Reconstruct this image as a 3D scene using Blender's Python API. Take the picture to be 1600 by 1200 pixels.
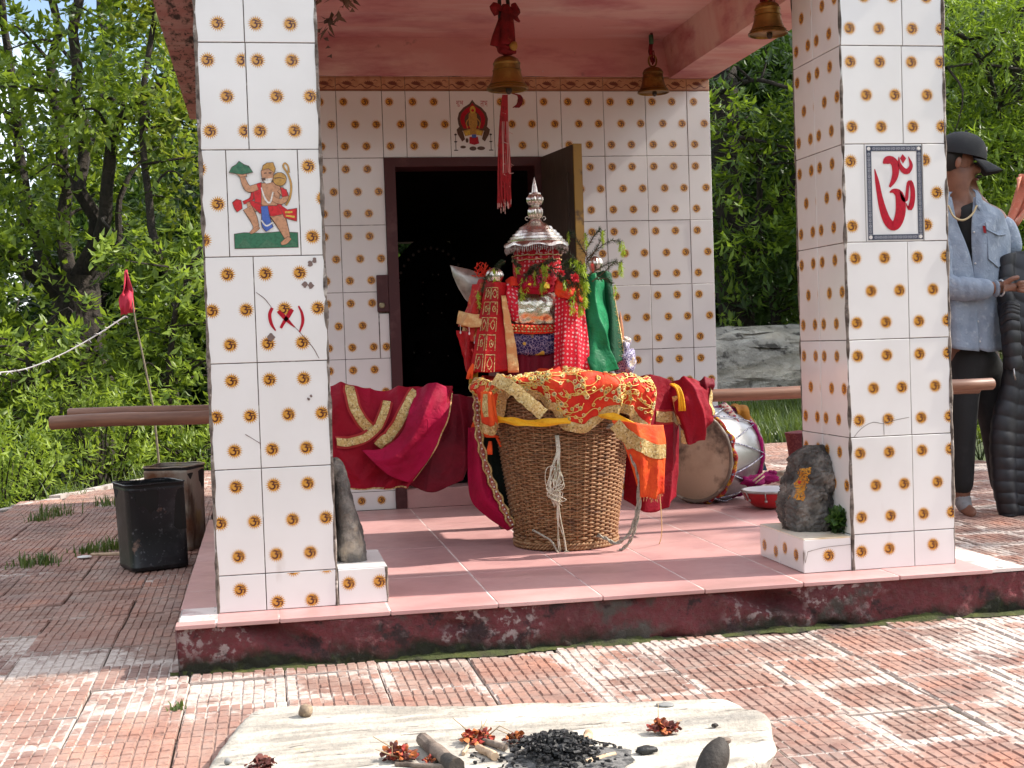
import bpy, bmesh, math, random
import numpy as np
from mathutils import Vector, Matrix, noise

scene = bpy.context.scene
for o_ in list(bpy.data.objects):
    bpy.data.objects.remove(o_)
COL = scene.collection
rad = math.radians
PI = math.pi

# ------------------------------------------------------------------ camera
CAMP = Vector((0.1543, -3.911, 0.7497))
FPX = 2100.0
YAW, PITCH, ROLL = -0.1826, -0.0318, -0.0331
FWD = Vector((-math.sin(YAW) * math.cos(PITCH), math.cos(YAW) * math.cos(PITCH), math.sin(PITCH)))
_ri = Vector((math.cos(YAW), math.sin(YAW), 0))
_up = _ri.cross(FWD)
RI = _ri * math.cos(ROLL) + _up * math.sin(ROLL)
UP = -_ri * math.sin(ROLL) + _up * math.cos(ROLL)
cam_d = bpy.data.cameras.new('camera')
cam_d.sensor_width = 36.0
cam_d.lens = FPX / 1600 * 36
cam_d.clip_start = 0.05
cam_d.clip_end = 2000
cam = bpy.data.objects.new('camera', cam_d)
COL.objects.link(cam)
cam.matrix_world = Matrix(((RI.x, UP.x, -FWD.x, CAMP.x), (RI.y, UP.y, -FWD.y, CAMP.y), (RI.z, UP.z, -FWD.z, CAMP.z), (0, 0, 0, 1)))
scene.camera = cam


def ray(u, v):
    return FWD + RI * ((u - 800) / FPX) - UP * ((v - 600) / FPX)


def at(u, v, y):            # the point of a sight line that lies at depth y
    d = ray(u, v)
    return CAMP + d * ((y - CAMP.y) / d.y)


def on(u, v, z):            # the point of a sight line that lies at height z
    d = ray(u, v)
    return CAMP + d * ((z - CAMP.z) / d.z)


# ------------------------------------------------------------------ light
SUN_EL, SUN_AZ = 42.0, 93.0          # azimuth clockwise from +Y
world = bpy.data.worlds.new('World')
scene.world = world
world.use_nodes = True
wn = world.node_tree
wn.nodes.clear()
w_out = wn.nodes.new('ShaderNodeOutputWorld')
w_bg = wn.nodes.new('ShaderNodeBackground')
w_bg.inputs['Strength'].default_value = 0.15
w_sky = wn.nodes.new('ShaderNodeTexSky')
w_sky.sky_type = 'NISHITA'
w_sky.sun_disc = False
w_sky.sun_elevation = rad(SUN_EL)
w_sky.sun_rotation = rad(SUN_AZ)
w_sky.air_density = 1.0
w_sky.dust_density = 2.0
w_tc = wn.nodes.new('ShaderNodeTexCoord')
w_no = wn.nodes.new('ShaderNodeTexNoise')
w_no.inputs['Scale'].default_value = 3.2
w_no.inputs['Detail'].default_value = 8
w_rm = wn.nodes.new('ShaderNodeValToRGB')
w_rm.color_ramp.elements[0].position = 0.40
w_rm.color_ramp.elements[1].position = 0.60
w_mx = wn.nodes.new('ShaderNodeMix')
w_mx.data_type = 'RGBA'
w_mx.inputs[7].default_value = (9.5, 9.8, 10.2, 1)
wn.links.new(w_tc.outputs['Generated'], w_no.inputs['Vector'])
wn.links.new(w_no.outputs['Fac'], w_rm.inputs['Fac'])
wn.links.new(w_rm.outputs['Color'], w_mx.inputs[0])
wn.links.new(w_sky.outputs['Color'], w_mx.inputs[6])
wn.links.new(w_mx.outputs[2], w_bg.inputs['Color'])
wn.links.new(w_bg.outputs['Background'], w_out.inputs['Surface'])

sun_d = bpy.data.lights.new('sun', 'SUN')
sun_d.energy = 4.6
sun_d.angle = rad(0.9)
sun_d.color = (1.0, 0.93, 0.83)
sun = bpy.data.objects.new('sun', sun_d)
COL.objects.link(sun)
SUNV = Vector((math.sin(rad(SUN_AZ)) * math.cos(rad(SUN_EL)), math.cos(rad(SUN_AZ)) * math.cos(rad(SUN_EL)), math.sin(rad(SUN_EL))))
sun.rotation_euler = SUNV.to_track_quat('Z', 'Y').to_euler()
sun.location = (6, 0, 6)

scene.view_settings.view_transform = 'Standard'
scene.view_settings.look = 'None'
scene.view_settings.gamma = 1
scene.view_settings.use_curve_mapping = False
scene.view_settings.exposure = 0.80
try:
    scene.cycles.max_bounces = 8
    scene.cycles.diffuse_bounces = 5
    scene.cycles.glossy_bounces = 3
    scene.cycles.transmission_bounces = 4
    scene.cycles.transparent_max_bounces = 8
    scene.cycles.use_denoising = True
    scene.cycles.sample_clamp_indirect = 6
except Exception:
    pass

# ------------------------------------------------------------------ materials
MATS = {}


def srgb(h):
    c = [int(h[i:i + 2], 16) / 255 for i in (0, 2, 4)]
    return tuple(x / 12.92 if x <= 0.04045 else ((x + 0.055) / 1.055) ** 2.4 for x in c)


class N:
    """a small node-tree writer"""

    def __init__(s, name, use_nodes=True):
        s.m = bpy.data.materials.new(name)
        s.m.use_nodes = True
        s.t = s.m.node_tree
        s.t.nodes.clear()
        s.out = s.t.nodes.new('ShaderNodeOutputMaterial')

    def n(s, typ, **kw):
        nd = s.t.nodes.new('ShaderNode' + typ)
        for k, v in kw.items():
            setattr(nd, k, v)
        return nd

    def l(s, a, b):
        s.t.links.new(a, b)

    def setin(s, sock, v):
        if hasattr(v, 'is_linked') or isinstance(v, bpy.types.NodeSocket):
            s.l(v, sock)
        elif isinstance(v, (tuple, list)) and len(v) == 3 and sock.type == 'RGBA':
            sock.default_value = (*v, 1)
        else:
            sock.default_value = v

    def coord(s, kind='Object', scale=(1, 1, 1)):
        if kind == 'World':
            o = s.n('NewGeometry').outputs['Position']
        else:
            o = s.n('TexCoord').outputs[kind]
        if tuple(scale) != (1, 1, 1):
            mp = s.n('Mapping')
            mp.inputs['Scale'].default_value = scale
            s.l(o, mp.inputs['Vector'])
            o = mp.outputs['Vector']
        return o

    def noise(s, vec, scale, detail=6, rough=0.6, dist=0.0):
        x = s.n('TexNoise')
        s.l(vec, x.inputs['Vector'])
        x.inputs['Scale'].default_value = scale
        x.inputs['Detail'].default_value = detail
        x.inputs['Roughness'].default_value = rough
        x.inputs['Distortion'].default_value = dist
        return x.outputs['Fac']

    def voro(s, vec, scale, feature='F1', rnd=1.0, out='Distance'):
        x = s.n('TexVoronoi', feature=feature)
        s.l(vec, x.inputs['Vector'])
        x.inputs['Scale'].default_value = scale
        x.inputs['Randomness'].default_value = rnd
        return x.outputs[out]

    def ramp(s, fac, lo, hi, a=0.0, b=1.0):
        x = s.n('MapRange')
        s.l(fac, x.inputs['Value'])
        for k, v in (('From Min', lo), ('From Max', hi), ('To Min', a), ('To Max', b)):
            x.inputs[k].default_value = v
        return x.outputs['Result']

    def math(s, op, a, b=0.0):
        x = s.n('Math', operation=op)
        s.setin(x.inputs[0], a)
        s.setin(x.inputs[1], b)
        return x.outputs[0]

    def mix(s, fac, a, b, blend='MIX'):
        x = s.n('Mix', data_type='RGBA', blend_type=blend)
        s.setin(x.inputs[0], fac)
        s.setin(x.inputs[6], a)
        s.setin(x.inputs[7], b)
        return x.outputs[2]

    def bump(s, h, strength=0.3, dist=0.01):
        x = s.n('Bump')
        x.inputs['Strength'].default_value = strength
        x.inputs['Distance'].default_value = dist
        s.l(h, x.inputs['Height'])
        return x.outputs['Normal']

    def pbr(s, color, rough=0.6, metal=0.0, normal=None, **kw):
        p = s.n('BsdfPrincipled')
        s.setin(p.inputs['Base Color'], color)
        s.setin(p.inputs['Roughness'], rough)
        s.setin(p.inputs['Metallic'], metal)
        if normal is not None:
            s.l(normal, p.inputs['Normal'])
        for k, v in kw.items():
            s.setin(p.inputs[k.replace('_', ' ')], v)
        s.l(p.outputs[0], s.out.inputs['Surface'])
        return p


def pm(name, col, layers=(), rough=0.6, metal=0.0, bump=0.0, bscale=40, bdist=0.006, coord='World', stretch=(1, 1, 1), rvar=0.0, **kw):
    """base colour plus noise layers (colour, scale, lo, hi[, stretch]) over it"""
    if name in MATS:
        return MATS[name]
    n = N(name)
    vec = n.coord(coord, stretch)
    c = col
    for L in layers:
        v = vec if len(L) < 5 else n.coord(coord, L[4])
        f = n.ramp(n.noise(v, L[1]), L[2], L[3])
        c = n.mix(f, c, L[0])
    nm = None
    if bump:
        nm = n.bump(n.noise(vec, bscale, 5), bump, bdist)
    r = rough
    if rvar:
        r = n.ramp(n.noise(vec, bscale * 0.3), 0.3, 0.7, rough - rvar, rough + rvar)
    n.pbr(c, r, metal, nm, **kw)
    MATS[name] = n.m
    return n.m


# ------------------------------------------------------------------ mesh helpers
def finish(me, smooth):
    if smooth:
        me.polygons.foreach_set('use_smooth', [True] * len(me.polygons))
    me.update()


def link(o, parent=None):
    COL.objects.link(o)
    if parent is not None:
        o.parent = parent
        off = WORLD.get(parent.name, Vector((0, 0, 0)))
        o.matrix_parent_inverse = Matrix.Translation(-off)
    return o


WORLD = {}        # world position of every parent


def tag(o, label=None, cat=None, group=None, kind=None):
    if label:
        o['label'] = label
    if cat:
        o['category'] = cat
    if group:
        o['group'] = group
    if kind:
        o['kind'] = kind
    return o


def thing(name, label, cat, loc=(0, 0, 0), group=None):
    o = bpy.data.objects.new(name, None)
    COL.objects.link(o)
    o.location = loc
    o.empty_display_size = 0.1
    WORLD[o.name] = Vector(loc)
    return tag(o, label, cat, group)


class MB:
    def __init__(s):
        s.v, s.f, s.mi, s.uv = [], [], [], None
        s.m = 0

    def mat(s, i):
        s.m = i
        return s

    def add(s, vs, fs):
        b = len(s.v)
        s.v += [tuple(x) for x in vs]
        for f in fs:
            s.f.append(tuple(b + i for i in f))
            s.mi.append(s.m)
        return b

    def box(s, x0, x1, y0, y1, z0, z1, M=None, ch=0.0):
        vs = [(x, y, z) for z in (z0, z1) for y in (y0, y1) for x in (x0, x1)]
        if M is not None:
            vs = [M @ Vector(v) for v in vs]
        s.add(vs, [(0, 2, 3, 1), (4, 5, 7, 6), (0, 1, 5, 4), (2, 6, 7, 3), (0, 4, 6, 2), (1, 3, 7, 5)])
        return s

    def cbox(s, x0, x1, y0, y1, z0, z1, c=0.004, jit=0.0):
        """box with all edges chamfered (convex hull of inset faces)"""
        bm = bmesh.new()
        for sx in (0, 1):
            for sy in (0, 1):
                for sz in (0, 1):
                    X, Y, Z = (x0, x1)[sx], (y0, y1)[sy], (z0, z1)[sz]
                    dx, dy, dz = (c, -c)[sx], (c, -c)[sy], (c, -c)[sz]
                    for q in ((X, Y + dy, Z + dz), (X + dx, Y, Z + dz), (X + dx, Y + dy, Z)):
                        bm.verts.new([k + random.uniform(-jit, jit) for k in q])
        bmesh.ops.convex_hull(bm, input=bm.verts)
        bm.verts.index_update()
        s.add([v.co[:] for v in bm.verts], [[v.index for v in f.verts] for f in bm.faces])
        bm.free()
        return s

    def tube(s, path, r, n=8, cap=True, flat=None):
        path = [Vector(p) for p in path]
        k = len(path)
        rs = r if isinstance(r, (list, tuple)) else [r] * k
        t = (path[1] - path[0]).normalized()
        a = t.orthogonal().normalized() if flat is None else (Vector(flat) - t * t.dot(Vector(flat))).normalized()
        rings = []
        for i, p in enumerate(path):
            t = (path[min(i + 1, k - 1)] - path[max(i - 1, 0)])
            if t.length < 1e-9:
                t = Vector((0, 0, 1))
            t.normalize()
            a = a - t * a.dot(t)
            if a.length < 1e-6:
                a = t.orthogonal()
            a.normalize()
            b = t.cross(a)
            rings.append([p + (a * math.cos(2 * PI * j / n) + b * math.sin(2 * PI * j / n)) * rs[i] for j in range(n)])
        vs = [v for rg in rings for v in rg]
        fs = []
        for i in range(k - 1):
            for j in range(n):
                j2 = (j + 1) % n
                fs.append((i * n + j, i * n + j2, (i + 1) * n + j2, (i + 1) * n + j))
        if cap:
            fs.append(tuple(range(n - 1, -1, -1)))
            fs.append(tuple((k - 1) * n + j for j in range(n)))
        s.add(vs, fs)
        return s

    def lathe(s, prof, c=(0, 0, 0), n=24, M=None, flute=None):
        """profile [(r, z)] turned round Z through c"""
        vs, fs = [], []
        k = len(prof)
        for i, (r, z) in enumerate(prof):
            for j in range(n):
                a = 2 * PI * j / n
                rr = r
                if flute and flute(i):
                    rr = r * (1 + flute(i) * (1 if j % 2 else -1))
                vs.append(Vector((rr * math.cos(a), rr * math.sin(a), z)))
        for i in range(k - 1):
            for j in range(n):
                j2 = (j + 1) % n
                fs.append((i * n + j, i * n + j2, (i + 1) * n + j2, (i + 1) * n + j))
        if prof[0][0] > 1e-6:
            fs.append(tuple(range(n - 1, -1, -1)))
        if prof[-1][0] > 1e-6:
            fs.append(tuple((k - 1) * n + j for j in range(n)))
        if M is not None:
            vs = [M @ v for v in vs]
        s.add([v + Vector(c) for v in vs], fs)
        return s

    def poly(s, pts):
        s.add(pts, [tuple(range(len(pts)))])
        return s

    def ball(s, c, r, nu=10, nv=7, M=None, sc=(1, 1, 1), wob=0.0, seed=0):
        vs, fs = [Vector((0, 0, -1))], []
        for i in range(1, nv):
            th = -PI / 2 + PI * i / nv
            for j in range(nu):
                a = 2 * PI * j / nu
                vs.append(Vector((math.cos(th) * math.cos(a), math.cos(th) * math.sin(a), math.sin(th))))
        vs.append(Vector((0, 0, 1)))
        for j in range(nu):
            fs.append((0, 1 + (j + 1) % nu, 1 + j))
        for i in range(nv - 2):
            for j in range(nu):
                a, b = 1 + i * nu + j, 1 + i * nu + (j + 1) % nu
                fs.append((a, b, b + nu, a + nu))
        top = len(vs) - 1
        for j in range(nu):
            fs.append((top, top - nu + j, top - nu + (j + 1) % nu))
        if wob:
            vs = [v * (1 + wob * noise.noise(v * 1.7 + Vector((seed, seed * 3.1, 0)))) for v in vs]
        vs = [Vector((v.x * sc[0] * r, v.y * sc[1] * r, v.z * sc[2] * r)) for v in vs]
        if M is not None:
            vs = [M @ v for v in vs]
        s.add([v + Vector(c) for v in vs], fs)
        return s

    def build(s, name, mats, parent=None, smooth=False, mesh_only=False):
        me = bpy.data.meshes.new(name)
        me.from_pydata(s.v, [], s.f)
        if not isinstance(mats, (list, tuple)):
            mats = [mats]
        for m in mats:
            me.materials.append(m)
        if len(mats) > 1:
            me.polygons.foreach_set('material_index', s.mi)
        finish(me, smooth)
        if smooth and smooth != 'all':
            try:
                me.set_sharp_from_angle(angle=rad(smooth if smooth is not True else 40))
            except Exception:
                pass
        if mesh_only:
            return me
        return link(bpy.data.objects.new(name, me), parent)


def cr(pts, n):
    """Catmull-Rom through pts, n samples"""
    pts = [Vector(p) for p in pts]
    if len(pts) == 2:
        return [pts[0].lerp(pts[1], i / (n - 1)) for i in range(n)]
    P = [pts[0] * 2 - pts[1]] + pts + [pts[-1] * 2 - pts[-2]]
    out = []
    for i in range(n):
        t = i / (n - 1) * (len(pts) - 1)
        k = min(int(t), len(pts) - 2)
        t -= k
        p0, p1, p2, p3 = P[k:k + 4]
        out.append(0.5 * ((2 * p1) + (p2 - p0) * t + (2 * p0 - 5 * p1 + 4 * p2 - p3) * t * t + (3 * p1 - p0 - 3 * p2 + p3) * t ** 3))
    return out


class Sheet:
    """cloth surface through rows of control points; u runs along a row, v from row to row"""

    def __init__(s, rows, nu=40, nv=24, fold=None):
        a = [cr(r, nu) for r in rows]
        g = np.zeros((nv, nu, 3))
        for i in range(nu):
            c = cr([r[i] for r in a], nv)
            for j in range(nv):
                g[j, i] = c[j]
        s.nu, s.nv = nu, nv
        s.g = g
        if fold:
            nn = s.normals()
            for j in range(nv):
                for i in range(nu):
                    s.g[j, i] += nn[j, i] * fold(i / (nu - 1), j / (nv - 1))
        s.n = s.normals()

    def normals(s):
        du = np.gradient(s.g, axis=1)
        dv = np.gradient(s.g, axis=0)
        n = np.cross(dv, du)
        n /= np.maximum(np.linalg.norm(n, axis=2, keepdims=True), 1e-9)
        c = np.array(CAMP)
        flip = np.sum(n * (c - s.g), axis=2).mean() < 0
        return -n if flip else n

    def pt(s, u, v, off=0.0):
        x = min(max(u, 0), 1) * (s.nu - 1)
        y = min(max(v, 0), 1) * (s.nv - 1)
        i, j = min(int(x), s.nu - 2), min(int(y), s.nv - 2)
        fx, fy = x - i, y - j

        def b(G):
            return (G[j, i] * (1 - fx) + G[j, i + 1] * fx) * (1 - fy) + (G[j + 1, i] * (1 - fx) + G[j + 1, i + 1] * fx) * fy
        nn = b(s.n)
        return Vector(b(s.g) + nn * off), Vector(nn).normalized()

    def build(s, name, mat, parent, thick=0.003, ragged=None):
        vs = [tuple(x) for x in s.g.reshape(-1, 3)]
        fs = []
        for j in range(s.nv - 1):
            for i in range(s.nu - 1):
                fs.append((j * s.nu + i, j * s.nu + i + 1, (j + 1) * s.nu + i + 1, (j + 1) * s.nu + i))
        me = bpy.data.meshes.new(name)
        me.from_pydata(vs, [], fs)
        me.materials.append(mat)
        # UV in metres along the cloth
        L = np.zeros((s.nv, s.nu, 2))
        L[:, 1:, 0] = np.cumsum(np.linalg.norm(np.diff(s.g, axis=1), axis=2), axis=1)
        L[1:, :, 1] = np.cumsum(np.linalg.norm(np.diff(s.g, axis=0), axis=2), axis=0)
        L = L.reshape(-1, 2)
        uvl = me.uv_layers.new(name='UVMap')
        idx = np.zeros(len(me.loops), dtype=np.int32)
        me.loops.foreach_get('vertex_index', idx)
        uvl.data.foreach_set('uv', L[idx].ravel())
        finish(me, True)
        o = link(bpy.data.objects.new(name, me), parent)
        so = o.modifiers.new('thick', 'SOLIDIFY')
        so.thickness = thick
        so.offset = 0
        return o

    def strip(s, mb, path, w, off=0.004, n=24, bow=0.0):
        """a flat band w metres wide along a path of (u, v)"""
        pts = cr([Vector((a, b, 0)) for a, b in path], n)
        pos = [s.pt(p.x, p.y, off) for p in pts]
        vs, fs = [], []
        for i, (p, nn) in enumerate(pos):
            t = pos[min(i + 1, n - 1)][0] - pos[max(i - 1, 0)][0]
            side = nn.cross(t)
            if side.length < 1e-9:
                side = Vector((0, 0, 1))
            side.normalize()
            vs += [p - side * w / 2, p + nn * bow, p + side * w / 2]
        for i in range(n - 1):
            a = i * 3
            fs += [(a, a + 1, a + 4, a + 3), (a + 1, a + 2, a + 5, a + 4)]
        mb.add(vs, fs)


def skin(name, verts, edges, mat, parent=None, sub=2, root=0, smooth=True):
    """verts: (x, y, z, rx[, ry]); a continuous skinned body"""
    me = bpy.data.meshes.new(name)
    me.from_pydata([v[:3] for v in verts], edges, [])
    o = bpy.data.objects.new(name, me)
    COL.objects.link(o)
    mod = o.modifiers.new('skin', 'SKIN')
    mod.use_smooth_shade = True
    for i, v in enumerate(verts):
        d = me.skin_vertices[0].data[i]
        d.radius = (v[3], v[4] if len(v) > 4 else v[3])
        d.use_root = (i == root)
    if sub:
        sd = o.modifiers.new('sub', 'SUBSURF')
        sd.levels = sub
        sd.render_levels = sub
    dg = bpy.context.evaluated_depsgraph_get()
    dg.update()
    m2 = bpy.data.meshes.new_from_object(o.evaluated_get(dg))
    m2.name = name
    bpy.data.objects.remove(o)
    m2.materials.clear()
    m2.materials.append(mat)
    finish(m2, smooth)
    return link(bpy.data.objects.new(name, m2), parent)
# ================================================================== the shrine
R0 = random.Random(4)
m_tile = pm('glazed_white_tile', (0.74, 0.725, 0.715), [((0.65, 0.63, 0.615), 1.7, 0.45, 0.75), ((0.60, 0.555, 0.52), 9, 0.66, 0.8, (1, 1, 0.25)), ((0.42, 0.35, 0.29), 46, 0.74, 0.8)], rough=0.16, bump=0.02, bscale=14)
m_gold = pm('print_gold', (0.62, 0.31, 0.055), [((0.52, 0.23, 0.035), 160, 0.4, 0.65)], rough=0.25)
m_brown = pm('print_brown', (0.085, 0.016, 0.012), rough=0.3)
m_grout = pm('cement_grout', (0.20, 0.165, 0.14), [((0.06, 0.045, 0.036), 26, 0.45, 0.6), ((0.50, 0.46, 0.42), 19, 0.56, 0.66)], rough=0.9, bump=0.6, bscale=120)
m_pink = pm('pink_limewash', (0.58, 0.27, 0.245), [((0.64, 0.42, 0.375), 2.2, 0.42, 0.66, (0.5, 2.2, 1)), ((0.40, 0.115, 0.135), 3.1, 0.5, 0.72, (0.7, 1, 3)), ((0.16, 0.085, 0.085), 7, 0.66, 0.75), ((0.50, 0.47, 0.46), 13, 0.7, 0.78)], rough=0.85, bump=0.25, bscale=30)
m_mould = pm('mouldy_limewash', (0.44, 0.20, 0.185), [((0.52, 0.34, 0.31), 3, 0.45, 0.65, (1, 2, 1)), ((0.045, 0.028, 0.028), 5, 0.53, 0.64, (4, 1, 1)), ((0.05, 0.03, 0.03), 16, 0.55, 0.66, (3, 1, 1))], rough=0.9, bump=0.3, bscale=40)
m_floor = pm('pink_floor_tile', (0.52, 0.285, 0.272), [((0.44, 0.235, 0.23), 5, 0.42, 0.66), ((0.57, 0.36, 0.34), 1.6, 0.5, 0.75), ((0.25, 0.145, 0.14), 11, 0.66, 0.76, (0.35, 1.6, 1)), ((0.36, 0.20, 0.185), 1.9, 0.52, 0.70, (0.5, 1.4, 1)), ((0.60, 0.45, 0.40), 14, 0.70, 0.78), ((0.40, 0.235, 0.225), 300, 0.55, 0.7)], rough=0.42, bump=0.05, bscale=60, rvar=0.08)
m_joint = pm('white_joint', (0.62, 0.52, 0.49), [((0.35, 0.22, 0.21), 8, 0.5, 0.65)], rough=0.8)


def maroon_face():
    n = N('maroon_concrete')
    p = n.coord('World')
    c = n.mix(n.ramp(n.noise(p, 6), 0.35, 0.7), (0.22, 0.042, 0.050), (0.12, 0.028, 0.034))
    c = n.mix(n.ramp(n.noise(p, 60), 0.45, 0.7), c, (0.16, 0.06, 0.06))
    bl = n.ramp(n.noise(p, 1.9, 3), 0.56, 0.64)
    fl = n.ramp(n.noise(p, 38, 5), 0.52, 0.60)
    c = n.mix(n.math('MULTIPLY', bl, fl), c, (0.46, 0.37, 0.36))
    c = n.mix(n.ramp(n.noise(p, 5.5, 5), 0.60, 0.68), c, (0.10, 0.085, 0.075))
    z = n.n('SeparateXYZ')
    n.l(p, z.inputs[0])
    h = n.math('ADD', z.outputs[2], n.math('MULTIPLY', n.noise(p, 5, 6), 0.22))
    c = n.mix(n.ramp(h, 0.025, -0.015), c, (0.016, 0.019, 0.008))
    c = n.mix(n.math('MULTIPLY', n.ramp(h, 0.0, -0.04), n.ramp(n.noise(p, 26), 0.52, 0.66)), c, (0.05, 0.062, 0.012))
    c = n.mix(n.ramp(n.noise(p, 9, 6, 0.7), 0.56, 0.64), c, (0.045, 0.022, 0.024))
    nm = n.bump(n.noise(p, 45, 8, 0.7), 1.0, 0.03)
    n.pbr(c, 0.9, 0, nm)
    return n.m


m_maroon = maroon_face()
m_frame = pm('maroon_door_paint', (0.055, 0.010, 0.012), [((0.09, 0.03, 0.03), 12, 0.55, 0.7)], rough=0.55)
m_dark = pm('dark_plaster', (0.022, 0.02, 0.02), [((0.014, 0.013, 0.013), 4, 0.4, 0.6)], rough=0.9)  # near-black plaster of the sanctum walls
m_doorwood = pm('dark_door_wood', (0.05, 0.032, 0.024), [((0.085, 0.06, 0.045), 14, 0.5, 0.7, (6, 6, 0.5))], rough=0.6)
m_ochre = pm('ochre_paint', (0.30, 0.17, 0.025), [((0.11, 0.06, 0.02), 18, 0.55, 0.68)], rough=0.55)


# ---- flat prints: clipped polygons laid on a tile
def glyph(text, height, res=2):
    c = bpy.data.curves.new('lettering', 'FONT')
    c.body = text
    c.resolution_u = res
    o = bpy.data.objects.new('lettering', c)
    COL.objects.link(o)
    dg = bpy.context.evaluated_depsgraph_get()
    m = bpy.data.meshes.new_from_object(o.evaluated_get(dg))
    m.calc_loop_triangles()
    vs = np.array([v.co[:2] for v in m.vertices]) if len(m.vertices) else np.zeros((1, 2))
    lo, hi = vs.min(0), vs.max(0)
    k = height / max(hi[1] - lo[1], 1e-6)
    ctr = (lo + hi) / 2
    out = [[tuple((vs[i] - ctr) * k) for i in t.vertices] for t in m.loop_triangles]
    bpy.data.objects.remove(o)
    bpy.data.curves.remove(c)
    bpy.data.meshes.remove(m)
    return out


def om_small():
    out = []
    K = 0.0258
    for s_ in ([(-.40, .27, .05), (-.22, .42, .15), (.02, .34, .17), (.0, .14, .14), (-.20, .06, .08)],
               [(-.16, .05, .10), (.10, .0, .17), (.12, -.24, .19), (-.10, -.43, .17), (-.36, -.34, .14), (-.48, -.10, .05)],
               [(.06, -.03, .06), (.20, .07, .12), (.31, .0, .11), (.42, .10, .12), (.50, -.06, .15), (.43, -.32, .13), (.28, -.36, .06)],
               [(.08, .42, .04), (.20, .28, .12), (.36, .27, .12), (.46, .42, .04)]):
        n = 8
        p = cr([Vector(q) for q in s_], n)
        L, R = [], []
        for i, q in enumerate(p):
            t = p[min(i + 1, n - 1)] - p[max(i - 1, 0)]
            t = Vector((t.x, t.y)).normalized()
            w = max(q.z, 0.03) / 2
            L.append(((q.x - t.y * w) * K, (q.y + t.x * w) * K))
            R.append(((q.x + t.y * w) * K, (q.y - t.x * w) * K))
        out += [[L[i], L[i + 1], R[i + 1], R[i]] for i in range(n - 1)]
    out.append([(.20 * K, .47 * K), (.28 * K, .39 * K), (.36 * K, .47 * K), (.28 * K, .55 * K)])
    return out


OM = om_small()


def clip(poly, x0, x1, z0, z1):
    for ax, lim, sg in ((0, x0, 1), (0, x1, -1), (1, z0, 1), (1, z1, -1)):
        out = []
        for i in range(len(poly)):
            a, b = poly[i - 1], poly[i]
            da, db = (a[ax] - lim) * sg, (b[ax] - lim) * sg
            if (da >= 0) != (db >= 0):
                t = da / (da - db)
                out.append((a[0] + (b[0] - a[0]) * t, a[1] + (b[1] - a[1]) * t))
            if db >= 0:
                out.append(b)
        poly = out
        if len(poly) < 3:
            return None
    return poly


def motif_polys(cx, cz):
    out = []
    ns = 20
    for k in range(ns):
        a = 2 * PI * k / ns
        d = 2 * PI / ns * 0.40
        out.append(('g', [(cx + r * math.cos(b), cz + r * math.sin(b)) for r, b in ((0.0158, a - d), (0.0158, a + d), (0.0243, a))]))
    out.append(('g', [(cx + 0.0162 * math.cos(2 * PI * k / 20), cz + 0.0162 * math.sin(2 * PI * k / 20)) for k in range(20)]))
    for t in OM:
        out.append(('b', [(cx + x, cz + z) for x, z in t]))
    return out


TILES = {}


def tile_mesh(w, h, motifs):
    key = (round(w, 4), round(h, 4), tuple((round(a, 4), round(b, 4)) for a, b in motifs))
    if key in TILES:
        return TILES[key]
    mb = MB()
    c = 0.0012
    g = 0.0013
    x0, x1, z0, z1 = g, w - g, g, h - g
    T = 0.007
    vs = [(x0, 0 + c, z0), (x1, c, z0), (x1, c, z1), (x0, c, z1), (x0 + c, 0, z0 + c), (x1 - c, 0, z0 + c), (x1 - c, 0, z1 - c), (x0 + c, 0, z1 - c),
          (x0, T, z0), (x1, T, z0), (x1, T, z1), (x0, T, z1)]
    mb.add(vs, [(4, 5, 6, 7), (0, 1, 5, 4), (1, 2, 6, 5), (2, 3, 7, 6), (3, 0, 4, 7), (8, 9, 1, 0), (9, 10, 2, 1), (10, 11, 3, 2), (11, 8, 0, 3)])
    for mx, mz in motifs:
        for k, p in motif_polys(mx, mz):
            q = clip(p, x0 + c, x1 - c, z0 + c, z1 - c)
            if q:
                mb.mat(1 if k == 'g' else 2)
                y = -0.0003 if k == 'g' else -0.0006
                mb.add([(a, y, b) for a, b in q], [tuple(range(len(q)))])
    me = mb.build('tile', [m_tile, m_gold, m_brown], mesh_only=True)
    TILES[key] = me
    return me


def std(w, h, al='L', voff=0.0, top=0.3):
    """the printed repeat of one 0.2 x 0.3 tile, cut from its left or right"""
    sh = 0.0 if al == 'L' else w - 0.203
    out = []
    for k in range(-1, 4):
        for zt, xs in ((0.05, (0.033, 0.13)), (0.152, (0.083, 0.178)), (0.25, (0.033, 0.13))):
            z = h - (zt + 0.303 * k - voff)
            for x in xs:
                if -0.02 < z < h + 0.02 and -0.02 < x + sh < w + 0.02 and k == 0:
                    out.append((x + sh, z))
    return out


def put_tile(parent, org, w, h, motifs, rz=0.0, name='tile', me=None, tilt=True):
    o = bpy.data.objects.new(name, me or tile_mesh(w, h, motifs))
    link(o, parent)
    o.location = org
    o.rotation_euler = (R0.uniform(-0.004, 0.004) if tilt else 0, 0, rz + (R0.uniform(-0.004, 0.004) if tilt else 0))
    return o


shrine = thing('shrine', 'small open-fronted shrine clad in white tiles printed with gold om suns', 'shrine', (1.14, 1.1, 0))

# ---- platform
PX0, PX1, PY0, PY1, GZ = -0.112, 2.465, -0.140, 4.35, -0.14


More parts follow.
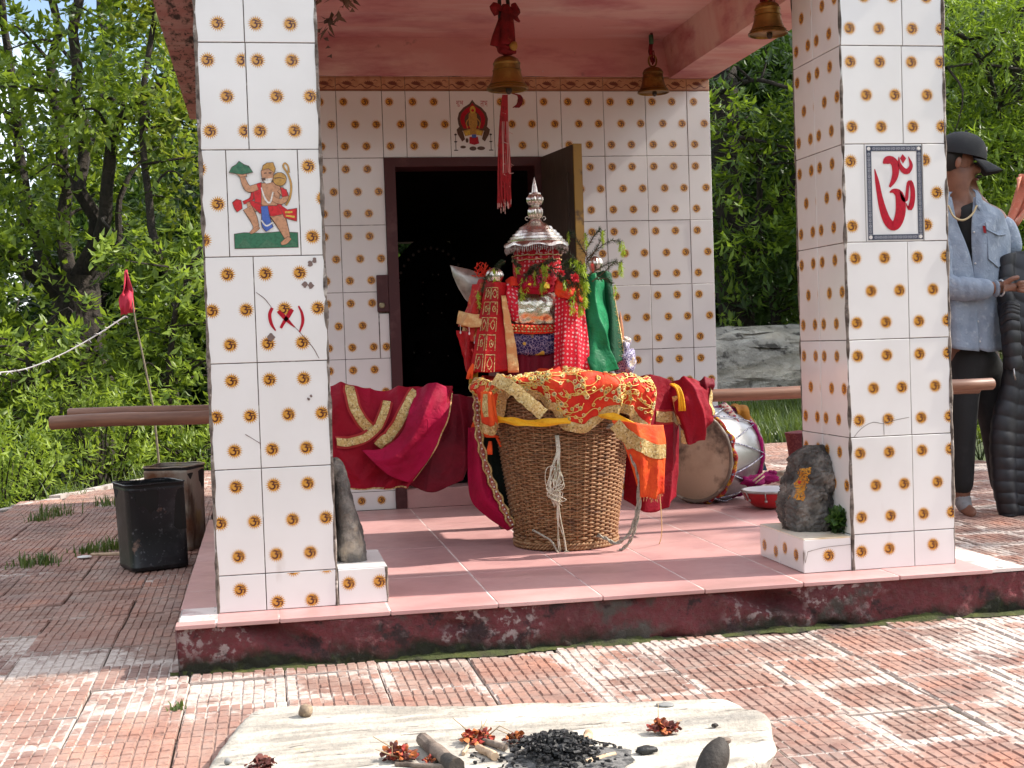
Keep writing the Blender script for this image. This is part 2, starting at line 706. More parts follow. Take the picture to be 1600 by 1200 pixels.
def platform():
    mb = MB()
    nx, nz = 420, 18
    vs = []
    for j in range(nz + 1):
        for i in range(nx + 1):
            x = PX0 + 0.006 + (PX1 - PX0 - 0.012) * i / nx
            z = GZ - 0.02 + (0.0055 - GZ) * j / nz
            q = Vector((x * 5, z * 5, 1.7))
            d = 0.018 * noise.noise(q) + 0.014 * noise.noise(q * 3.1) + 0.009 * noise.noise(q * 9) + 0.005 * noise.noise(q * 21)
            hole = max(0, noise.noise(Vector((x * 4.3, z * 9 + 3, 9.2))) - 0.27) * 0.16
            if j >= nz - 3:
                hole += max(0, noise.noise(Vector((x * 7, 2.2, 4.1))) - 0.25) * 0.10 * (j - nz + 4) / 4
            vs.append((x, PY0 + 0.014 + d * 0.6 + hole, z))
    fs = []
    for j in range(nz):
        for i in range(nx):
            a = j * (nx + 1) + i
            fs.append((a, a + 1, a + nx + 2, a + nx + 1))
    mb.add(vs, fs)
    # left and right flanks, top
    for X, sg in ((PX0 + 0.006, 1), (PX1 - 0.006, -1)):
        n2 = 120
        vs, fs = [], []
        for j in range(7):
            for i in range(n2 + 1):
                y = PY0 + 0.014 + (PY1 - PY0 - 0.02) * i / n2
                z = GZ - 0.02 + (0.0055 - GZ) * j / 6
                vs.append((X + sg * 0.012 * noise.noise(Vector((y * 5, z * 6, X))) * (0 if i == 0 else 1), y, z))
        for j in range(6):
            for i in range(n2):
                a = j * (n2 + 1) + i
                fs.append((a, a + n2 + 1, a + n2 + 2, a + 1) if sg > 0 else (a, a + 1, a + n2 + 2, a + n2 + 1))
        mb.add(vs, fs)
    o = mb.build('platform', m_maroon, shrine, smooth=True)
    mb = MB()
    mb.box(PX0 + 0.02, PX1 - 0.02, PY0 + 0.10, PY1, GZ, -0.0115)
    top = mb.build('concrete_bed', m_grout, o)
    tb = MB()
    gx, gz_, gy = 50, 1, 4
    xs = [-0.112, 0.0, 0.172, 0.481, 0.79, 1.099, 1.408, 1.717, 2.026, 2.335, 2.465]
    ys = [-0.14, -0.083, 0.105, 0.39, 1.0, 1.61, 2.212]
    for i in range(len(xs) - 1):
        for j in range(len(ys) - 1):
            if i == 0 and j == 1:
                continue
            if i == len(xs) - 2 and j in (0, 1):
                continue
            x0, x1, y0, y1 = xs[i], xs[i + 1], ys[j], ys[j + 1]
            if i > 0:
                if j in (1, 2):
                    continue
                if j == 0:
                    y1 = 0.39
            mb = MB()
            dz = R0.uniform(-0.0006, 0.0006)
            mb.cbox(x0 + 0.0023, x1 - 0.0023, y0 + 0.0023, y1 - 0.0023, -0.012 + dz, dz, c=0.0012)
            mb.build('floor_tile', m_floor, o)
    mb = MB()
    mb.box(PX0 + 0.01, PX1 - 0.01, PY0 + 0.012, 2.212, -0.011, -0.0010)
    mb.build('joint_mortar', m_joint, o)
    # bare cement corners where the tiles are gone
    m_bare = pm('bare_cement', (0.30, 0.285, 0.275), [((0.10, 0.095, 0.09), 11, 0.45, 0.62, (0.5, 2.5, 1)), ((0.62, 0.6, 0.58), 8, 0.52, 0.66, (0.5, 2.5, 1))], rough=0.9, bump=0.6, bscale=50)
    for x0, x1, y0, y1 in ((-0.106, 0.0, -0.083, 0.105), (2.336, 2.455, -0.128, 0.104)):
        mb = MB()
        n_ = 10
        vs = [(x0 + (x1 - x0) * i / n_, y0 + (y1 - y0) * j / n_, -0.0035 + 0.006 * noise.noise(Vector((i * 0.6, j * 0.6, x0)))) for j in range(n_ + 1) for i in range(n_ + 1)]
        mb.add(vs, [(j * (n_ + 1) + i, j * (n_ + 1) + i + 1, (j + 1) * (n_ + 1) + i + 1, (j + 1) * (n_ + 1) + i) for j in range(n_) for i in range(n_)])
        mb.build('cement_patch', m_bare, o, smooth=True)
    return o


plat = platform()


def edge_strip(parent, x, y, z0, z1, r=0.008, seed=0):
    """crumbling cement along a pillar corner"""
    mb = MB()
    n_ = int((z1 - z0) / 0.018)
    path, rs = [], []
    for i in range(n_ + 1):
        z = z0 + (z1 - z0) * i / n_
        k = noise.noise(Vector((seed * 3.3, z * 19, 0.5)))
        path.append((x + 0.0015 * noise.noise(Vector((z * 31, seed, 0))), y, z))
        rs.append(max(0.0035, r * (0.85 + 0.75 * k)))
    mb.tube(path, rs, n=6)
    return mb.build('cement_edge', m_grout, parent, smooth=True)


T_H = 0.303


def pillar(X0, X1, zb, cols, spec):
    """a square pillar: core, tiles on four faces, cement corners"""
    Y0, Y1 = 0.0, 0.373
    mb = MB()
    mb.box(X0 + 0.0045, X1 - 0.0045, Y0 + 0.0045, Y1 - 0.0045, 0.0, 1.962)
    core = mb.build('pillar', m_grout, shrine)
    zs = [0.0] + [zb + k * T_H for k in range(7)]
    zs = [z for z in zs if z < 1.955] + [1.96]
    for r in range(len(zs) - 1):
        z0, z1 = zs[r], zs[r + 1]
        rows = spec.get(r)
        if rows is None:
            w0, w1 = cols[0], (X1 - X0) - cols[0]
            rows = [(0, w0, None), (w0, w1, None)]
            rows = [(0, w0, std(w0, z1 - z0, 'R' if w0 < 0.2 else 'L')), (w0, w1, std(w1, z1 - z0, 'L'))]
        for (dx, w, mot) in rows:
            if mot == 'skip':
                continue
            put_tile(core, (X0 + dx, Y0, z0), w, z1 - z0, mot if mot is not None else std(w, z1 - z0))
        # flanks and back
        for (wa, al, off) in ((0.165, 'L', 0), (0.208, 'L', 0.165)):
            m_ = std(wa, z1 - z0, al)
            put_tile(core, (X0, Y1 - off, z0), wa, z1 - z0, m_, rz=-PI / 2)
            put_tile(core, (X1, Y0 + (0 if off else 0.208), z0), wa, z1 - z0, m_, rz=PI / 2)
        put_tile(core, (X1, Y1, z0), 0.203, z1 - z0, std(0.203, z1 - z0), rz=PI)
        put_tile(core, (X1 - 0.203, Y1, z0), X1 - X0 - 0.203, z1 - z0, std(X1 - X0 - 0.203, z1 - z0), rz=PI)
    for i, (x, y) in enumerate(((X0, Y0), (X1, Y0), (X0, Y1), (X1, Y1))):
        edge_strip(core, x + (0.003 if x == X0 else -0.003), y + (0.003 if y == Y0 else -0.003), 0.0, 1.96, 0.0062, seed=i + X0 * 7)
    return core


zL, zR = 0.1067, 0.1118
rowH = T_H
left_spec = {
    0: [(0, 0.138, [(0.066, 0.064)]), (0.138, 0.204, [(0.032, 0.022), (0.13, 0.022), (0.08, 0.114), (0.175, 0.116)])],
    4: [(0, 0.073, [(-0.002, 0.25), (0.046, 0.150), (0.003, 0.048)]), (0.073, 0.201, []), (0.274, 0.068, [(0.030, 0.255), (0.068, 0.163), (0.034, 0.053)])],
    5: [(0, 0.139, std(0.139, 0.303, 'L')), (0.139, 0.203, std(0.203, 0.303))],
}
pil_l = pillar(0.0, 0.342, zL, (0.138,), left_spec)
right_spec = {
    0: [(0, 0.208, [(0.030, 0.058), (0.123, 0.062)]), (0.208, 0.139, [(0.063, 0.066)])],
    1: [(0, 0.208, std(0.208, 0.303)), (0.208, 0.139, std(0.139, 0.303, 'L'))],
    2: [(0, 0.208, std(0.208, 0.303)), (0.208, 0.139, std(0.139, 0.303, 'L'))],
    3: [(0, 0.208, std(0.208, 0.303)), (0.208, 0.139, std(0.139, 0.303, 'L'))],
    4: [(0, 0.072, [(0.026, 0.250), (0.026, 0.050)]), (0.072, 0.193, []), (0.265, 0.082, [(0.008, 0.252), (0.046, 0.150), (0.010, 0.050)])],
    5: [(0, 0.203, std(0.203, 0.303)), (0.203, 0.144, std(0.144, 0.303, 'L'))],
}
pil_r = pillar(1.938, 2.285, zR, (0.208,), right_spec)

# ---- plinths beside the pillars
def plinth(x0, x1, y0, y1, h, rows_front, side):
    mb = MB()
    mb.box(x0 + 0.004, x1 - 0.004, y0 + 0.004, y1 - 0.004, 0.0, h - 0.005)
    o = mb.build('plinth', m_grout, shrine)
    for dx, w, mot in rows_front:
        put_tile(o, (x0 + dx, y0, 0.0), w, h, mot)
    if side < 0:
        for off, w in ((0, 0.17), (0.17, y1 - y0 - 0.17)):
            put_tile(o, (x0, y1 - off, 0), w, h, [(0.04, 0.042), (w - 0.03, 0.036)] if off == 0 else [(0.05, 0.058), (w - 0.06, 0.05)], rz=-PI / 2)
    else:
        put_tile(o, (x1, y0, 0), y1 - y0, h, [(0.05, 0.05), (0.15, 0.05)], rz=PI / 2)
    mt = pm('plinth_top_tile', (0.74, 0.66, 0.55), [((0.60, 0.44, 0.22), 7, 0.45, 0.7), ((0.35, 0.27, 0.18), 20, 0.62, 0.74)], rough=0.35)
    mb = MB()
    mb.cbox(x0 + 0.001, x1 - 0.001, y0 + 0.001, y1 - 0.001, h - 0.004, h + 0.003, c=0.001)
    mb.build('plinth_top', mt if side < 0 else m_tile, o)
    edge_strip(o, x0 + 0.004 if side < 0 else x1 - 0.004, y0 + 0.004, 0, h, 0.006, seed=11 + side)
    return o


plinth(0.3445, 0.489, 0.002, 0.33, 0.104, [(0, 0.1445, [(0.031, 0.062), (0.120, 0.062)])], 1)
plinth(1.777, 1.9355, 0.002, 0.373, 0.105, [(0, 0.1585, [(0.083, 0.052)])], -1)

# ---- back wall with its doorway
WY = 2.2185
mb = MB()
for x0, x1, z0, z1 in ((0.0, 0.729, 0, 2.15), (1.47, 2.285, 0, 2.15), (0.729, 1.47, 1.6, 2.15)):
    mb.box(x0 + 0.004, x1 - 0.004 if x1 > 2 else x1, WY + 0.0045, WY + 0.16, z0, z1)
wall = mb.build('back_wall', m_grout, shrine)
zB = 0.0853
xj = [0.0, 0.116, 0.3195, 0.5225, 0.729, 0.836, 1.0395, 1.243, 1.446, 1.5605, 1.764, 1.967, 2.171, 2.284]
rows = [(0.0, zB)] + [(zB + k * T_H, zB + (k + 1) * T_H) for k in range(6)]
door_x0, door_x1, door_z = 0.729, 1.47, 1.6
for r, (z0, z1) in enumerate(rows):
    for i in range(len(xj) - 1):
        x0, x1 = xj[i], xj[i + 1]
        if z1 <= door_z + 0.01:
            if x0 >= door_x0 - 0.01 and x1 <= door_x1 - 0.02:
                continue
            if x0 < door_x1 < x1:
                x0 = door_x1
        if r == 6 and abs(x0 - 1.0395) < 0.01:
            put_tile(wall, (x0, WY, z0), x1 - x0, z1 - z0, [], name='picture_tile')
            continue
        if r == 3 and abs(x1 - 0.729) < 0.01:
            put_tile(wall, (x0, WY, z0), 0.158, z1 - z0, std(0.2, z1 - z0)[:], name='tile')
            put_tile(wall, (x0 + 0.16, WY, z0), 0.046, 0.205, [(0.028, 0.052)], name='tile')
            continue
        put_tile(wall, (x0, WY, z0), x1 - x0, z1 - z0, std(x1 - x0, z1 - z0) if r else [(0.05, 0.045), (0.14, 0.045)])
# printed border course of shells and scrolls
m_border = pm('border_tile_buff', (0.50, 0.27, 0.15), [((0.40, 0.19, 0.10), 30, 0.45, 0.65)], rough=0.25)
m_shell = pm('border_print_brown', (0.17, 0.045, 0.025), rough=0.3)


def stroke2(pts, n=14):
    """a flat brush stroke from (x, z, width)"""
    p = cr([Vector((a, b, w)) for a, b, w in pts], n)
    L, R = [], []
    for i, q in enumerate(p):
        t = p[min(i + 1, n - 1)] - p[max(i - 1, 0)]
        t = Vector((t.x, t.y))
        if t.length < 1e-9:
            t = Vector((1, 0))
        t.normalize()
        nn = Vector((-t.y, t.x)) * max(q.z, 0.0) / 2
        L.append((q.x + nn.x, q.y + nn.y))
        R.append((q.x - nn.x, q.y - nn.y))
    return [[L[i], L[i + 1], R[i + 1], R[i]] for i in range(n - 1)]


def lay(mb, polys, y):
    for p in polys:
        mb.add([(a, y, b) for a, b in p], [tuple(range(len(p)))])


def border_mesh(w):
    mb = MB()
    h = 0.0645
    mb.cbox(0.001, w - 0.001, 0, 0.008, 0.001, h, c=0.001)
    mb.mat(1)
    lay(mb, [[(0.002, 0.0025), (w - 0.002, 0.0025), (w - 0.002, 0.0065), (0.002, 0.0065)], [(0.002, h - 0.008), (w - 0.002, h - 0.008), (w - 0.002, h - 0.0055), (0.002, h - 0.0055)]], -0.0004)
    k = 0
    while 0.045 + k * 0.1 < w:
        cx = 0.038 + k * 0.1
        for a in range(-60, 90, 22):
            d = Vector((math.cos(rad(a + 75)), math.sin(rad(a + 75))))
            lay(mb, stroke2([(cx + 0.012, 0.026, 0.001), (cx + 0.012 + d.x * 0.014, 0.026 + d.y * 0.011, 0.007), (cx + 0.012 + d.x * 0.025, 0.026 + d.y * 0.019, 0.004)], 5), -0.0004)
        lay(mb, stroke2([(cx - 0.038, 0.022, 0.002), (cx - 0.024, 0.030, 0.005), (cx - 0.006, 0.014, 0.005), (cx + 0.010, 0.012, 0.004), (cx + 0.03, 0.024, 0.004), (cx + 0.05, 0.016, 0.004), (cx + 0.06, 0.021, 0.002)], 16), -0.0006)
        lay(mb, stroke2([(cx + 0.034, 0.044, 0.002), (cx + 0.043, 0.049, 0.004), (cx + 0.053, 0.043, 0.002)], 6), -0.0004)
        k += 1
    return mb.build('border_tile', [m_border, m_shell], mesh_only=True)


bxs = [0.0, 0.116, 0.3195, 0.5225, 0.729, 0.836, 1.0395, 1.243, 1.446, 1.5605, 1.764, 1.967, 2.171, 2.284]
for i in range(len(bxs) - 1):
    put_tile(wall, (bxs[i], WY, 1.9035), 1, 1, (), name='border_tile', me=border_mesh(bxs[i + 1] - bxs[i]))

# ---- pictures printed on tiles
PC = {}


def pc(name, col):
    if name not in PC:
        PC[name] = pm('print_' + name, col, [(tuple(c * 0.6 for c in col), 130, 0.45, 0.7)], rough=0.3)
    return PC[name]


for nm_, c_ in (('skin', (0.50, 0.25, 0.14)), ('red', (0.55, 0.012, 0.02)), ('ochre', (0.48, 0.26, 0.06)), ('green', (0.035, 0.15, 0.08)), ('leaf', (0.06, 0.16, 0.09)), ('blue', (0.06, 0.12, 0.42)), ('pale', (0.70, 0.66, 0.62)), ('dark', (0.03, 0.02, 0.02)), ('umber', (0.10, 0.05, 0.035)), ('crimson', (0.42, 0.0, 0.018)), ('navy', (0.035, 0.04, 0.07)), ('yellow', (0.62, 0.42, 0.06)), ('grey', (0.33, 0.33, 0.36))):
    pc(nm_, c_)


def disc(cx, cz, rx, rz_, n=14):
    return [(cx + rx * math.cos(2 * PI * k / n), cz + rz_ * math.sin(2 * PI * k / n)) for k in range(n)]


def picture(name, parent, items, fx, y, label=None):
    """items: (colour, polygon or list of polygons) in drawing units, fx maps them to (x, z)"""
    mb = MB()
    keys = []
    for i, (k, polys) in enumerate(items):
        if k not in keys:
            keys.append(k)
        mb.mat(keys.index(k))
        if polys and not isinstance(polys[0][0], (tuple, list)):
            polys = [polys]
        lay(mb, [[fx(*q) for q in p] for p in polys], y - 0.00006 * i)
    bm = bmesh.new()
    o = mb.build(name, [PC[k] for k in keys], parent)
    bm.from_mesh(o.data)
    bmesh.ops.triangulate(bm, faces=bm.faces[:])
    bm.to_mesh(o.data)
    bm.free()
    return tag(o, label)


def st(pts, n=12):
    return stroke2(pts, n)


fig = [
    ('green', [(255, 1092), (300, 1086), (380, 1090), (460, 1084), (540, 1090), (540, 1156), (255, 1157)]),
    ('leaf', [[(262, 1150), (300, 1110), (330, 1152)], [(360, 1153), (400, 1118), (450, 1150)], [(480, 1150), (520, 1120), (538, 1152)]]),
    ('ochre', st([(492, 962, 9), (512, 925, 9), (519, 870, 9), (508, 822, 8), (487, 785, 8), (494, 768, 7), (508, 782, 7), (511, 812, 9)], 24)),
    ('red', st([(345, 880, 8), (338, 930, 18), (300, 948, 14)], 8)),
    ('red', [(252, 948), (272, 932), (290, 938), (294, 972), (272, 990), (260, 972)]),
    ('skin', st([(318, 968, 40), (345, 965, 44), (380, 962, 40)], 6)),
    ('skin', st([(318, 972, 40), (338, 1010, 36), (352, 1050, 26), (350, 1070, 22)], 8)),
    ('skin', st([(326, 1088, 10), (346, 1075, 18), (366, 1060, 14)], 6)),
    ('skin', st([(440, 990, 60), (462, 1030, 52), (480, 1075, 38), (492, 1110, 26)], 8)),
    ('skin', st([(464, 1140, 12), (484, 1130, 22), (504, 1112, 18)], 6)),
    ('red', [(330, 940), (376, 946), (470, 955), (484, 1000), (430, 1012), (372, 996), (334, 958)]),
    ('red', [(455, 952), (500, 984), (540, 978), (537, 1036), (484, 1018)]),
    ('yellow', [[(486, 990), (520, 990), (520, 998), (488, 1000)], [(488, 1006), (530, 1012), (530, 1022), (490, 1014)]]),
    ('skin', [(376, 862), (440, 855), (474, 882), (462, 930), (450, 962), (384, 962), (372, 910)]),
    ('red', [(350, 868), (384, 856), (380, 950), (352, 946), (350, 906)]),
    ('skin', st([(366, 876, 26), (330, 886, 28), (312, 866, 26), (300, 828, 20)], 10)),
    ('skin', [(272, 813), (316, 812), (320, 826), (290, 830)]),
    ('green', [(242, 808), (256, 786), (276, 774), (290, 758), (308, 774), (330, 782), (348, 808), (298, 818)]),
    ('leaf', [[(256, 804), (272, 784), (286, 806)], [(292, 800), (304, 778), (318, 804)], [(322, 806), (330, 790), (342, 806)]]),
    ('ochre', disc(468, 842, 30, 30)),
    ('umber', st([(445, 838, 4), (470, 835, 4), (492, 842, 3)], 6)),
    ('skin', st([(468, 888, 30), (492, 920, 28), (474, 945, 24), (436, 932, 22), (432, 906, 18)], 12)),
    ('red', [(470, 880), (496, 892), (502, 918), (478, 924)]),
    ('blue', st([(394, 966, 28), (398, 1010, 34), (402, 1050, 44), (414, 1072, 36)], 8)),
    ('pale', [st([(384, 880, 6), (398, 930, 8), (420, 950, 8), (436, 900, 6)], 10)[i] for i in range(9)]),
    ('pale', st([(378, 1030, 6), (400, 1056, 7), (430, 1040, 6)], 8)),
    ('skin', [(386, 806), (402, 786), (432, 784), (442, 812), (436, 846), (412, 860), (390, 846)]),
    ('pale', [(388, 842), (436, 836), (428, 858), (406, 862)]),
    ('umber', [(384, 838), (404, 834), (404, 848), (388, 848)]),
    ('ochre', [(390, 800), (396, 780), (414, 768), (440, 766), (450, 792), (444, 812), (420, 792)]),
    ('umber', [[(398, 812), (410, 810), (410, 816), (398, 817)], [(420, 810), (432, 810), (432, 816), (420, 816)]]),
]
K_ = 0.201 / 323


def fx_h(a, b):
    return (0.073 + (a - 232) * K_ + 0.0015, zL + 4 * T_H - (b - 705) * 0.303 / 490 - 0.0)


fig2 = []
for k_, polys in fig:
    ps = [polys] if not isinstance(polys[0][0], (tuple, list)) else polys
    if k_ in ('skin', 'red', 'ochre', 'green', 'blue'):
        if len(ps) > 1:                                   # brush strokes: outline the run
            g_ = []
            for q_ in ps:
                a_, b_ = sum(z[0] for z in q_) / len(q_), sum(z[1] for z in q_) / len(q_)
                g_.append([(a_ + (x - a_) * 1.16, b_ + (z - b_) * 1.16) for x, z in q_])
            fig2.append(('umber', g_))
        else:
            q_ = ps[0]
            a_, b_ = sum(z[0] for z in q_) / len(q_), sum(z[1] for z in q_) / len(q_)
            fig2.append(('umber', [[(x + math.copysign(2.2, x - a_), z + math.copysign(2.2, z - b_)) for x, z in q_]]))
    fig2.append((k_, polys))
picture('picture_print', pil_l, fig2, lambda a, b: (fx_h(a, b)[0], fx_h(a, b)[1]), -0.0012, 'printed picture of a kneeling figure lifting a green hill')

# the red om panel with its patterned border
zt = zR + 4 * T_H


def fx_o(a, b):
    return (1.938 + 0.072 + 0.0965 + (a - 900) * 0.193 / 290, zt - 0.1515 - (b - 904) * 0.303 / 452)


ox0, ox1, oz0, oz1, bw = 763, 1040, 687, 1122, 25
ring = [[(ox0, oz0), (ox1, oz0), (ox1 - bw, oz0 + bw), (ox0 + bw, oz0 + bw)], [(ox1, oz0), (ox1, oz1), (ox1 - bw, oz1 - bw), (ox1 - bw, oz0 + bw)],
        [(ox1, oz1), (ox0, oz1), (ox0 + bw, oz1 - bw), (ox1 - bw, oz1 - bw)], [(ox0, oz1), (ox0, oz0), (ox0 + bw, oz0 + bw), (ox0 + bw, oz1 - bw)]]
beads = []
for k in range(9):
    cx_ = ox0 + bw + 14 + k * (ox1 - ox0 - 2 * bw - 28) / 8
    for cz_ in (oz0 + bw / 2, oz1 - bw / 2):
        beads += [[(cx_ - 9, cz_), (cx_, cz_ - 9), (cx_ + 9, cz_), (cx_, cz_ + 9)], [(cx_ + 12, cz_ - 10), (cx_ + 15, cz_ - 10), (cx_ + 15, cz_ + 10), (cx_ + 12, cz_ + 10)]]
for k in range(15):
    cz_ = oz0 + bw + 14 + k * (oz1 - oz0 - 2 * bw - 28) / 14
    for cx_ in (ox0 + bw / 2, ox1 - bw / 2):
        beads += [[(cx_ - 9, cz_), (cx_, cz_ - 9), (cx_ + 9, cz_), (cx_, cz_ + 9)], [(cx_ - 10, cz_ + 12), (cx_ + 10, cz_ + 12), (cx_ + 10, cz_ + 15), (cx_ - 10, cz_ + 15)]]
dots = [[(q[0] * 0.45 + cx * 0.55, q[1] * 0.45 + cz * 0.55) for q in b] for b in beads for cx, cz in [(sum(q[0] for q in b) / 4, sum(q[1] for q in b) / 4)] if abs(b[0][0] - b[2][0]) > 16 and abs(b[0][1] - b[2][1]) < 1]
om_big = (st([(846, 768, 6), (862, 756, 34), (886, 752, 36), (906, 772, 38), (908, 812, 34), (896, 848, 26), (876, 878, 10)], 18)
          + st([(876, 902, 6), (896, 896, 22), (922, 912, 42), (930, 955, 50), (926, 1005, 50), (908, 1048, 46), (884, 1058, 42), (858, 1030, 40), (838, 975, 34), (824, 912, 26), (814, 850, 20), (803, 794, 4)], 34)
          + st([(928, 900, 4), (942, 934, 18), (958, 936, 18), (964, 900, 16), (970, 862, 16), (984, 858, 20), (992, 900, 24), (988, 946, 26), (976, 976, 26), (962, 968, 8), (957, 952, 3)], 26)
          + st([(926, 738, 3), (928, 770, 16), (946, 800, 26), (968, 806, 26), (984, 788, 20), (986, 770, 16), (974, 738, 3)], 16)
          + [[(945, 726), (963, 746), (946, 770), (931, 746)]])
picture('om_panel_print', pil_r, [('navy', ring), ('grey', beads), ('navy', dots), ('pale', [disc(776, 700, 9, 9), disc(1027, 700, 9, 9), disc(776, 1109, 9, 9), disc(1027, 1109, 9, 9)]), ('crimson', om_big)], fx_o, -0.0012, 'red painted om symbol in a dark patterned border')

# seated-figure picture over the doorway
zt2 = zB + 6 * T_H
arch = [(1325, 350), (1350, 385), (1400, 415), (1438, 460), (1452, 510), (1446, 560), (1425, 610), (1228, 610), (1204, 560), (1197, 510), (1210, 460), (1250, 415), (1300, 385)]


def scale_poly(p, k, cx=1325, cz=500):
    return [(cx + (a - cx) * k, cz + (b - cz) * k) for a, b in p]


seat = [
    ('umber', arch), ('crimson', scale_poly(arch, 0.82)), ('umber', scale_poly(arch, 0.55, 1325, 520)),
    ('ochre', [(1292, 470), (1310, 450), (1342, 450), (1360, 470), (1362, 560), (1340, 620), (1312, 620), (1290, 560)]),
    ('yellow', disc(1326, 436, 24, 34)), ('red', disc(1326, 440, 12, 12)),
    ('ochre', [(1240, 610), (1290, 596), (1362, 596), (1412, 612), (1396, 652), (1330, 640), (1256, 655)]),
    ('yellow', [(1250, 616), (1300, 606), (1300, 640), (1260, 650)]), ('yellow', [(1352, 606), (1396, 616), (1390, 648), (1352, 640)]),
    ('umber', [(1186, 600), (1210, 575), (1240, 620), (1255, 680), (1230, 700), (1195, 640)]), ('umber', [(1466, 600), (1440, 575), (1412, 620), (1396, 680), (1420, 700), (1456, 640)]),
    ('crimson', [(1292, 660), (1362, 660), (1372, 716), (1330, 728), (1290, 716)]), ('blue', [(1312, 640), (1348, 640), (1348, 668), (1312, 668)]),
    ('ochre', st([(1300, 500, 8), (1270, 540, 10), (1280, 590, 10)], 6)), ('ochre', st([(1352, 500, 8), (1384, 540, 10), (1372, 590, 10)], 6)),
    ('umber', [disc(1318, 758, 30, 18), disc(1386, 756, 34, 16), disc(1270, 690, 12, 20), disc(1236, 745, 24, 12)]),
    ('dark', [st([(1176, 630, 4), (1176, 770, 6)], 4)[i] for i in range(3)] + [[(1160, 768), (1194, 768), (1194, 776), (1160, 776)], [(1164, 636), (1188, 636), (1184, 648), (1168, 648)], [(1162, 696), (1190, 696), (1186, 706), (1166, 706)]]),
    ('dark', [st([(1470, 630, 4), (1470, 770, 6)], 4)[i] for i in range(3)] + [[(1452, 768), (1488, 768), (1488, 776), (1452, 776)], [(1458, 636), (1482, 636), (1478, 648), (1462, 648)], [(1456, 696), (1484, 696), (1480, 706), (1460, 706)]]),
]


def fx_g(a, b):
    return (1.0395 + (a - 1137) * 0.2035 / 366, zt2 - (b - 277) * 0.303 / 553)


picture('picture_print', wall, seat, fx_g, WY - 0.0012, 'printed picture of a seated figure under a dark arch between two lamps')
for word, cx_ in (('\u0936\u0941\u092d', 1220), ('\u0932\u093e\u092d', 1422)):
    tri = glyph(word, 0.027)
    mb = MB()
    X_, Z_ = fx_g(cx_, 384)
    wd = max(x for t in tri for x, z in t) - min(x for t in tri for x, z in t)
    k = 0.033 / wd
    lay(mb, [[(X_ + x * k, Z_ + z) for x, z in t] for t in tri], WY - 0.0014)
    mb.build('lettering', PC['crimson'], wall)

# red paint marks, stickers and hairline cracks on the left pillar
def brush(strokes, y=-0.0016):
    polys = []
    for s_ in strokes:
        pts = []
        for a, b, w in s_:
            q = at(300 + a / 3, 400 + b / 3, 0.0)
            pts.append((q.x, q.z, w / 3 / 535))
        polys += stroke2(pts, 14)
    mb = MB()
    lay(mb, polys, y)
    return mb


brush([[(376, 243, 14), (364, 275, 15), (372, 318, 14), (392, 350, 6)], [(499, 234, 7), (515, 268, 12), (519, 310, 14), (504, 357, 7)],
       [(404, 258, 16), (436, 290, 20), (462, 316, 12), (482, 334, 5)], [(470, 250, 18), (450, 282, 20), (430, 312, 15), (416, 338, 12)]]).build('red_paint_mark', PC['crimson'], pil_l)
m_spot = pm('brown_sticker', (0.17, 0.115, 0.10), rough=0.8)
for a, b, r_ in ((553, 36, 14), (574, 20, 13), (529, 134, 15), (556, 138, 16), (370, 380, 19), (548, 672, 6), (558, 656, 7), (543, 668, 5)):
    mb = MB()
    q = at(300 + a / 3, 400 + b / 3, 0.0)
    k = r_ / 3 / 535
    lay(mb, [[(q.x + k * math.cos(t * PI / 5 + a) * (0.8 + 0.3 * math.sin(t * 2.3 + a)), q.z + k * math.sin(t * PI / 5 + a)) for t in range(10)]], -0.0018)
    mb.build('stuck_residue', m_spot, pil_l)
for q_ in ([(300, 170, 2), (340, 200, 3), (372, 240, 2)], [(480, 330, 2), (560, 420, 3), (596, 480, 2)], [(250, 836, 3), (290, 860, 2), (322, 880, 3)]):
    brush([q_]).build('crack', m_brown, pil_l)
mb = MB()
pts_ = [[(1329 + 5, 683), (1345, 670), (1362, 660), (1378, 662)], [(1378, 662), (1400, 656), (1420, 652)], [(1380, 650), (1381, 680)], [(1262, 862), (1290, 855), (1335, 850)], [(1262, 862), (1258, 880)]]
for s_ in pts_:
    q = [at(a, b, 0.0) for a, b in s_]
    mb = MB()
    lay(mb, stroke2([(p.x, p.z, 0.0016) for p in q], 8), -0.0018)
    mb.build('crack', m_grout, pil_r)

# ---- roof slab, beams
mb = MB()
n_ = 60
mb.box(-0.222, 2.50, -0.12, 4.45, 2.151, 2.27)
roof = mb.build('roof_slab', m_mould, shrine)
mb = MB()
mb.box(0.225, 2.06, 0.3685, WY - 0.001, 2.143, 2.1505)
mb.build('ceiling_plaster', m_pink, roof)


def beam(x0, x1, y0, y1, z0, z1, taper=(0, 0)):
    mb = MB()
    k = 24
    vs, fs = [], []
    for i in range(k + 1):
        y = y0 + (y1 - y0) * i / k
        w = 0.005 * noise.noise(Vector((y * 4, x0, 0)))
        ring_ = [(x0 + taper[0] + w, z0 + w), (x1 + w, z0 + w * 0.7), (x1 + w * 0.5, z1), (x0 + w, z1)]
        vs += [(a, y, b) for a, b in ring_]
    for i in range(k):
        for j in range(4):
            j2 = (j + 1) % 4
            fs.append((i * 4 + j, i * 4 + j2, i * 4 + 4 + j2, i * 4 + 4 + j))
    fs += [(3, 2, 1, 0), tuple(k * 4 + j for j in range(4))]
    mb.add(vs, fs)
    return mb.build('beam', m_pink, roof)


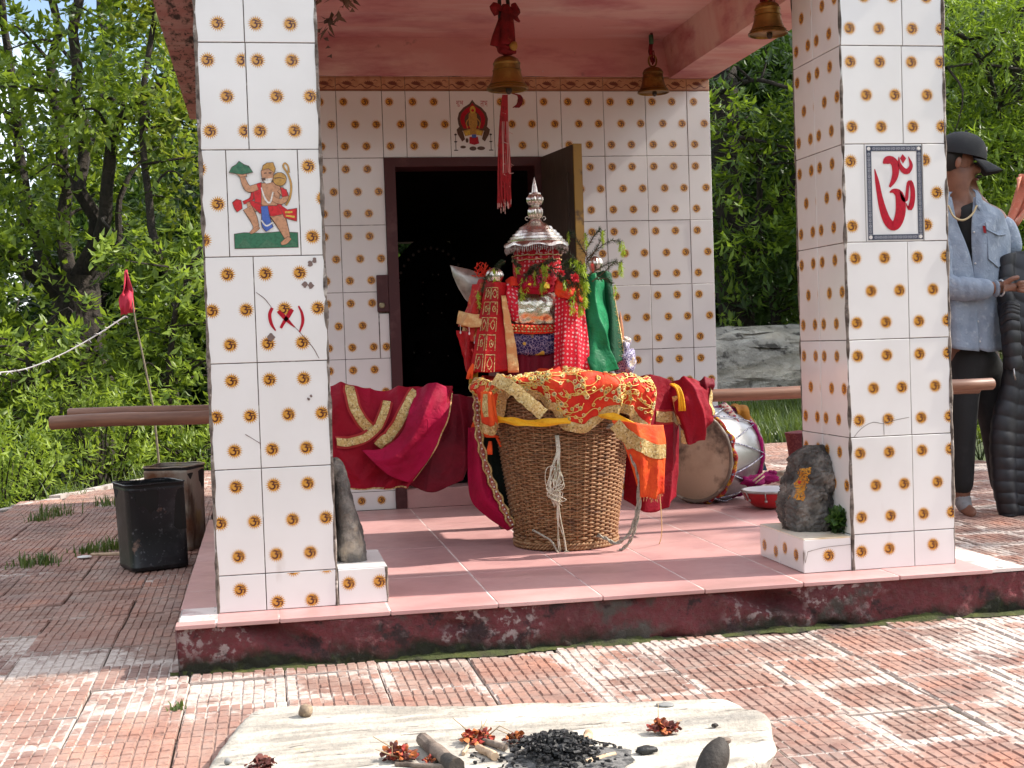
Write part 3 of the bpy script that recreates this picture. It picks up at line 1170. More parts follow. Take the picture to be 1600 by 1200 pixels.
beam(2.056, 2.288, 0.375, WY - 0.004, 1.962, 2.152, (0.030, 0))
beam(0.0, 0.225, 0.375, WY - 0.004, 1.962, 2.152)
mb = MB()
k = 40
vs, fs = [], []
for i in range(k + 1):
    x = 0.228 + (2.083 - 0.228) * i / k
    for q, (yy, zz) in enumerate(((WY - 0.002, 1.9685), (WY - 0.014, 1.972), (WY - 0.016, 2.07), (WY - 0.010, 2.151))):
        vs.append((x, yy + 0.004 * noise.noise(Vector((x * 5, q * 3.0, 0))), zz + (0.003 * noise.noise(Vector((x * 8, q, 2))) if q < 2 else 0)))
for i in range(k):
    for q in range(3):
        a = i * 4 + q
        fs.append((a, a + 4, a + 5, a + 1))
mb.add(vs, fs)
mb.build('beam', m_pink, roof)
mb = MB()
mb.box(0.0, 2.285, 0.003, 0.370, 1.9625, 2.1515)
mb.build('beam', m_pink, roof)

# ---- sanctum behind the doorway
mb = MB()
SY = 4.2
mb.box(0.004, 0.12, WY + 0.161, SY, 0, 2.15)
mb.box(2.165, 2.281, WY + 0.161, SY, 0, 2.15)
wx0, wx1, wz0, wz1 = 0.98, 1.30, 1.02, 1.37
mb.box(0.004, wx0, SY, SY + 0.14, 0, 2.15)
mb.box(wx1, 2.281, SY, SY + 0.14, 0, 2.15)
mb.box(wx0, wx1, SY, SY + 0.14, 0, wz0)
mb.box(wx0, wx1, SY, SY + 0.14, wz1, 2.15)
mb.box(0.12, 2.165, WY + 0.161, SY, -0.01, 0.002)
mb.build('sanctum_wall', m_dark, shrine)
mb = MB()
mb.box(-0.002, 0.003, WY + 0.165, SY + 0.145, 0, 2.15)
mb.box(2.282, 2.287, WY + 0.165, SY + 0.145, 0, 2.15)
mb.box(0.0, 2.285, SY + 0.141, SY + 0.15, 0, 0.9)
mb.build('outer_plaster', m_pink, shrine)

# door frame, leaf, lock
mb = MB()
mb.box(0.7295, 0.778, WY - 0.012, WY + 0.165, 0.0, 1.5995)
mb.box(1.424, 1.4695, WY - 0.012, WY + 0.165, 0.0, 1.5995)
mb.box(0.778, 1.424, WY - 0.012, WY + 0.165, 1.558, 1.5995)
frame = mb.build('door_frame', m_frame, shrine)
mb = MB()
mb.cbox(0.7785, 1.4235, WY - 0.006, WY + 0.163, 0.0, 0.086, 0.002)
mb.build('threshold', m_floor, shrine)
Mx = Matrix.Translation((1.452, 2.195, 0)) @ Matrix.Rotation(math.atan2(-0.405, 0.062), 4, 'Z')
mb = MB()
mb.box(0.0, 0.40, 0.0, 0.034, 0.06, 1.595, Mx)
for z0, z1 in ((0.16, 0.5), (0.6, 1.0), (1.1, 1.48)):
    mb.box(0.06, 0.34, -0.008, 0.0, z0, z1, Mx)
door = mb.build('door', m_doorwood, shrine)
mb = MB()
mb.box(0.4005, 0.409, -0.002, 0.037, 0.06, 1.597, Mx)
mb.build('painted_edge', m_ochre, door)
mb = MB()
q0, q1 = at(587.5, 430, WY), at(606, 487, WY)
mb.cbox(q0.x, 0.7285, WY - 0.016, WY - 0.001, q1.z, q0.z, c=0.003)
lk = mb.build('lock_plate', m_frame, frame)
mb = MB()
q = at(597, 477, WY - 0.02)
mb.lathe([(0.0, -0.006), (0.013, -0.006), (0.014, 0.0), (0.010, 0.005), (0.0, 0.005)], q, 16, Matrix.Rotation(PI / 2, 4, 'X'))
m_steel = pm('dull_brass', (0.32, 0.27, 0.17), rough=0.4, metal=0.8)
mb.build('keyhole', m_steel, frame, smooth=True)

# idol in the dark of the sanctum
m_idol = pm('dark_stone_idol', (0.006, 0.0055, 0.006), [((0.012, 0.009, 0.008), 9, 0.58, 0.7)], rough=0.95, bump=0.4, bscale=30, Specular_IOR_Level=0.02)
idol = thing('sanctum_idol', 'dark carved idol under an arch deep inside the doorway', 'statue', (1.11, 3.6, 0))
mb = MB()
arc_ = [(1.11 - 0.24, 0.4), (1.11 - 0.26, 1.0), (1.11 - 0.22, 1.2), (1.11 - 0.10, 1.325), (1.11 + 0.0, 1.36), (1.11 + 0.10, 1.325), (1.11 + 0.22, 1.2), (1.11 + 0.26, 1.0), (1.11 + 0.24, 0.4)]
mb.add([(a, 3.66, b) for a, b in arc_] + [(a, 3.74, b) for a, b in arc_], [tuple(range(8, -1, -1)), tuple(range(9, 18))] + [(i, i + 1, i + 10, i + 9) for i in range(8)] + [(8, 0, 9, 17)])
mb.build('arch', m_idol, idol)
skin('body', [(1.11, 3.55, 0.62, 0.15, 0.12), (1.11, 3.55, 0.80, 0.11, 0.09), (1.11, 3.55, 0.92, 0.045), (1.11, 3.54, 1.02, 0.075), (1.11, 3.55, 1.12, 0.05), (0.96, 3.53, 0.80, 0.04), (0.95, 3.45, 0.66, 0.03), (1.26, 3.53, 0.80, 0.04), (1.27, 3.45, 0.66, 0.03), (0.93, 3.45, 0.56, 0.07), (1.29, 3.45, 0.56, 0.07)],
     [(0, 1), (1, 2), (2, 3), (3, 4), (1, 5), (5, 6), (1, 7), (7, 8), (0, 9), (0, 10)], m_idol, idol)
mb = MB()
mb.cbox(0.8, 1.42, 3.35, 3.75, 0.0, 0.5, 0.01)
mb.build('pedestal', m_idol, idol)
mb = MB()
for u, v in ((676, 429), (685, 429), (661, 460), (661, 441), (697, 460), (647, 551), (671, 551), (700, 556), (690, 489), (669, 489), (660, 475)):
    mb.ball(at(u, v, 3.40), 0.005, 6, 4)
for i in range(19):
    a = PI * i / 18
    mb.ball((1.11 - 0.2 * math.cos(a), 3.65, 1.02 + 0.27 * math.sin(a)), 0.009, 6, 4)
mb.build('beads', pm('glass_bead', (0.10, 0.085, 0.07), rough=0.3), idol)['kind'] = 'stuff'
# ================================================================== ground, paving and things lying on it
RG = random.Random(11)


def terr_edge(y):
    return -1.406 + 0.483 * (y - 4.433) if y < 6.3 else -0.5


def ground_z(x, y):
    ex = terr_edge(min(y, 6.3))
    left = ex - x
    far = y - 6.6
    z = -0.20
    if left > 0:
        z -= 0.55 * left / (1 + left * 0.01) if left < 60 else 0.55 * 60 / 1.6
        if left > 45:
            z += (left - 45) * 0.42
    if far > 0 and x > ex - 1:
        k = max(0.0, min(1.0, (x - 0.0) / 3.0))
        z += k * min(far * 0.10, 3.0) - (1 - k) * far * 0.12
        if far > 45:
            z += (far - 45) * (0.30 if k < 0.5 else 0.15)
    if x > 4.85:
        z += min((x - 4.85) * 0.10, 4)
    r = math.hypot(x, y)
    if r > 12:
        z += (noise.noise(Vector((x * 0.03, y * 0.03, 1))) * 3 + noise.noise(Vector((x * 0.011, y * 0.011, 5))) * 12) * min((r - 12) / 60, 1)
    return z


def terrain():
    a = [0.0]
    d = 0.5
    while a[-1] < 420:
        a.append(a[-1] + d)
        d *= 1.085
    ax = [-v for v in reversed(a[1:])] + a
    mb = MB()
    n_ = len(ax)
    vs = [(x + 1, y + 3, ground_z(x + 1, y + 3) - (0.03 if -5 < x < 6 else 0)) for y in ax for x in ax]
    mb.add(vs, [(j * n_ + i, j * n_ + i + 1, (j + 1) * n_ + i + 1, (j + 1) * n_ + i) for j in range(n_ - 1) for i in range(n_ - 1)])
    m = pm('soil_and_turf', (0.055, 0.075, 0.022), [((0.09, 0.06, 0.035), 0.8, 0.5, 0.65), ((0.03, 0.05, 0.018), 3, 0.45, 0.65), ((0.11, 0.12, 0.04), 11, 0.58, 0.72)], rough=0.95, bump=0.8, bscale=9, bdist=0.1)
    return tag(mb.build('ground', m, None, smooth='all'), kind='structure')


terrain()


def paving_material():
    n = N('red_chequered_paving')
    p = n.coord('World')
    uv = n.n('TexCoord').outputs['UV']
    c = n.mix(n.ramp(n.noise(p, 1.1, 3), 0.40, 0.62), (0.325, 0.168, 0.124), (0.245, 0.132, 0.105))
    c = n.mix(n.ramp(n.noise(p, 4.5), 0.52, 0.66), c, (0.385, 0.18, 0.122))
    c = n.mix(n.ramp(n.noise(p, 2.0, 5), 0.50, 0.66), c, (0.165, 0.098, 0.086))
    c = n.mix(n.ramp(n.noise(p, 85, 4), 0.5, 0.72), c, (0.17, 0.085, 0.066))
    c = n.mix(n.ramp(n.noise(p, 13, 6, 0.7), 0.56, 0.70, 0.0, 0.7), c, (0.11, 0.07, 0.058))
    se = n.n('SeparateXYZ')
    n.l(p, se.inputs[0])
    groove = n.ramp(se.outputs[2], GZ - 0.0022, GZ - 0.0040)
    c = n.mix(n.math('MULTIPLY', groove, 0.42), c, (0.15, 0.095, 0.075))
    su = n.n('SeparateXYZ')
    n.l(uv, su.inputs[0])

    def edge(s):
        return n.math('ABSOLUTE', n.math('SUBTRACT', s, 0.5))
    e = n.math('MAXIMUM', edge(su.outputs[0]), edge(su.outputs[1]))
    e = n.ramp(e, 0.28, 0.5)
    # lime: thick on the big joints and in wide worn blotches
    xr = n.ramp(se.outputs[0], -0.6, 1.9)
    yb = n.ramp(se.outputs[1], 2.2, -0.1)
    patch = n.math('ADD', n.noise(p, 1.25, 4, 0.6), n.math('MULTIPLY', n.math('MULTIPLY', e, n.math('ADD', xr, 0.25)), 0.155))
    patch = n.math('ADD', patch, n.math('MULTIPLY', yb, 0.055))
    fine = n.math('MULTIPLY', n.math('SUBTRACT', n.noise(p, 34, 6, 0.72), 0.5), 0.36)
    patch = n.math('ADD', patch, fine)
    lime_g = n.math('MULTIPLY', n.ramp(patch, 0.585, 0.65), n.ramp(groove, 0.0, 0.6))
    lime_t = n.ramp(patch, 0.68, 0.76)
    lime = n.math('MAXIMUM', n.math('MULTIPLY', lime_g, 0.82), n.math('MULTIPLY', lime_t, 0.9))
    c = n.mix(lime, c, n.mix(n.ramp(n.noise(p, 50), 0.4, 0.65), (0.60, 0.535, 0.49), (0.43, 0.35, 0.31)))
    c = n.mix(n.ramp(n.noise(p, 6.5, 6, 0.68), 0.40, 0.70, 0.0, 0.42), c, (0.46, 0.375, 0.325))
    nm = n.bump(n.noise(p, 130, 6, 0.7), 0.45, 0.004)
    n.pbr(c, 0.82, 0, nm)
    return n.m


m_pave = paving_material()
m_bed = pm('dark_joint_soil', (0.07, 0.05, 0.04), [((0.05, 0.055, 0.02), 6, 0.52, 0.66), ((0.35, 0.3, 0.27), 9, 0.62, 0.7)], rough=0.95)
TX, TY = 0.256, 0.263
X00, Y00 = -0.585 - 0.256 * 14, -0.205 - 0.263 * 12


def paving_tile(seed, studs=True):
    r = random.Random(seed)
    vs, fs, uv = [], [], []
    w, h = TX - 0.004, TY - 0.004
    base = -0.0042

    def quad(q):
        b = len(vs)
        vs.extend(q)
        fs.append((b, b + 1, b + 2, b + 3))
    quad([(0, 0, base), (w, 0, base), (w, h, base), (0, h, base)])
    for a, b in (((0, 0), (w, 0)), ((w, 0), (w, h)), ((w, h), (0, h)), ((0, h), (0, 0))):
        quad([(a[0], a[1], -0.03), (b[0], b[1], -0.03), (b[0], b[1], base), (a[0], a[1], base)])
    nx, ny = 9, 5
    for i in range(nx):
        for j in range(ny):
            g = 0.0016
            x0, x1 = w * i / nx + g + r.uniform(-.0008, .0008), w * (i + 1) / nx - g + r.uniform(-.0008, .0008)
            y0, y1 = h * j / ny + g + r.uniform(-.001, .001), h * (j + 1) / ny - g + r.uniform(-.001, .001)
            z = r.uniform(-0.0018, 0.0006)
            if r.random() < 0.10:
                z -= r.uniform(0.0008, 0.0024)
            if r.random() < 0.12:
                x0 += r.uniform(0, .004)
                y1 -= r.uniform(0, .008)
            t = 0.0022
            b = len(vs)
            vs.extend([(x0, y0, base), (x1, y0, base), (x1, y1, base), (x0, y1, base), (x0 + t, y0 + t, z + r.uniform(-.0008, .0008)), (x1 - t, y0 + t, z), (x1 - t, y1 - t, z + r.uniform(-.0008, .0008)), (x0 + t, y1 - t, z)])
            fs.extend([tuple(b + k for k in f) for f in ((4, 5, 6, 7), (0, 1, 5, 4), (1, 2, 6, 5), (2, 3, 7, 6), (3, 0, 4, 7))])
    return np.array(vs), fs


PV = [paving_tile(s) for s in range(9)]


def pave_mesh(vs, fs, uv, name):
    me = bpy.data.meshes.new(name)
    me.from_pydata([tuple(v) for v in vs], [], fs)
    me.materials.append(m_pave)
    u = me.uv_layers.new(name='UVMap')
    idx = np.zeros(len(me.loops), dtype=np.int32)
    me.loops.foreach_get('vertex_index', idx)
    u.data.foreach_set('uv', np.asarray(uv)[idx].ravel())
    finish(me, False)
    return me


PM = [pave_mesh(v, f, v[:, :2] / np.array([[TX, TY]]), 'paving_tile') for v, f in PV]


def in_terrace(x, y):
    if y > 6.5 or y < -3.2 or x > 4.75 or x < -4.2:
        return False
    return x > terr_edge(y) + 0.05


def in_view(x, y, z=GZ, m=30):
    d = Vector((x, y, z)) - CAMP
    q = d.dot(FWD)
    if q < 0.2:
        return False
    u = 800 + FPX * d.dot(RI) / q
    v = 600 - FPX * d.dot(UP) / q
    return -m < u < 1600 + m and -m < v < 1200 + m


mb = MB()
k = 40
pts = [(terr_edge(-3.4 + 9.9 * i / k), -3.4 + 9.9 * i / k) for i in range(k + 1)]
vs, fs = [], []
for x, y in pts:
    x = max(x, -4.4)
    x += 0.05 * noise.noise(Vector((y * 2, 0, 0)))
    vs += [(x, y, GZ - 0.012), (4.8, y, GZ - 0.012), (x - 0.03, y, GZ - 0.15), (4.83, y, GZ - 0.15)]
for i in range(k):
    a = i * 4
    fs += [(a, a + 1, a + 5, a + 4), (a + 2, a, a + 4, a + 6), (a + 1, a + 3, a + 7, a + 5)]
mb.add(vs, fs)
terrace = tag(mb.build('paved_terrace', m_bed), kind='structure')
WORLD[terrace.name] = Vector((0, 0, 0))
spots, far_spots = [], []
for i in range(40):
    for j in range(40):
        x, y = X00 + i * TX, Y00 + j * TY
        cx, cy = x + TX / 2, y + TY / 2
        if not in_terrace(cx, cy):
            continue
        if PX0 < x and x + TX < PX1 and PY0 < y and cy < 4.2:
            continue
        vis = any(in_view(a, b) for a, b in ((x, y), (x + TX, y), (x, y + TY), (x + TX, y + TY)))
        hid = (0.1 < cx < 2.45 and cy > 0.1) or (-0.2 < cx < 3.6 and cy > 4.6) or (cx > 2.3 and cx < 2.9 and cy > 4)
        (spots if vis and not hid else far_spots).append((x, y, (Vector((cx, cy, 0)) - CAMP).length))
spots.sort(key=lambda t: t[2])
far_spots += spots[295:]
spots = spots[:295]
for x, y, d in spots:
    o = bpy.data.objects.new('paving_tile', PM[RG.randrange(9)])
    link(o, terrace)
    o.location = (x + RG.uniform(-.0015, .0015), y + RG.uniform(-.0015, .0015), GZ + 0.0 + RG.uniform(-0.004, 0.002))
    o.rotation_euler = (RG.uniform(-.012, .012), RG.uniform(-.012, .012), RG.uniform(-.012, .012))
VV, FF, UU = [], [], []
b = 0
for x, y, d in far_spots:
    v, f = PV[RG.randrange(9)]
    VV.append(v + np.array([x, y, GZ + RG.uniform(-.003, .002)]))
    UU.append(v[:, :2] / np.array([[TX, TY]]))
    FF += [tuple(b + k for k in q) for q in f]
    b += len(v)
o = link(bpy.data.objects.new('paving_tiles_beyond', pave_mesh(np.concatenate(VV), FF, np.concatenate(UU), 'paving_tiles_beyond')), terrace)
o['kind'] = 'stuff'
# pale kerb along the drop
mb = MB()
for i in range(44):
    y = -1.2 + i * 0.175
    a, c = (terr_edge(y), y), (terr_edge(y + 0.17), y + 0.17)
    w = 0.035
    zt_ = GZ + 0.004 + RG.uniform(-.01, .01)
    mb.add([(a[0] - w, a[1], GZ - 0.1), (a[0] + w, a[1], GZ - 0.1), (c[0] + w, c[1], GZ - 0.1), (c[0] - w, c[1], GZ - 0.1), (a[0] - w, a[1], zt_), (a[0] + w, a[1], zt_), (c[0] + w, c[1], zt_), (c[0] - w, c[1], zt_)],
           [(4, 5, 6, 7), (0, 1, 5, 4), (1, 2, 6, 5), (2, 3, 7, 6), (3, 0, 4, 7)])
m_kerb = pm('weathered_kerb', (0.42, 0.37, 0.34), [((0.15, 0.11, 0.09), 9, 0.5, 0.66)], rough=0.9, bump=0.4)
ke = mb.build('kerb', m_kerb, terrace)
ke['kind'] = 'stuff'

# moss along the foot of the platform
m_moss = pm('moss', (0.045, 0.055, 0.012), [((0.10, 0.105, 0.018), 24, 0.5, 0.66), ((0.02, 0.018, 0.012), 12, 0.5, 0.64)], rough=1, bump=1, bscale=90)
mb = MB()
k = 220
vs, fs = [], []
for i in range(k + 1):
    x = -0.13 + (2.48 + 0.13) * i / k
    w = max(0.004, 0.020 + 0.030 * noise.noise(Vector((x * 3.3, 1, 0))) + 0.016 * noise.noise(Vector((x * 11, 1, 0))))
    w *= min(1, max(0.15, (x + 0.13) * 2))
    hh = max(0.002, 0.012 + 0.018 * noise.noise(Vector((x * 4, 7, 0))))
    for q in range(5):
        t = q / 4
        vs.append((x, PY0 + 0.02 - w * 1.5 * t, GZ - 0.002 + hh * (1 - t) ** 1.5 + 0.004 * noise.noise(Vector((x * 40, q, 0)))))
for i in range(k):
    for q in range(4):
        a = i * 5 + q
        fs.append((a, a + 5, a + 6, a + 1))
mb.add(vs, fs)
tag(mb.build('moss', m_moss, None, smooth=True), kind='stuff')

# ---- pale slab of the fire place
m_slab = pm('pale_schist', (0.42, 0.385, 0.33), [((0.27, 0.245, 0.21), 5, 0.44, 0.62, (0.8, 4.5, 1)), ((0.56, 0.525, 0.46), 3, 0.5, 0.66, (1, 3, 1)), ((0.12, 0.105, 0.09), 17, 0.615, 0.66, (0.6, 3.2, 1)), ((0.24, 0.225, 0.205), 2.6, 0.54, 0.70, (0.7, 3, 1)), ((0.62, 0.44, 0.16), 4, 0.68, 0.74)], rough=0.75, bump=0.7, bscale=34, bdist=0.014)
SZ = -0.098


def slab():
    out = [(-0.02, -1.42), (0.004, -1.2), (0.012, -1.08), (0.040, -0.93), (0.058, -0.84), (0.085, -0.735), (0.097, -0.698), (0.115, -0.684), (0.16, -0.688), (0.26, -0.712), (0.404, -0.752), (0.55, -0.79), (0.70, -0.829), (0.95, -0.885), (1.10, -0.922), (1.185, -0.938), (1.205, -0.955), (1.212, -1.02), (1.236, -1.07), (1.222, -1.13), (1.19, -1.22), (1.162, -1.31), (1.10, -1.38), (0.98, -1.47), (0.85, -1.66), (0.55, -1.78), (0.25, -1.72), (0.05, -1.6)]
    P = cr([Vector((a, c, 0)) for a, c in out] + [Vector((*out[0], 0))], 140)[:-1]
    ctr = Vector((0.6, -1.22, 0))
    mb = MB()
    n_ = len(P)
    vs = []
    rings = [0.0, 0.2, 0.4, 0.55, 0.7, 0.8, 0.88, 0.94, 0.975, 0.993]
    for rr in rings:
        for p in P:
            q = ctr.lerp(p + Vector((0.006 * noise.noise(p * 23), 0.006 * noise.noise(p * 23 + Vector((5, 0, 0))), 0)), rr)
            # cleavage steps running with the grain
            g = noise.noise(Vector((q.x * 1.6 + q.y * 0.4, q.y * 9 - q.x * 1.5, 0)))
            g += 0.8 * (math.floor(2.5 * noise.noise(Vector((q.x * 2.4, q.y * 7 - q.x * 2, 4)))) / 2.0)
            vs.append((q.x, q.y, SZ + 0.004 * g + 0.003 * noise.noise(q * 13) - (0.006 if rr > 0.98 else 0)))
    for p in P:
        vs.append((p.x * 1.0, p.y, SZ - 0.016))
    for p in P:
        q = ctr.lerp(p, 0.975)
        vs.append((q.x, q.y, GZ - 0.004))
    fs = []
    for i in range(len(rings) + 1):
        for j in range(n_):
            j2 = (j + 1) % n_
            fs.append((i * n_ + j, i * n_ + j2, (i + 1) * n_ + j2, (i + 1) * n_ + j))
    mb.add(vs, fs)
    o = mb.build('stone_slab', m_slab, None, smooth=True)
    return tag(o, 'pale irregular stone slab lying on the red paving, used as a fire place', 'stone slab')


slab()
m_char = pm('charcoal', (0.012, 0.012, 0.013), [((0.045, 0.045, 0.05), 40, 0.55, 0.7)], rough=0.55, bump=0.6, bscale=120)
m_ash = pm('grey_ash', (0.16, 0.155, 0.15), [((0.05, 0.05, 0.05), 60, 0.45, 0.6)], rough=1, bump=0.7, bscale=150)


def chunk(mb, c, r, rg, sc=None):
    M = Matrix.Rotation(rg.uniform(0, 6.28), 4, 'Z') @ Matrix.Rotation(rg.uniform(-0.6, 0.6), 4, 'X')
    sc = sc or (rg.uniform(0.7, 1.6), rg.uniform(0.5, 0.9), rg.uniform(0.4, 0.8))
    vs = []
    for s_ in ((-1, -1, -1), (1, -1, -1), (1, 1, -1), (-1, 1, -1), (-1, -1, 1), (1, -1, 1), (1, 1, 1), (-1, 1, 1)):
        v = M @ Vector([s_[k] * r * sc[k] * rg.uniform(0.55, 1.0) for k in range(3)])
        vs.append(v + Vector(c))
    mb.add(vs, [(0, 3, 2, 1), (4, 5, 6, 7), (0, 1, 5, 4), (1, 2, 6, 5), (2, 3, 7, 6), (3, 0, 4, 7)])


cc = on(868, 1180, SZ)
mb = MB()
for _ in range(1300):
    a, r_ = RG.uniform(0, 6.28), abs(RG.gauss(0, 0.5))
    x, y = cc.x + math.cos(a) * r_ * 0.095 + RG.uniform(-.012, .012), cc.y - 0.02 + math.sin(a) * r_ * 0.12
    hh = 0.050 * max(0, 1 - (r_ * 0.75) ** 1.2)
    chunk(mb, (x, y, SZ + 0.004 + hh * RG.uniform(0.3, 1)), RG.uniform(0.0025, 0.0065), RG)
for _ in range(60):
    q = on(RG.uniform(730, 970), RG.uniform(1165, 1215), SZ)
    chunk(mb, (q.x, q.y, SZ + 0.003), RG.uniform(0.002, 0.005), RG)
tag(mb.build('charcoal', m_char), 'black heap of charcoal on the pale slab', None, None, 'stuff')
mb = MB()
k = 24
vs = [(cc.x + 0.02, cc.y - 0.03, SZ + 0.012)]
for rr in (0.5, 1.0):
    for j in range(k):
        a = 2 * PI * j / k
        w = rr * (1 + 0.35 * noise.noise(Vector((math.cos(a) * 2, math.sin(a) * 2, 3))))
        vs.append((cc.x + 0.015 + 0.13 * w * math.cos(a), cc.y - 0.05 + 0.12 * w * math.sin(a), SZ + (0.008 if rr < 1 else 0.0015)))
fs = [(0, 1 + j, 1 + (j + 1) % k) for j in range(k)] + [(1 + j, 1 + k + j, 1 + k + (j + 1) % k, 1 + (j + 1) % k) for j in range(k)]
mb.add(vs, fs)
tag(mb.build('ash', m_ash, None, smooth='all'), kind='stuff')

m_bark = pm('grey_bark', (0.19, 0.145, 0.115), [((0.09, 0.065, 0.05), 30, 0.45, 0.62), ((0.33, 0.28, 0.23), 18, 0.6, 0.72)], rough=0.9, bump=0.7, bscale=60)
m_pale_wood = pm('pale_split_wood', (0.50, 0.36, 0.24), [((0.30, 0.19, 0.12), 26, 0.5, 0.65)], rough=0.8)
m_burnt = pm('charred_wood', (0.03, 0.024, 0.02), [((0.10, 0.075, 0.055), 22, 0.55, 0.7)], rough=0.75, bump=0.6, bscale=70)


def stick(name, label, a, b, r0, r1, mat, cat='stick', tip=None, wob=0.004, lift=0.0, group=None, ends=None):
    """a piece of wood from picture point a to b, lying at the slab's height"""
    A, B = on(*a, SZ + r0 + lift), on(*b, SZ + r1)
    n_ = 9
    path = [A.lerp(B, i / (n_ - 1)) + Vector((noise.noise(Vector((i * 0.7, a[0], 0))), noise.noise(Vector((i * 0.7, a[0], 5))), 0.3 * noise.noise(Vector((i * 0.7, a[0], 9))))) * wob for i in range(n_)]
    rs = [(r0 + (r1 - r0) * i / (n_ - 1)) * (1 + 0.18 * noise.noise(Vector((i * 1.1, a[1], 2)))) for i in range(n_)]
    root = thing(name, label, cat, A, group)
    mb = MB()
    mb.tube(path[:7] if tip else path, rs[:7] if tip else rs, n=9)
    mb.build('wood', mat, root, smooth=True)
    if tip:
        mb = MB()
        mb.tube(path[6:], [r * 1.03 for r in rs[6:]], n=9)
        mb.build('charred_end', tip, root, smooth=True)
    return root


stick('burnt_branch', 'thick grey branch with charred end left of the charcoal heap', (660, 1155), (712, 1198), 0.0145, 0.0165, m_bark, tip=m_burnt, wob=0.006)
stick('burnt_stick', 'short pale stick with cut end touching the charcoal heap', (747, 1168), (775, 1182), 0.008, 0.009, m_pale_wood)
stick('burnt_stick', 'thin grey twig at the lower left of the charcoal', (618, 1194), (700, 1199), 0.005, 0.006, m_bark)
stick('burnt_stick', 'pale peeled stick at the right foot of the charcoal', (915, 1192), (960, 1178), 0.007, 0.005, m_pale_wood)
stick('wood_chip', 'upright curved brown chip of wood right of the charcoal', (907, 1170), (920, 1147), 0.006, 0.011, m_pale_wood, lift=0.004)
stick('burnt_stick', 'slim pale twig leaning across the slab behind the charcoal', (724, 1178), (735, 1158), 0.004, 0.003, m_pale_wood)
stick('burnt_stick', 'thin bent wire-like twig beyond the wood chip', (925, 1158), (958, 1163), 0.0016, 0.0022, m_burnt)
stick('burnt_stick', 'brown broken stick lying over the front of the wilted red flowers', (738, 1152), (790, 1168), 0.006, 0.0075, m_bark)
# charred log end standing on the right of the slab
A, B = on(1104, 1212, SZ), None
root = thing('charred_log', 'short dark charred log end standing at the right of the pale slab', 'log', A)
B = at(1130, 1156, A.y + 0.03)
mb = MB()
path = [A.lerp(B, t / 7) for t in range(8)]
mb.tube(path, [0.024, 0.027, 0.028, 0.028, 0.027, 0.024, 0.019, 0.011], n=12)
mb.build('wood', m_burnt, root, smooth=True)
mb = MB()
mb.ball(B + Vector((0.004, -0.006, 0.0)), 0.011, 8, 5, sc=(1, 0.8, 0.6))
mb.build('knot', m_bark, root, smooth=True)

m_petal = pm('wilted_red_petal', (0.30, 0.028, 0.018), [((0.42, 0.12, 0.03), 45, 0.5, 0.65), ((0.10, 0.015, 0.012), 30, 0.5, 0.66)], rough=0.75)
m_petal_o = pm('wilted_orange_petal', (0.45, 0.13, 0.03), [((0.22, 0.04, 0.02), 40, 0.5, 0.65)], rough=0.75)
m_petal_d = pm('dried_dark_petal', (0.10, 0.022, 0.016), [((0.17, 0.05, 0.03), 40, 0.5, 0.65)], rough=0.8)
m_straw = pm('dry_straw', (0.38, 0.27, 0.16), [((0.2, 0.13, 0.08), 40, 0.5, 0.66)], rough=0.9)


def wilted(label, u, v, size, mats, n=26, straw=3, flat=0.6, seed=0):
    rg = random.Random(seed)
    c = on(u, v, SZ + 0.004)
    root = thing('wilted_flower', label, 'flower', c, 'wilted flowers on the slab')
    for q, m in enumerate(mats):
        mb = MB()
        for _ in range(int(2.6 * n / len(mats))):
            a, e = rg.uniform(0, 6.28), rg.uniform(0.0, 1.2)
            d = Vector((math.cos(a) * math.cos(e), math.sin(a) * math.cos(e), math.sin(e) * flat))
            p = c + d * size * rg.uniform(0.05, 0.70) + Vector((0, 0, 0.003))
            L, W = size * rg.uniform(0.20, 0.36), size * rg.uniform(0.11, 0.21)
            t = (d + Vector((rg.uniform(-.7, .7), rg.uniform(-.7, .7), rg.uniform(-.3, .6)))).normalized()
            s_ = t.cross(Vector((rg.uniform(-1, 1), rg.uniform(-1, 1), 1))).normalized()
            nn = t.cross(s_)
            row = []
            for i in range(4):
                w = W * (0.35, 1.0, 0.9, 0.3)[i]
                pc_ = p + t * L * i / 3 + nn * L * 0.35 * (i / 3) ** 2
                row += [pc_ - s_ * w + nn * w * rg.uniform(.2, 1.1), pc_ + nn * rg.uniform(-.3, .3) * W, pc_ + s_ * w + nn * w * rg.uniform(.2, 1.1)]
            row = [Vector((x.x, x.y, max(x.z, SZ + 0.001))) for x in row]
            mb.add(row, [(i * 3 + j, i * 3 + j + 1, i * 3 + j + 4, i * 3 + j + 3) for i in range(3) for j in range(2)])
        mb.build('petals', m, root, smooth='all')['kind'] = 'stuff'
    if straw:
        mb = MB()
        for _ in range(straw):
            a = rg.uniform(0, 6.28)
            p = c + Vector((rg.uniform(-1, 1), rg.uniform(-1, 1), 0.3)) * size * 0.5
            mb.tube([p, p + Vector((math.cos(a), math.sin(a), rg.uniform(0.1, 0.8))) * size * 0.6, p + Vector((math.cos(a), math.sin(a), rg.uniform(0.0, 0.9))) * size * 1.2], [0.0015, 0.0013, 0.0008], n=5)
        mb.build('stalks', m_straw, root, smooth='all')['kind'] = 'stuff'


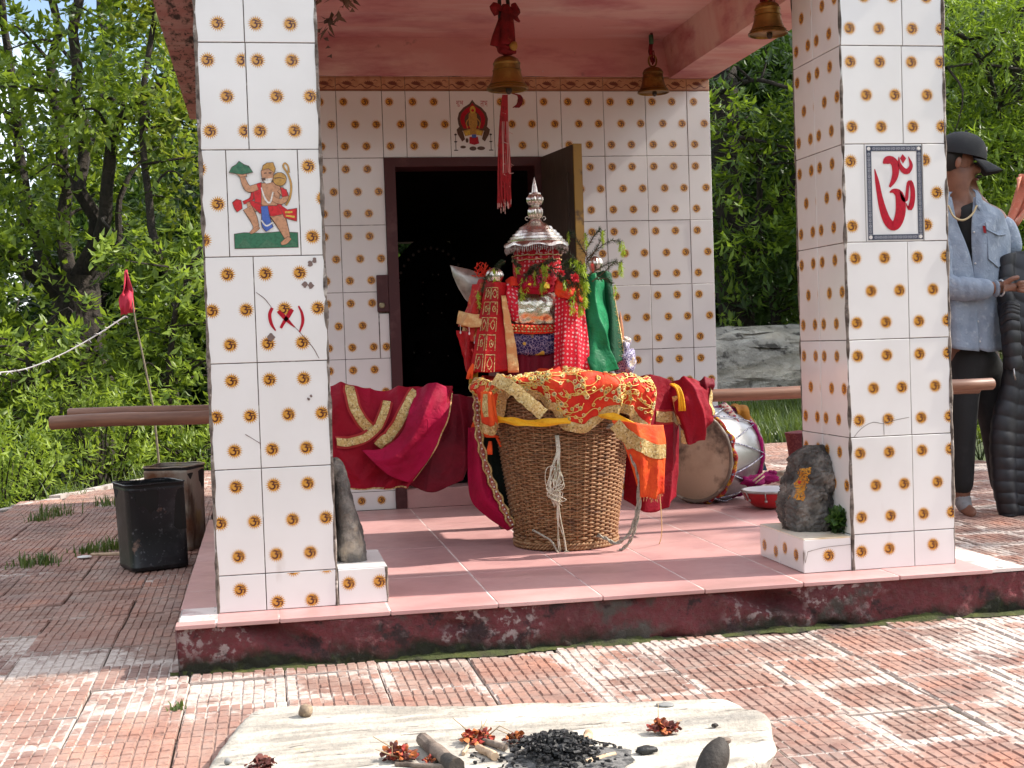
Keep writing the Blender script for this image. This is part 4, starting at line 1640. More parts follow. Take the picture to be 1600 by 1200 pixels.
wilted('wilted red flower left of the thick burnt branch', 624, 1184, 0.046, [m_petal, m_petal_d, m_petal_o], 34, 4, seed=1)
wilted('wilted red flower with straw behind the burnt branch', 745, 1156, 0.046, [m_petal, m_petal_o], 30, 5, seed=2)
wilted('small orange petals between two burnt sticks', 672, 1190, 0.022, [m_petal_o, m_petal], 14, 0, seed=3)
wilted('brownish orange wilted flower against the back of the charcoal', 806, 1158, 0.036, [m_petal_o, m_petal_d], 22, 1, seed=4)
wilted('wilted orange-red flower alone on the right half of the slab', 1038, 1142, 0.042, [m_petal, m_petal_o, m_petal_d], 36, 2, seed=5)
wilted('dark dried flower near the left edge of the slab', 408, 1199, 0.040, [m_petal_d], 24, 1, seed=6)
m_pebble = pm('brown_pebble', (0.20, 0.145, 0.10), [((0.33, 0.25, 0.16), 50, 0.5, 0.65)], rough=0.8, bump=0.4, bscale=80)
m_gpeb = pm('grey_pebble', (0.22, 0.22, 0.215), rough=0.7, bump=0.3, bscale=80)


def pebble(label, u, v, r, sc, m, seed, z=None):
    c = on(u, v, (SZ if z is None else z) + r * sc[2] * 0.8)
    mb = MB()
    mb.ball(c, r, 12, 8, sc=sc, wob=0.35, seed=seed)
    tag(mb.build('pebble', m, None, smooth='all'), label, 'pebble', 'pebbles on the slab')


pebble('rounded brown pebble near the back left of the slab', 478, 1111, 0.0165, (1.0, 0.9, 0.95), m_pebble, 3)
pebble('flat grey disc-like pebble at the back of the slab', 1040, 1101, 0.021, (1, 0.9, 0.14), m_gpeb, 5)
pebble('small dark pebble right of the orange-red flower', 1117, 1133, 0.008, (1, 0.8, 0.5), m_burnt, 6)
pebble('black lump of charcoal in front of the orange-red flower', 1010, 1172, 0.02, (1.2, 0.6, 0.45), m_char, 8)
pebble('tiny grey pebble at the left edge of the slab', 356, 1190, 0.008, (1, 0.8, 0.8), m_gpeb, 9)

# ---- tins
m_black_tin = pm('blackened_tin', (0.018, 0.019, 0.021), [((0.05, 0.05, 0.055), 7, 0.55, 0.7), ((0.22, 0.13, 0.10), 8, 0.64, 0.70), ((0.11, 0.11, 0.12), 60, 0.60, 0.70)], rough=0.38, metal=0.3, bump=0.15, bscale=25)
m_rust_tin = pm('rusty_tin', (0.33, 0.28, 0.225), [((0.34, 0.25, 0.11), 8, 0.5, 0.64), ((0.15, 0.055, 0.022), 3.2, 0.50, 0.62), ((0.07, 0.035, 0.02), 9, 0.52, 0.66, (1.5, 1.5, 0.4))], rough=0.65, metal=0.25, bump=0.25, bscale=40)
m_tin_inside = pm('dark_tin_inside', (0.012, 0.011, 0.010), rough=0.9)  # near-black inside of the open tins


def tin(name, label, mat, B, h, lean=(0, 0), flare=0.012, seed=0):
    """open square oil tin on the four ground corners B"""
    B = [Vector((b[0], b[1], GZ + 0.002)) for b in B]
    c = sum(B, Vector()) / 4
    root = thing(name, label, 'tin', c)
    rg = random.Random(seed)
    cor = []
    for i in range(4):           # rounded corners
        p, a, b = B[i], B[i - 1], B[(i + 1) % 4]
        r_ = 0.028
        d1, d2 = (a - p).normalized() * r_, (b - p).normalized() * r_
        cor += [p + d1, p + (d1 + d2) * 0.3, p + d2]
    per = []
    for i in range(12):
        a, b = cor[i], cor[(i + 1) % 12]
        m_ = 6 if i % 3 == 2 else 1
        per += [a.lerp(b, k / m_) for k in range(m_)]
    n_ = len(per)
    levels = [(0.0, 0.985), (0.006, 1.0), (0.03, 1.0), (0.036, 1.012), (0.045, 1.012), (0.052, 1.0), (0.5, 1.0), (0.92, 1.0), (0.935, 1.014), (0.955, 1.014), (0.965, 1.0), (0.992, 1.0), (1.0, 1.02)]
    vs, fs = [], []
    for t, k in levels:
        for p in per:
            q = c + (p - c) * (k + flare * t)
            dent = 0.006 * noise.noise(Vector((q.x * 12 + seed, q.y * 12, t * 4))) * (1 if 0.1 < t < 0.95 else 0.4)
            q = q + (p - c).normalized() * dent + Vector((lean[0] * t, lean[1] * t, h * t))
            if t == 1.0:
                q.z += 0.006 * noise.noise(Vector((p.x * 14, p.y * 14, seed)))
            vs.append(q)
    for i in range(len(levels) - 1):
        for j in range(n_):
            j2 = (j + 1) % n_
            fs.append((i * n_ + j, i * n_ + j2, (i + 1) * n_ + j2, (i + 1) * n_ + j))
    mb = MB()
    mb.add(vs, fs)
    o = mb.build('body', mat, root, smooth=True)
    mb = MB()
    top = [Vector(v) for v in vs[-n_:]]
    inn = [c + (p - c) * 0.985 + Vector((0, 0, 0.01 - 0)) for p in per]
    vs2 = [t_.lerp(Vector((c.x + lean[0], c.y + lean[1], t_.z)), 0.012) for t_ in top] + [Vector((p.x, p.y, GZ + h * 0.45)) for p in inn]
    mb.add(vs2, [(j, (j + 1) % n_, n_ + (j + 1) % n_, n_ + j) for j in range(n_)] + [tuple(range(n_, 2 * n_))])
    mb.build('inside', m_tin_inside, root)
    mb = MB()
    mb.tube(top + [top[0]], 0.0035, n=6, cap=False)
    mb.build('rim', mat, root, smooth=True)
    return root


tin('oil_tin', 'blackened square oil tin with open top beside the left pillar', m_black_tin, [(-0.474, 1.925), (-0.392, 1.715), (-0.172, 1.80), (-0.254, 2.01)], 0.352, (-0.012, 0.0), 0.035, 2)
tin('oil_tin', 'rusty square oil tin standing behind the blackened tin', m_rust_tin, [(-0.395, 2.30), (-0.195, 2.23), (-0.125, 2.43), (-0.325, 2.50)], 0.375, (0.0, 0.0), 0.03, 5)
# stick with a white tip lying by the tin
root = thing('wooden_spoon', 'wooden stick with a white end lying left of the black tin', 'stick', on(150, 866, GZ))
mb = MB()
mb.tube([on(143, 866, GZ + 0.012), on(165, 866, GZ + 0.012), on(192, 865, GZ + 0.012)], [0.006, 0.0075, 0.008], n=7)
mb.build('handle', m_pale_wood, root, smooth=True)
mb = MB()
mb.ball(on(132, 870, GZ + 0.008), 0.025, 10, 6, sc=(1.3, 1.1, 0.25))
mb.build('white_end', pm('chalky_white', (0.6, 0.58, 0.55), rough=0.7), root, smooth=True)


# ---- weeds in the paving joints
def leaf_mat(name, col, col2, trans=0.35, rough=0.45):
    n = N(name)
    at_ = n.n('Attribute')
    at_.attribute_name = 'shade'
    c = n.mix(at_.outputs['Fac'], col, col2)
    p = n.pbr(c, rough)
    tr = n.n('BsdfTranslucent')
    n.setin(tr.inputs['Color'], n.mix(0.5, c, (col2[0] * 1.3, col2[1] * 1.25, col2[2] * 0.5)))
    mx = n.n('MixShader')
    mx.inputs[0].default_value = trans
    n.l(p.outputs[0], mx.inputs[1])
    n.l(tr.outputs[0], mx.inputs[2])
    n.l(mx.outputs[0], n.out.inputs['Surface'])
    return n.m


m_grass = leaf_mat('grass_blade', (0.045, 0.085, 0.018), (0.12, 0.17, 0.04))


def blades(name, centres, n, hgt, wid, mat, parent=None, spread=0.05, seed=0, droop=0.6):
    rs = np.random.RandomState(seed)
    C_ = np.repeat(np.array([tuple(c) for c in centres], float), n, axis=0)
    k = len(C_)
    C_[:, 0] += rs.normal(0, spread, k)
    C_[:, 1] += rs.normal(0, spread, k)
    az = rs.uniform(0, 2 * PI, k)
    H_ = hgt * rs.uniform(0.4, 1.1, k)
    lean = rs.uniform(0.1, droop, k)
    d = np.stack([np.cos(az), np.sin(az), np.zeros(k)], 1)
    s_ = np.stack([-np.sin(az), np.cos(az), np.zeros(k)], 1)
    up = np.array([[0, 0, 1.0]])
    rows = []
    for t, w in ((0, 1), (0.45, 0.85), (0.8, 0.5), (1.0, 0.05)):
        p = C_ + up * (H_ * (t - 0.35 * lean * t * t))[:, None] + d * (H_ * lean * t * t)[:, None]
        rows += [p - s_ * wid * w / 2, p + s_ * wid * w / 2]
    V = np.stack(rows, 1).reshape(-1, 3)
    F = np.array([[0, 1, 3, 2], [2, 3, 5, 4], [4, 5, 7, 6]])
    F = (F[None] + (np.arange(k) * 8)[:, None, None]).reshape(-1, 4)
    return leaf_object(name, V, F, np.repeat(rs.uniform(0, 1, k), 8), mat, parent)


def leaf_object(name, V, F, shade, mat, parent=None):
    me = bpy.data.meshes.new(name)
    nv, nf = len(V), len(F)
    me.vertices.add(nv)
    me.vertices.foreach_set('co', np.ascontiguousarray(V, dtype=np.float32).ravel())
    kk = F.shape[1]
    me.loops.add(nf * kk)
    me.loops.foreach_set('vertex_index', np.ascontiguousarray(F, dtype=np.int32).ravel())
    me.polygons.add(nf)
    me.polygons.foreach_set('loop_start', np.arange(nf, dtype=np.int32) * kk)
    me.update(calc_edges=True)
    me.materials.append(mat)
    a = me.attributes.new('shade', 'FLOAT', 'POINT')
    a.data.foreach_set('value', np.ascontiguousarray(shade, dtype=np.float32))
    finish(me, True)
    return link(bpy.data.objects.new(name, me), parent)


for lab, u, v, n_, h_, sp in (('wide grass tuft in the joint left of the black tin', 172, 858, 60, 0.045, 0.05), ('grass tuft beside the white-ended stick', 140, 864, 34, 0.03, 0.04), ('low round grass tuft in the left foreground paving', 62, 882, 70, 0.04, 0.05), ('sparse grass strand at the left picture edge', 10, 888, 14, 0.02, 0.06),
                              ('pair of small grass tufts near the far kerb', 88, 806, 50, 0.06, 0.06), ('smaller grass tuft just left of the far pair', 62, 814, 24, 0.04, 0.03), ('grass tuft at the left wall of the rusty tin', 168, 790, 30, 0.05, 0.05), ('tiny green weed in the sunlit joint before the platform corner', 276, 1107, 16, 0.014, 0.012)):
    c = on(u, v, GZ)
    o = blades('grass_tuft', [c], int(n_ * 1.8), h_ * 1.5, 0.007, m_grass, None, sp, seed=u)
    tag(o, lab, 'weed', 'grass tufts in the paving joints', 'thing')

# ---- stones on the plinths
m_rock = pm('grey_weathered_rock', (0.12, 0.108, 0.098), [((0.27, 0.24, 0.21), 11, 0.50, 0.64), ((0.045, 0.04, 0.037), 14, 0.48, 0.62), ((0.40, 0.33, 0.25), 5, 0.60, 0.72)], rough=0.85, bump=1.0, bscale=46, bdist=0.022)


def rock(name, outline, yc, dy, mat, parent=None, n=28, wob=0.012, seed=0, sub=22):
    """stacked uneven rings; outline rows (z, x left, x right, depth factor)"""
    P = cr([Vector((a[1], a[2], a[0])) for a in outline], sub)
    D = cr([Vector((a[3], 0, 0)) for a in outline], sub)
    vs, fs = [], []
    for i, p in enumerate(P):
        cx, rx = (p.x + p.y) / 2, (p.y - p.x) / 2
        for j in range(n):
            a = 2 * PI * j / n
            ca, sa = math.cos(a), math.sin(a)
            ca, sa = math.copysign(abs(ca) ** 0.75, ca), math.copysign(abs(sa) ** 0.75, sa)
            q = Vector((cx + rx * ca, yc + dy * D[i].x * sa, p.z))
            k = noise.noise(q * 13 + Vector((seed, 0, 0))) + 0.6 * noise.noise(q * 29 + Vector((0, seed, 0))) + 0.55 * abs(noise.noise(q * 60)) + 0.3 * noise.noise(q * 130)
            q += Vector((ca, sa, 0)) * wob * k
            q.z += wob * 0.5 * noise.noise(q * 21)
            vs.append(q)
    for i in range(sub - 1):
        for j in range(n):
            j2 = (j + 1) % n
            fs.append((i * n + j, i * n + j2, (i + 1) * n + j2, (i + 1) * n + j))
    fs.append(tuple(range(n - 1, -1, -1)))
    fs.append(tuple((sub - 1) * n + j for j in range(n)))
    mb = MB()
    mb.add(vs, fs)
    return mb.build(name, mat, parent, smooth='all'), vs, n


idr = thing('marked_stone', 'grey upright rock with orange paste mark on the right plinth', 'stone', (1.88, 0.2, 0.108))
o, vs, n_ = rock('rock', [(0.104, 1.812, 1.935, 0.9), (0.13, 1.803, 1.944, 1.0), (0.19, 1.801, 1.95, 1.0), (0.25, 1.812, 1.955, 0.95), (0.31, 1.838, 1.956, 0.85), (0.355, 1.862, 1.950, 0.65), (0.378, 1.888, 1.936, 0.3)], 0.215, 0.10, m_rock, idr, seed=3, wob=0.019, n=150, sub=110)
m_paste = pm('orange_paste', (0.62, 0.27, 0.03), [((0.42, 0.14, 0.03), 60, 0.55, 0.7)], rough=0.9, bump=0.5, bscale=200)
m_kumkum = pm('red_powder', (0.45, 0.03, 0.03), rough=0.9)


def patch_on(vs, n, sel, mat, name, parent, off=0.003):
    """a thin layer over some of a rock's faces"""
    mb = MB()
    rows = len(vs) // n
    for i in range(rows - 1):
        for j in range(n):
            q = [vs[i * n + j], vs[i * n + (j + 1) % n], vs[(i + 1) * n + (j + 1) % n], vs[(i + 1) * n + j]]
            c = (q[0] + q[1] + q[2] + q[3]) / 4
            if sel(c):
                nn = (q[1] - q[0]).cross(q[3] - q[0]).normalized()
                mb.add([p + nn * off for p in q], [(0, 1, 2, 3)])
    return mb.build(name, mat, parent, smooth='all')


def px(p):
    d = Vector(p) - CAMP
    q = d.dot(FWD)
    return 800 + FPX * d.dot(RI) / q, 600 - FPX * d.dot(UP) / q


patch_on(vs, n_, lambda c: c.y < 0.215 and (abs(px(c)[0] - 1252 - (755 - px(c)[1]) * 0.22) < 8.5 + 8 * noise.noise(c * 45)) and 734 < px(c)[1] + 6 * noise.noise(c * 70) < 781, m_paste, 'paste_mark', idr)
mb = MB()
rc = min((v for v in vs if v.y < 0.2), key=lambda v: (px(v)[0] - 1250) ** 2 + (px(v)[1] - 753) ** 2)
mb.ball(rc, 0.008, 8, 5)
mb.build('red_dot', m_kumkum, idr, smooth='all')
idl = thing('leaning_stone', 'narrow dark upright stone leaning against the left pillar', 'stone', (0.38, 0.2, 0.107))
rock('rock', [(0.104, 0.357, 0.436, 0.9), (0.16, 0.352, 0.432, 1.0), (0.25, 0.350, 0.412, 1.0), (0.33, 0.349, 0.396, 0.95), (0.39, 0.348, 0.382, 0.8), (0.412, 0.350, 0.372, 0.4)], 0.19, 0.105, m_rock, idl, seed=8, wob=0.008, n=80, sub=60)

# ---- flag pole and tinsel cord on the left
fl = thing('flag_pole', 'thin bamboo pole with a tattered red flag beyond the tins', 'flag', at(250, 745, 4.8))
mb = MB()
b0 = at(252, 745, 4.8)
b0.z = GZ
mb.tube([b0, at(240, 640, 4.8), at(224, 560, 4.8), at(212, 505, 4.8), at(205, 460, 4.8)], [0.008, 0.007, 0.006, 0.005, 0.004], n=7)
mb.build('pole', pm('grey_bamboo', (0.20, 0.17, 0.12), [((0.1, 0.09, 0.06), 20, 0.5, 0.65)], rough=0.7), fl, smooth=True)
m_flag = pm('faded_red_cloth', (0.62, 0.035, 0.075), [((0.42, 0.02, 0.05), 8, 0.45, 0.65), ((0.75, 0.35, 0.40), 20, 0.66, 0.72)], rough=0.8)
rows_ = [[at(194, 424, 4.8), at(197, 422, 4.81), at(200, 424, 4.8)], [at(191, 448, 4.78), at(198, 447, 4.83), at(205, 449, 4.79)], [at(188, 470, 4.81), at(198, 468, 4.76), at(211, 469, 4.82)], [at(189, 494, 4.78), at(197, 490, 4.83), at(209, 488, 4.79)]]
Sheet(rows_, 14, 18, lambda u, v: 0.012 * math.sin(u * 9 + v * 3)).build('flag', m_flag, fl, 0.002)
cord = thing('tinsel_cord', 'sagging white tinsel cord tied to the flag pole', 'cord', at(100, 548, 4.8))
mb = MB()
cp = cr([at(196, 494, 4.8), at(150, 524, 4.75), at(100, 552, 4.7), at(45, 575, 4.65), at(0, 582, 4.6), at(-60, 584, 4.5), at(-140, 560, 4.4)], 40)
mb.tube(cp, 0.0045, n=6)
mb.build('cord', pm('white_tinsel', (0.62, 0.6, 0.58), rough=0.5), cord, smooth=True)
mb = MB()
for p in cp[::2]:
    for _ in range(5):
        d = Vector((RG.uniform(-1, 1), RG.uniform(-1, 1), RG.uniform(-1, 0.4))) * 0.022
        mb.tube([p, p + d], [0.004, 0.001], n=4, cap=False)
mb.build('fringe', pm('white_tinsel', (1, 1, 1)), cord)['kind'] = 'stuff'
# ================================================================== trees, bushes, grass, boulder
m_leaf_a = leaf_mat('walnut_leaf', (0.045, 0.090, 0.014), (0.25, 0.345, 0.050), 0.50)
m_leaf_b = leaf_mat('willow_leaf', (0.036, 0.078, 0.012), (0.21, 0.31, 0.036), 0.48)
m_leaf_c = leaf_mat('yellowing_leaf', (0.075, 0.110, 0.014), (0.25, 0.30, 0.045), 0.48)
m_leaf_d = leaf_mat('deep_green_leaf', (0.020, 0.046, 0.010), (0.065, 0.125, 0.026), 0.38)
m_leaf_e = leaf_mat('bush_leaf', (0.070, 0.125, 0.018), (0.30, 0.40, 0.06), 0.48)
m_trunk = pm('dark_rough_bark', (0.034, 0.025, 0.019), [((0.014, 0.011, 0.009), 14, 0.45, 0.62, (1, 1, 0.25)), ((0.065, 0.055, 0.045), 9, 0.62, 0.74)], rough=0.95, bump=1.0, bscale=24, bdist=0.03)


def foliage(name, clumps, sprigs, nleaf, length, width, mat, parent, seed=0, twig=0.30, hang=0.35, spread=0.9, curl=0.25, kind=None, pale=0.0):
    """leaf blades set along short twigs that spread through the clumps"""
    rs = np.random.RandomState(seed)
    C_, T_, S_ = [], [], []
    for c, r in clumps:
        k = max(3, int(sprigs * (r[0] * r[1] * r[2]) ** 0.5 / 0.5 ** 1.5 * 1.0))
        d = rs.normal(0, 1, (k, 3))
        d /= np.linalg.norm(d, axis=1, keepdims=True)
        rad_ = rs.uniform(0.15, 1.0, k) ** 0.55
        p = np.array(tuple(c)) + d * rad_[:, None] * np.array(r)
        t = d * 0.9 + rs.normal(0, 0.45, (k, 3)) + np.array([0, 0, 0.25])
        C_.append(p)
        T_.append(t)
        S_.append(np.clip(rs.uniform(-0.25, 0.6) + rs.normal(0.2, 0.2, k) + pale, 0, 1))
    C_, T_, S_ = np.concatenate(C_), np.concatenate(T_), np.concatenate(S_)
    T_ /= np.linalg.norm(T_, axis=1, keepdims=True)
    k = len(C_)
    m = k * nleaf
    tt = np.tile(np.linspace(0.1, 1.0, nleaf), k)
    P = np.repeat(C_, nleaf, 0)
    T = np.repeat(T_, nleaf, 0)
    tl = twig * np.repeat(rs.uniform(0.6, 1.3, k), nleaf)
    base = P + T * (tl * tt)[:, None] + np.array([0, 0, -1.0]) * (tl * hang * tt * tt)[:, None]
    side = np.cross(T, rs.normal(0, 1, (m, 3)))
    side /= np.maximum(np.linalg.norm(side, axis=1, keepdims=True), 1e-6)
    ld = T * 0.6 + side * spread + rs.normal(0, 0.2, (m, 3)) + np.array([0, 0, -hang])
    ld /= np.linalg.norm(ld, axis=1, keepdims=True)
    nrm = np.cross(ld, rs.normal(0, 0.35, (m, 3)) + np.cross(ld, np.array([0, 0, 1.0])))
    nrm /= np.maximum(np.linalg.norm(nrm, axis=1, keepdims=True), 1e-6)
    sd = np.cross(ld, nrm)
    L = (length * rs.uniform(0.65, 1.2, m))[:, None]
    W = (width * rs.uniform(0.7, 1.2, m))[:, None]
    cu = (curl * rs.uniform(0.2, 1.5, m))[:, None] * L
    v0 = base
    mid = base + ld * L * 0.42 - nrm * cu * 0.1
    v1 = mid + sd * W / 2 + nrm * W * 0.18
    v3 = mid - sd * W / 2 + nrm * W * 0.18
    v4 = base + ld * L - nrm * cu
    V = np.stack([v0, v1, mid, v3, v4], 1).reshape(-1, 3)
    F = np.array([[0, 2, 1], [0, 3, 2], [1, 2, 4], [2, 3, 4]])
    F = (F[None] + (np.arange(m) * 5)[:, None, None]).reshape(-1, 3)
    sh = np.clip(np.repeat(S_, nleaf) + rs.normal(0, 0.16, m), 0, 1)
    o = leaf_object(name, V, F, np.repeat(sh, 5), mat, parent)
    o['kind'] = kind or 'thing'
    if not kind:
        del o['kind']
    return o


def wood(mb, path, r0, r1, seed=0, n=9, steps=14, wob=0.10):
    P = cr(path, steps)
    L = (P[-1] - P[0]).length
    P = [p + Vector((noise.noise(Vector((i * 0.6, seed, 1))), noise.noise(Vector((i * 0.6, seed, 7))), 0)) * wob * L * 0.12 for i, p in enumerate(P)]
    rs = [(r0 + (r1 - r0) * (i / (steps - 1)) ** 0.8) * (1 + 0.12 * noise.noise(Vector((i * 0.9, seed, 3)))) for i in range(steps)]
    mb.tube(P, rs, n=n)
    return P


def twigs(mb, P, clumps, r, rg):
    """limbs from a wood path out to nearby clumps"""
    for c, rr in clumps:
        a = min(P, key=lambda q: (q - c).length + 0.4 * max(0, q.z - c.z))
        if (a - c).length < 0.1:
            continue
        m_ = a.lerp(c, 0.5) + Vector((rg.uniform(-.15, .15), rg.uniform(-.15, .15), rg.uniform(0, .25)))
        mb.tube(cr([a, m_, c], 8), [r * (1 - 0.8 * i / 7) for i in range(8)], n=5)


RT = random.Random(21)


def region(n, u0, u1, v0, v1, y0, y1, r0, r1, avoid=(), squash=0.75):
    out = []
    tries = 0
    while len(out) < n and tries < n * 12:
        tries += 1
        u, v, y = RT.uniform(u0, u1), RT.uniform(v0, v1), RT.uniform(y0, y1)
        if any((u - a) ** 2 / ra ** 2 + (v - b) ** 2 / rb ** 2 < 1 for a, b, ra, rb in avoid):
            continue
        r = RT.uniform(r0, r1)
        out.append((at(u, v, y), (r, r, r * squash)))
    return out


# -- the big forked tree on the left
t1 = thing('walnut_tree', 'large forked dark-trunked tree with leafy drooping sprays behind the flag', 'tree', (-1.45, 10, -2.2), 'trees beyond the terrace')
mb = MB()
W1 = []
Y1 = 10.0
base = at(140, 900, Y1)
base.z = -2.3
W1 += wood(mb, [base, at(138, 640, Y1), at(122, 500, Y1), at(118, 430, Y1)], 0.30, 0.22, 1, 12)
W1 += wood(mb, [at(118, 470, Y1), at(60, 430, Y1 - .2), at(0, 392, Y1 - .4), at(-90, 300, Y1 - .6), at(-200, 120, Y1 - .6)], 0.13, 0.05, 2)
W1 += wood(mb, [at(112, 470, Y1), at(100, 330, Y1 + .2), at(92, 170, Y1 + .3), at(78, 0, Y1 + .4), at(70, -260, Y1 + .5)], 0.085, 0.03, 3, wob=0.3)
W1 += wood(mb, [at(132, 470, Y1), at(140, 330, Y1 - .3), at(122, 180, Y1 - .4), at(126, 0, Y1 - .5), at(150, -300, Y1 - .4)], 0.09, 0.035, 4, wob=0.3)
W1 += wood(mb, [at(135, 440, Y1), at(165, 330, Y1 - .5), at(180, 200, Y1 - .7), at(240, 140, Y1 - .8), at(330, 60, Y1 - .8)], 0.085, 0.025, 5)
W1 += wood(mb, [at(80, 420, Y1 + .1), at(44, 340, Y1 + .4), at(28, 200, Y1 + .7), at(8, 60, Y1 + .8), at(-10, -200, Y1 + .9)], 0.075, 0.03, 6)
W1 += wood(mb, [at(140, 450, Y1 + .1), at(180, 400, Y1 + .2), at(190, 300, Y1 + .3), at(230, 240, Y1 + .4)], 0.055, 0.02, 7)
sky_gaps = [(70, 205, 40, 32), (185, 190, 26, 20), (215, 10, 20, 14), (12, 448, 26, 30), (60, 455, 36, 34), (-10, 330, 30, 20)]
c1 = region(104, -260, 300, -330, 420, 8.4, 11.4, 0.20, 0.36, sky_gaps)
c1 += region(34, -150, 310, 380, 600, 8.3, 9.2, 0.2, 0.34, [(120, 480, 70, 120), (30, 440, 45, 40), (215, 470, 26, 30)])
twigs(mb, W1, c1[::2], 0.022, RT)
mb.build('trunk', m_trunk, t1, smooth=True)
foliage('crown', c1, 50, 9, 0.115, 0.056, m_leaf_a, t1, 1, twig=0.26, hang=0.55)
# -- slimmer tree beside it, with paler leaves
t2 = thing('ash_tree', 'slim tree with paler yellowish leaves near the shrine roof edge', 'tree', (-0.9, 9, -1.8), 'trees beyond the terrace')
mb = MB()
b2 = at(290, 880, 8.8)
b2.z = -1.6
W2 = wood(mb, [b2, at(262, 520, 8.8), at(240, 330, 8.9), at(225, 150, 9.0), at(240, -200, 9.2)], 0.06, 0.02, 11, wob=0.3)
c2 = region(38, 190, 420, -260, 330, 8.2, 9.6, 0.2, 0.36)
twigs(mb, W2, c2[::2], 0.016, RT)
mb.build('trunk', m_trunk, t2, smooth=True)
foliage('crown', c2, 26, 9, 0.115, 0.042, m_leaf_c, t2, 2, twig=0.24, hang=0.5)
# -- low branches and a further dark tree
t3 = thing('evergreen_tree', 'dark green tree standing farther behind the forked tree', 'tree', (-2.2, 16, -4), 'trees beyond the terrace')
mb = MB()
b3 = at(150, 800, 16)
b3.z = -5
W3 = wood(mb, [b3, at(150, 420, 16), at(160, 100, 16), at(150, -150, 16)], 0.16, 0.05, 12)
c3 = region(60, -200, 420, 60, 700, 14, 18, 0.4, 0.75, [(70, 205, 40, 30), (12, 448, 30, 34), (75, 470, 30, 30)])
c3 = [c for c in c3]
twigs(mb, W3, c3[::3], 0.03, RT)
mb.build('trunk', m_trunk, t3, smooth=True)
foliage('crown', c3, 26, 8, 0.20, 0.09, m_leaf_d, t3, 3, twig=0.4, hang=0.4)
# -- low leafy young trees in front
t4 = thing('walnut_sapling', 'leafy low young tree with bright drooping sprays behind the carrying poles', 'tree', (-1.6, 7.6, -1.2), 'trees beyond the terrace')
mb = MB()
b4 = at(60, 820, 7.8)
b4.z = -1.3
W4 = wood(mb, [b4, at(60, 690, 7.8), at(50, 600, 7.8), at(40, 540, 7.8)], 0.05, 0.02, 14)
c4 = region(26, -120, 140, 500, 700, 7.3, 8.5, 0.18, 0.32)
twigs(mb, W4, c4, 0.012, RT)
mb.build('trunk', m_trunk, t4, smooth=True)
foliage('crown', c4, 30, 9, 0.115, 0.044, m_leaf_a, t4, 4, twig=0.24, hang=0.5, pale=0.2)
t5 = thing('walnut_sapling', 'young tree with bright layered leaves close behind the left pillar', 'tree', (-0.6, 7.8, -1), 'trees beyond the terrace')
mb = MB()
b5 = at(270, 820, 8.0)
b5.z = -1.1
W5 = wood(mb, [b5, at(262, 660, 8.0), at(270, 520, 8.0), at(285, 420, 8.0)], 0.045, 0.018, 15)
c5 = region(34, 175, 400, 380, 640, 7.4, 8.6, 0.18, 0.32)
twigs(mb, W5, c5, 0.012, RT)
mb.build('trunk', m_trunk, t5, smooth=True)
foliage('crown', c5, 30, 9, 0.115, 0.044, m_leaf_a, t5, 5, twig=0.24, hang=0.5, pale=0.12)
# -- bushes on the edge of the drop
for i, (lab, u0, u1, v0, v1, y0, y1, mt) in enumerate((
        ('bright feathery bush at the left edge of the terrace drop', -80, 110, 690, 800, 5.9, 6.8, m_leaf_e),
        ('tall bright green bush behind the poles and the flag pole', 90, 230, 620, 770, 6.7, 7.6, m_leaf_e),
        ('bright green bush behind the rusty tin', 215, 380, 650, 770, 7.2, 8.0, m_leaf_e))):
    cl = region(22, u0, u1, v0, v1, y0, y1, 0.16, 0.27, squash=1.0)
    c = sum((q for q, r in cl), Vector()) / len(cl)
    g = Vector((c.x, c.y, ground_z(c.x, c.y)))
    t = thing('bush', lab, 'bush', g, 'bushes along the terrace edge')
    mb = MB()
    for q, r in cl:
        mb.tube(cr([g + Vector((RT.uniform(-.2, .2), RT.uniform(-.2, .2), 0)), g.lerp(q, 0.5) + Vector((0, 0, .1)), q], 7), [0.012 - 0.0013 * j for j in range(7)], n=5)
    mb.build('stem', m_trunk, t, smooth='all')
    foliage('foliage', cl, 46, 9, 0.085, 0.022, mt, t, 30 + i, twig=0.22, hang=0.15, spread=1.0, pale=0.25)

# -- right: dark tree behind the shrine
t6 = thing('oak_tree', 'shaded dark broadleaf tree between the back wall and right pillar', 'tree', (5.0, 10.5, 0.2), 'trees beyond the terrace')
mb = MB()
b6 = at(1150, 700, 10.4)
b6.z = 0.1
W6 = wood(mb, [b6, at(1150, 480, 10.4), at(1135, 300, 10.4), at(1130, 100, 10.4), at(1120, -200, 10.4)], 0.22, 0.12, 21, 12)
W6 += wood(mb, [at(1125, 145, 10.2), at(1180, 125, 9.6), at(1245, 138, 9.2), at(1330, 120, 9.0)], 0.03, 0.014, 22)
W6 += wood(mb, [at(1130, 380, 10.3), at(1200, 330, 9.9), at(1280, 220, 9.6), at(1350, 60, 9.5)], 0.07, 0.025, 23)
W6 += wood(mb, [at(1115, 210, 10.2), at(1160, 215, 9.7), at(1235, 232, 9.3)], 0.04, 0.014, 24)
c6 = region(80, 1040, 1420, -60, 500, 9.3, 11.6, 0.25, 0.42, [(1135, 150, 30, 70)])
twigs(mb, W6, c6[::2], 0.016, RT)
mb.build('trunk', m_trunk, t6, smooth=True)
foliage('crown', c6, 34, 9, 0.15, 0.048, m_leaf_d, t6, 6, twig=0.25, hang=0.45, pale=0.1)
t6b = thing('oak_tree', 'low leafy dark tree just behind the grey boulder', 'tree', (5.4, 10, 0.3), 'trees beyond the terrace')
mb = MB()
b7 = at(1215, 640, 9.9)
b7.z = 0.1
W7 = wood(mb, [b7, at(1210, 480, 9.9), at(1185, 380, 9.9), at(1190, 260, 9.9)], 0.07, 0.03, 25)
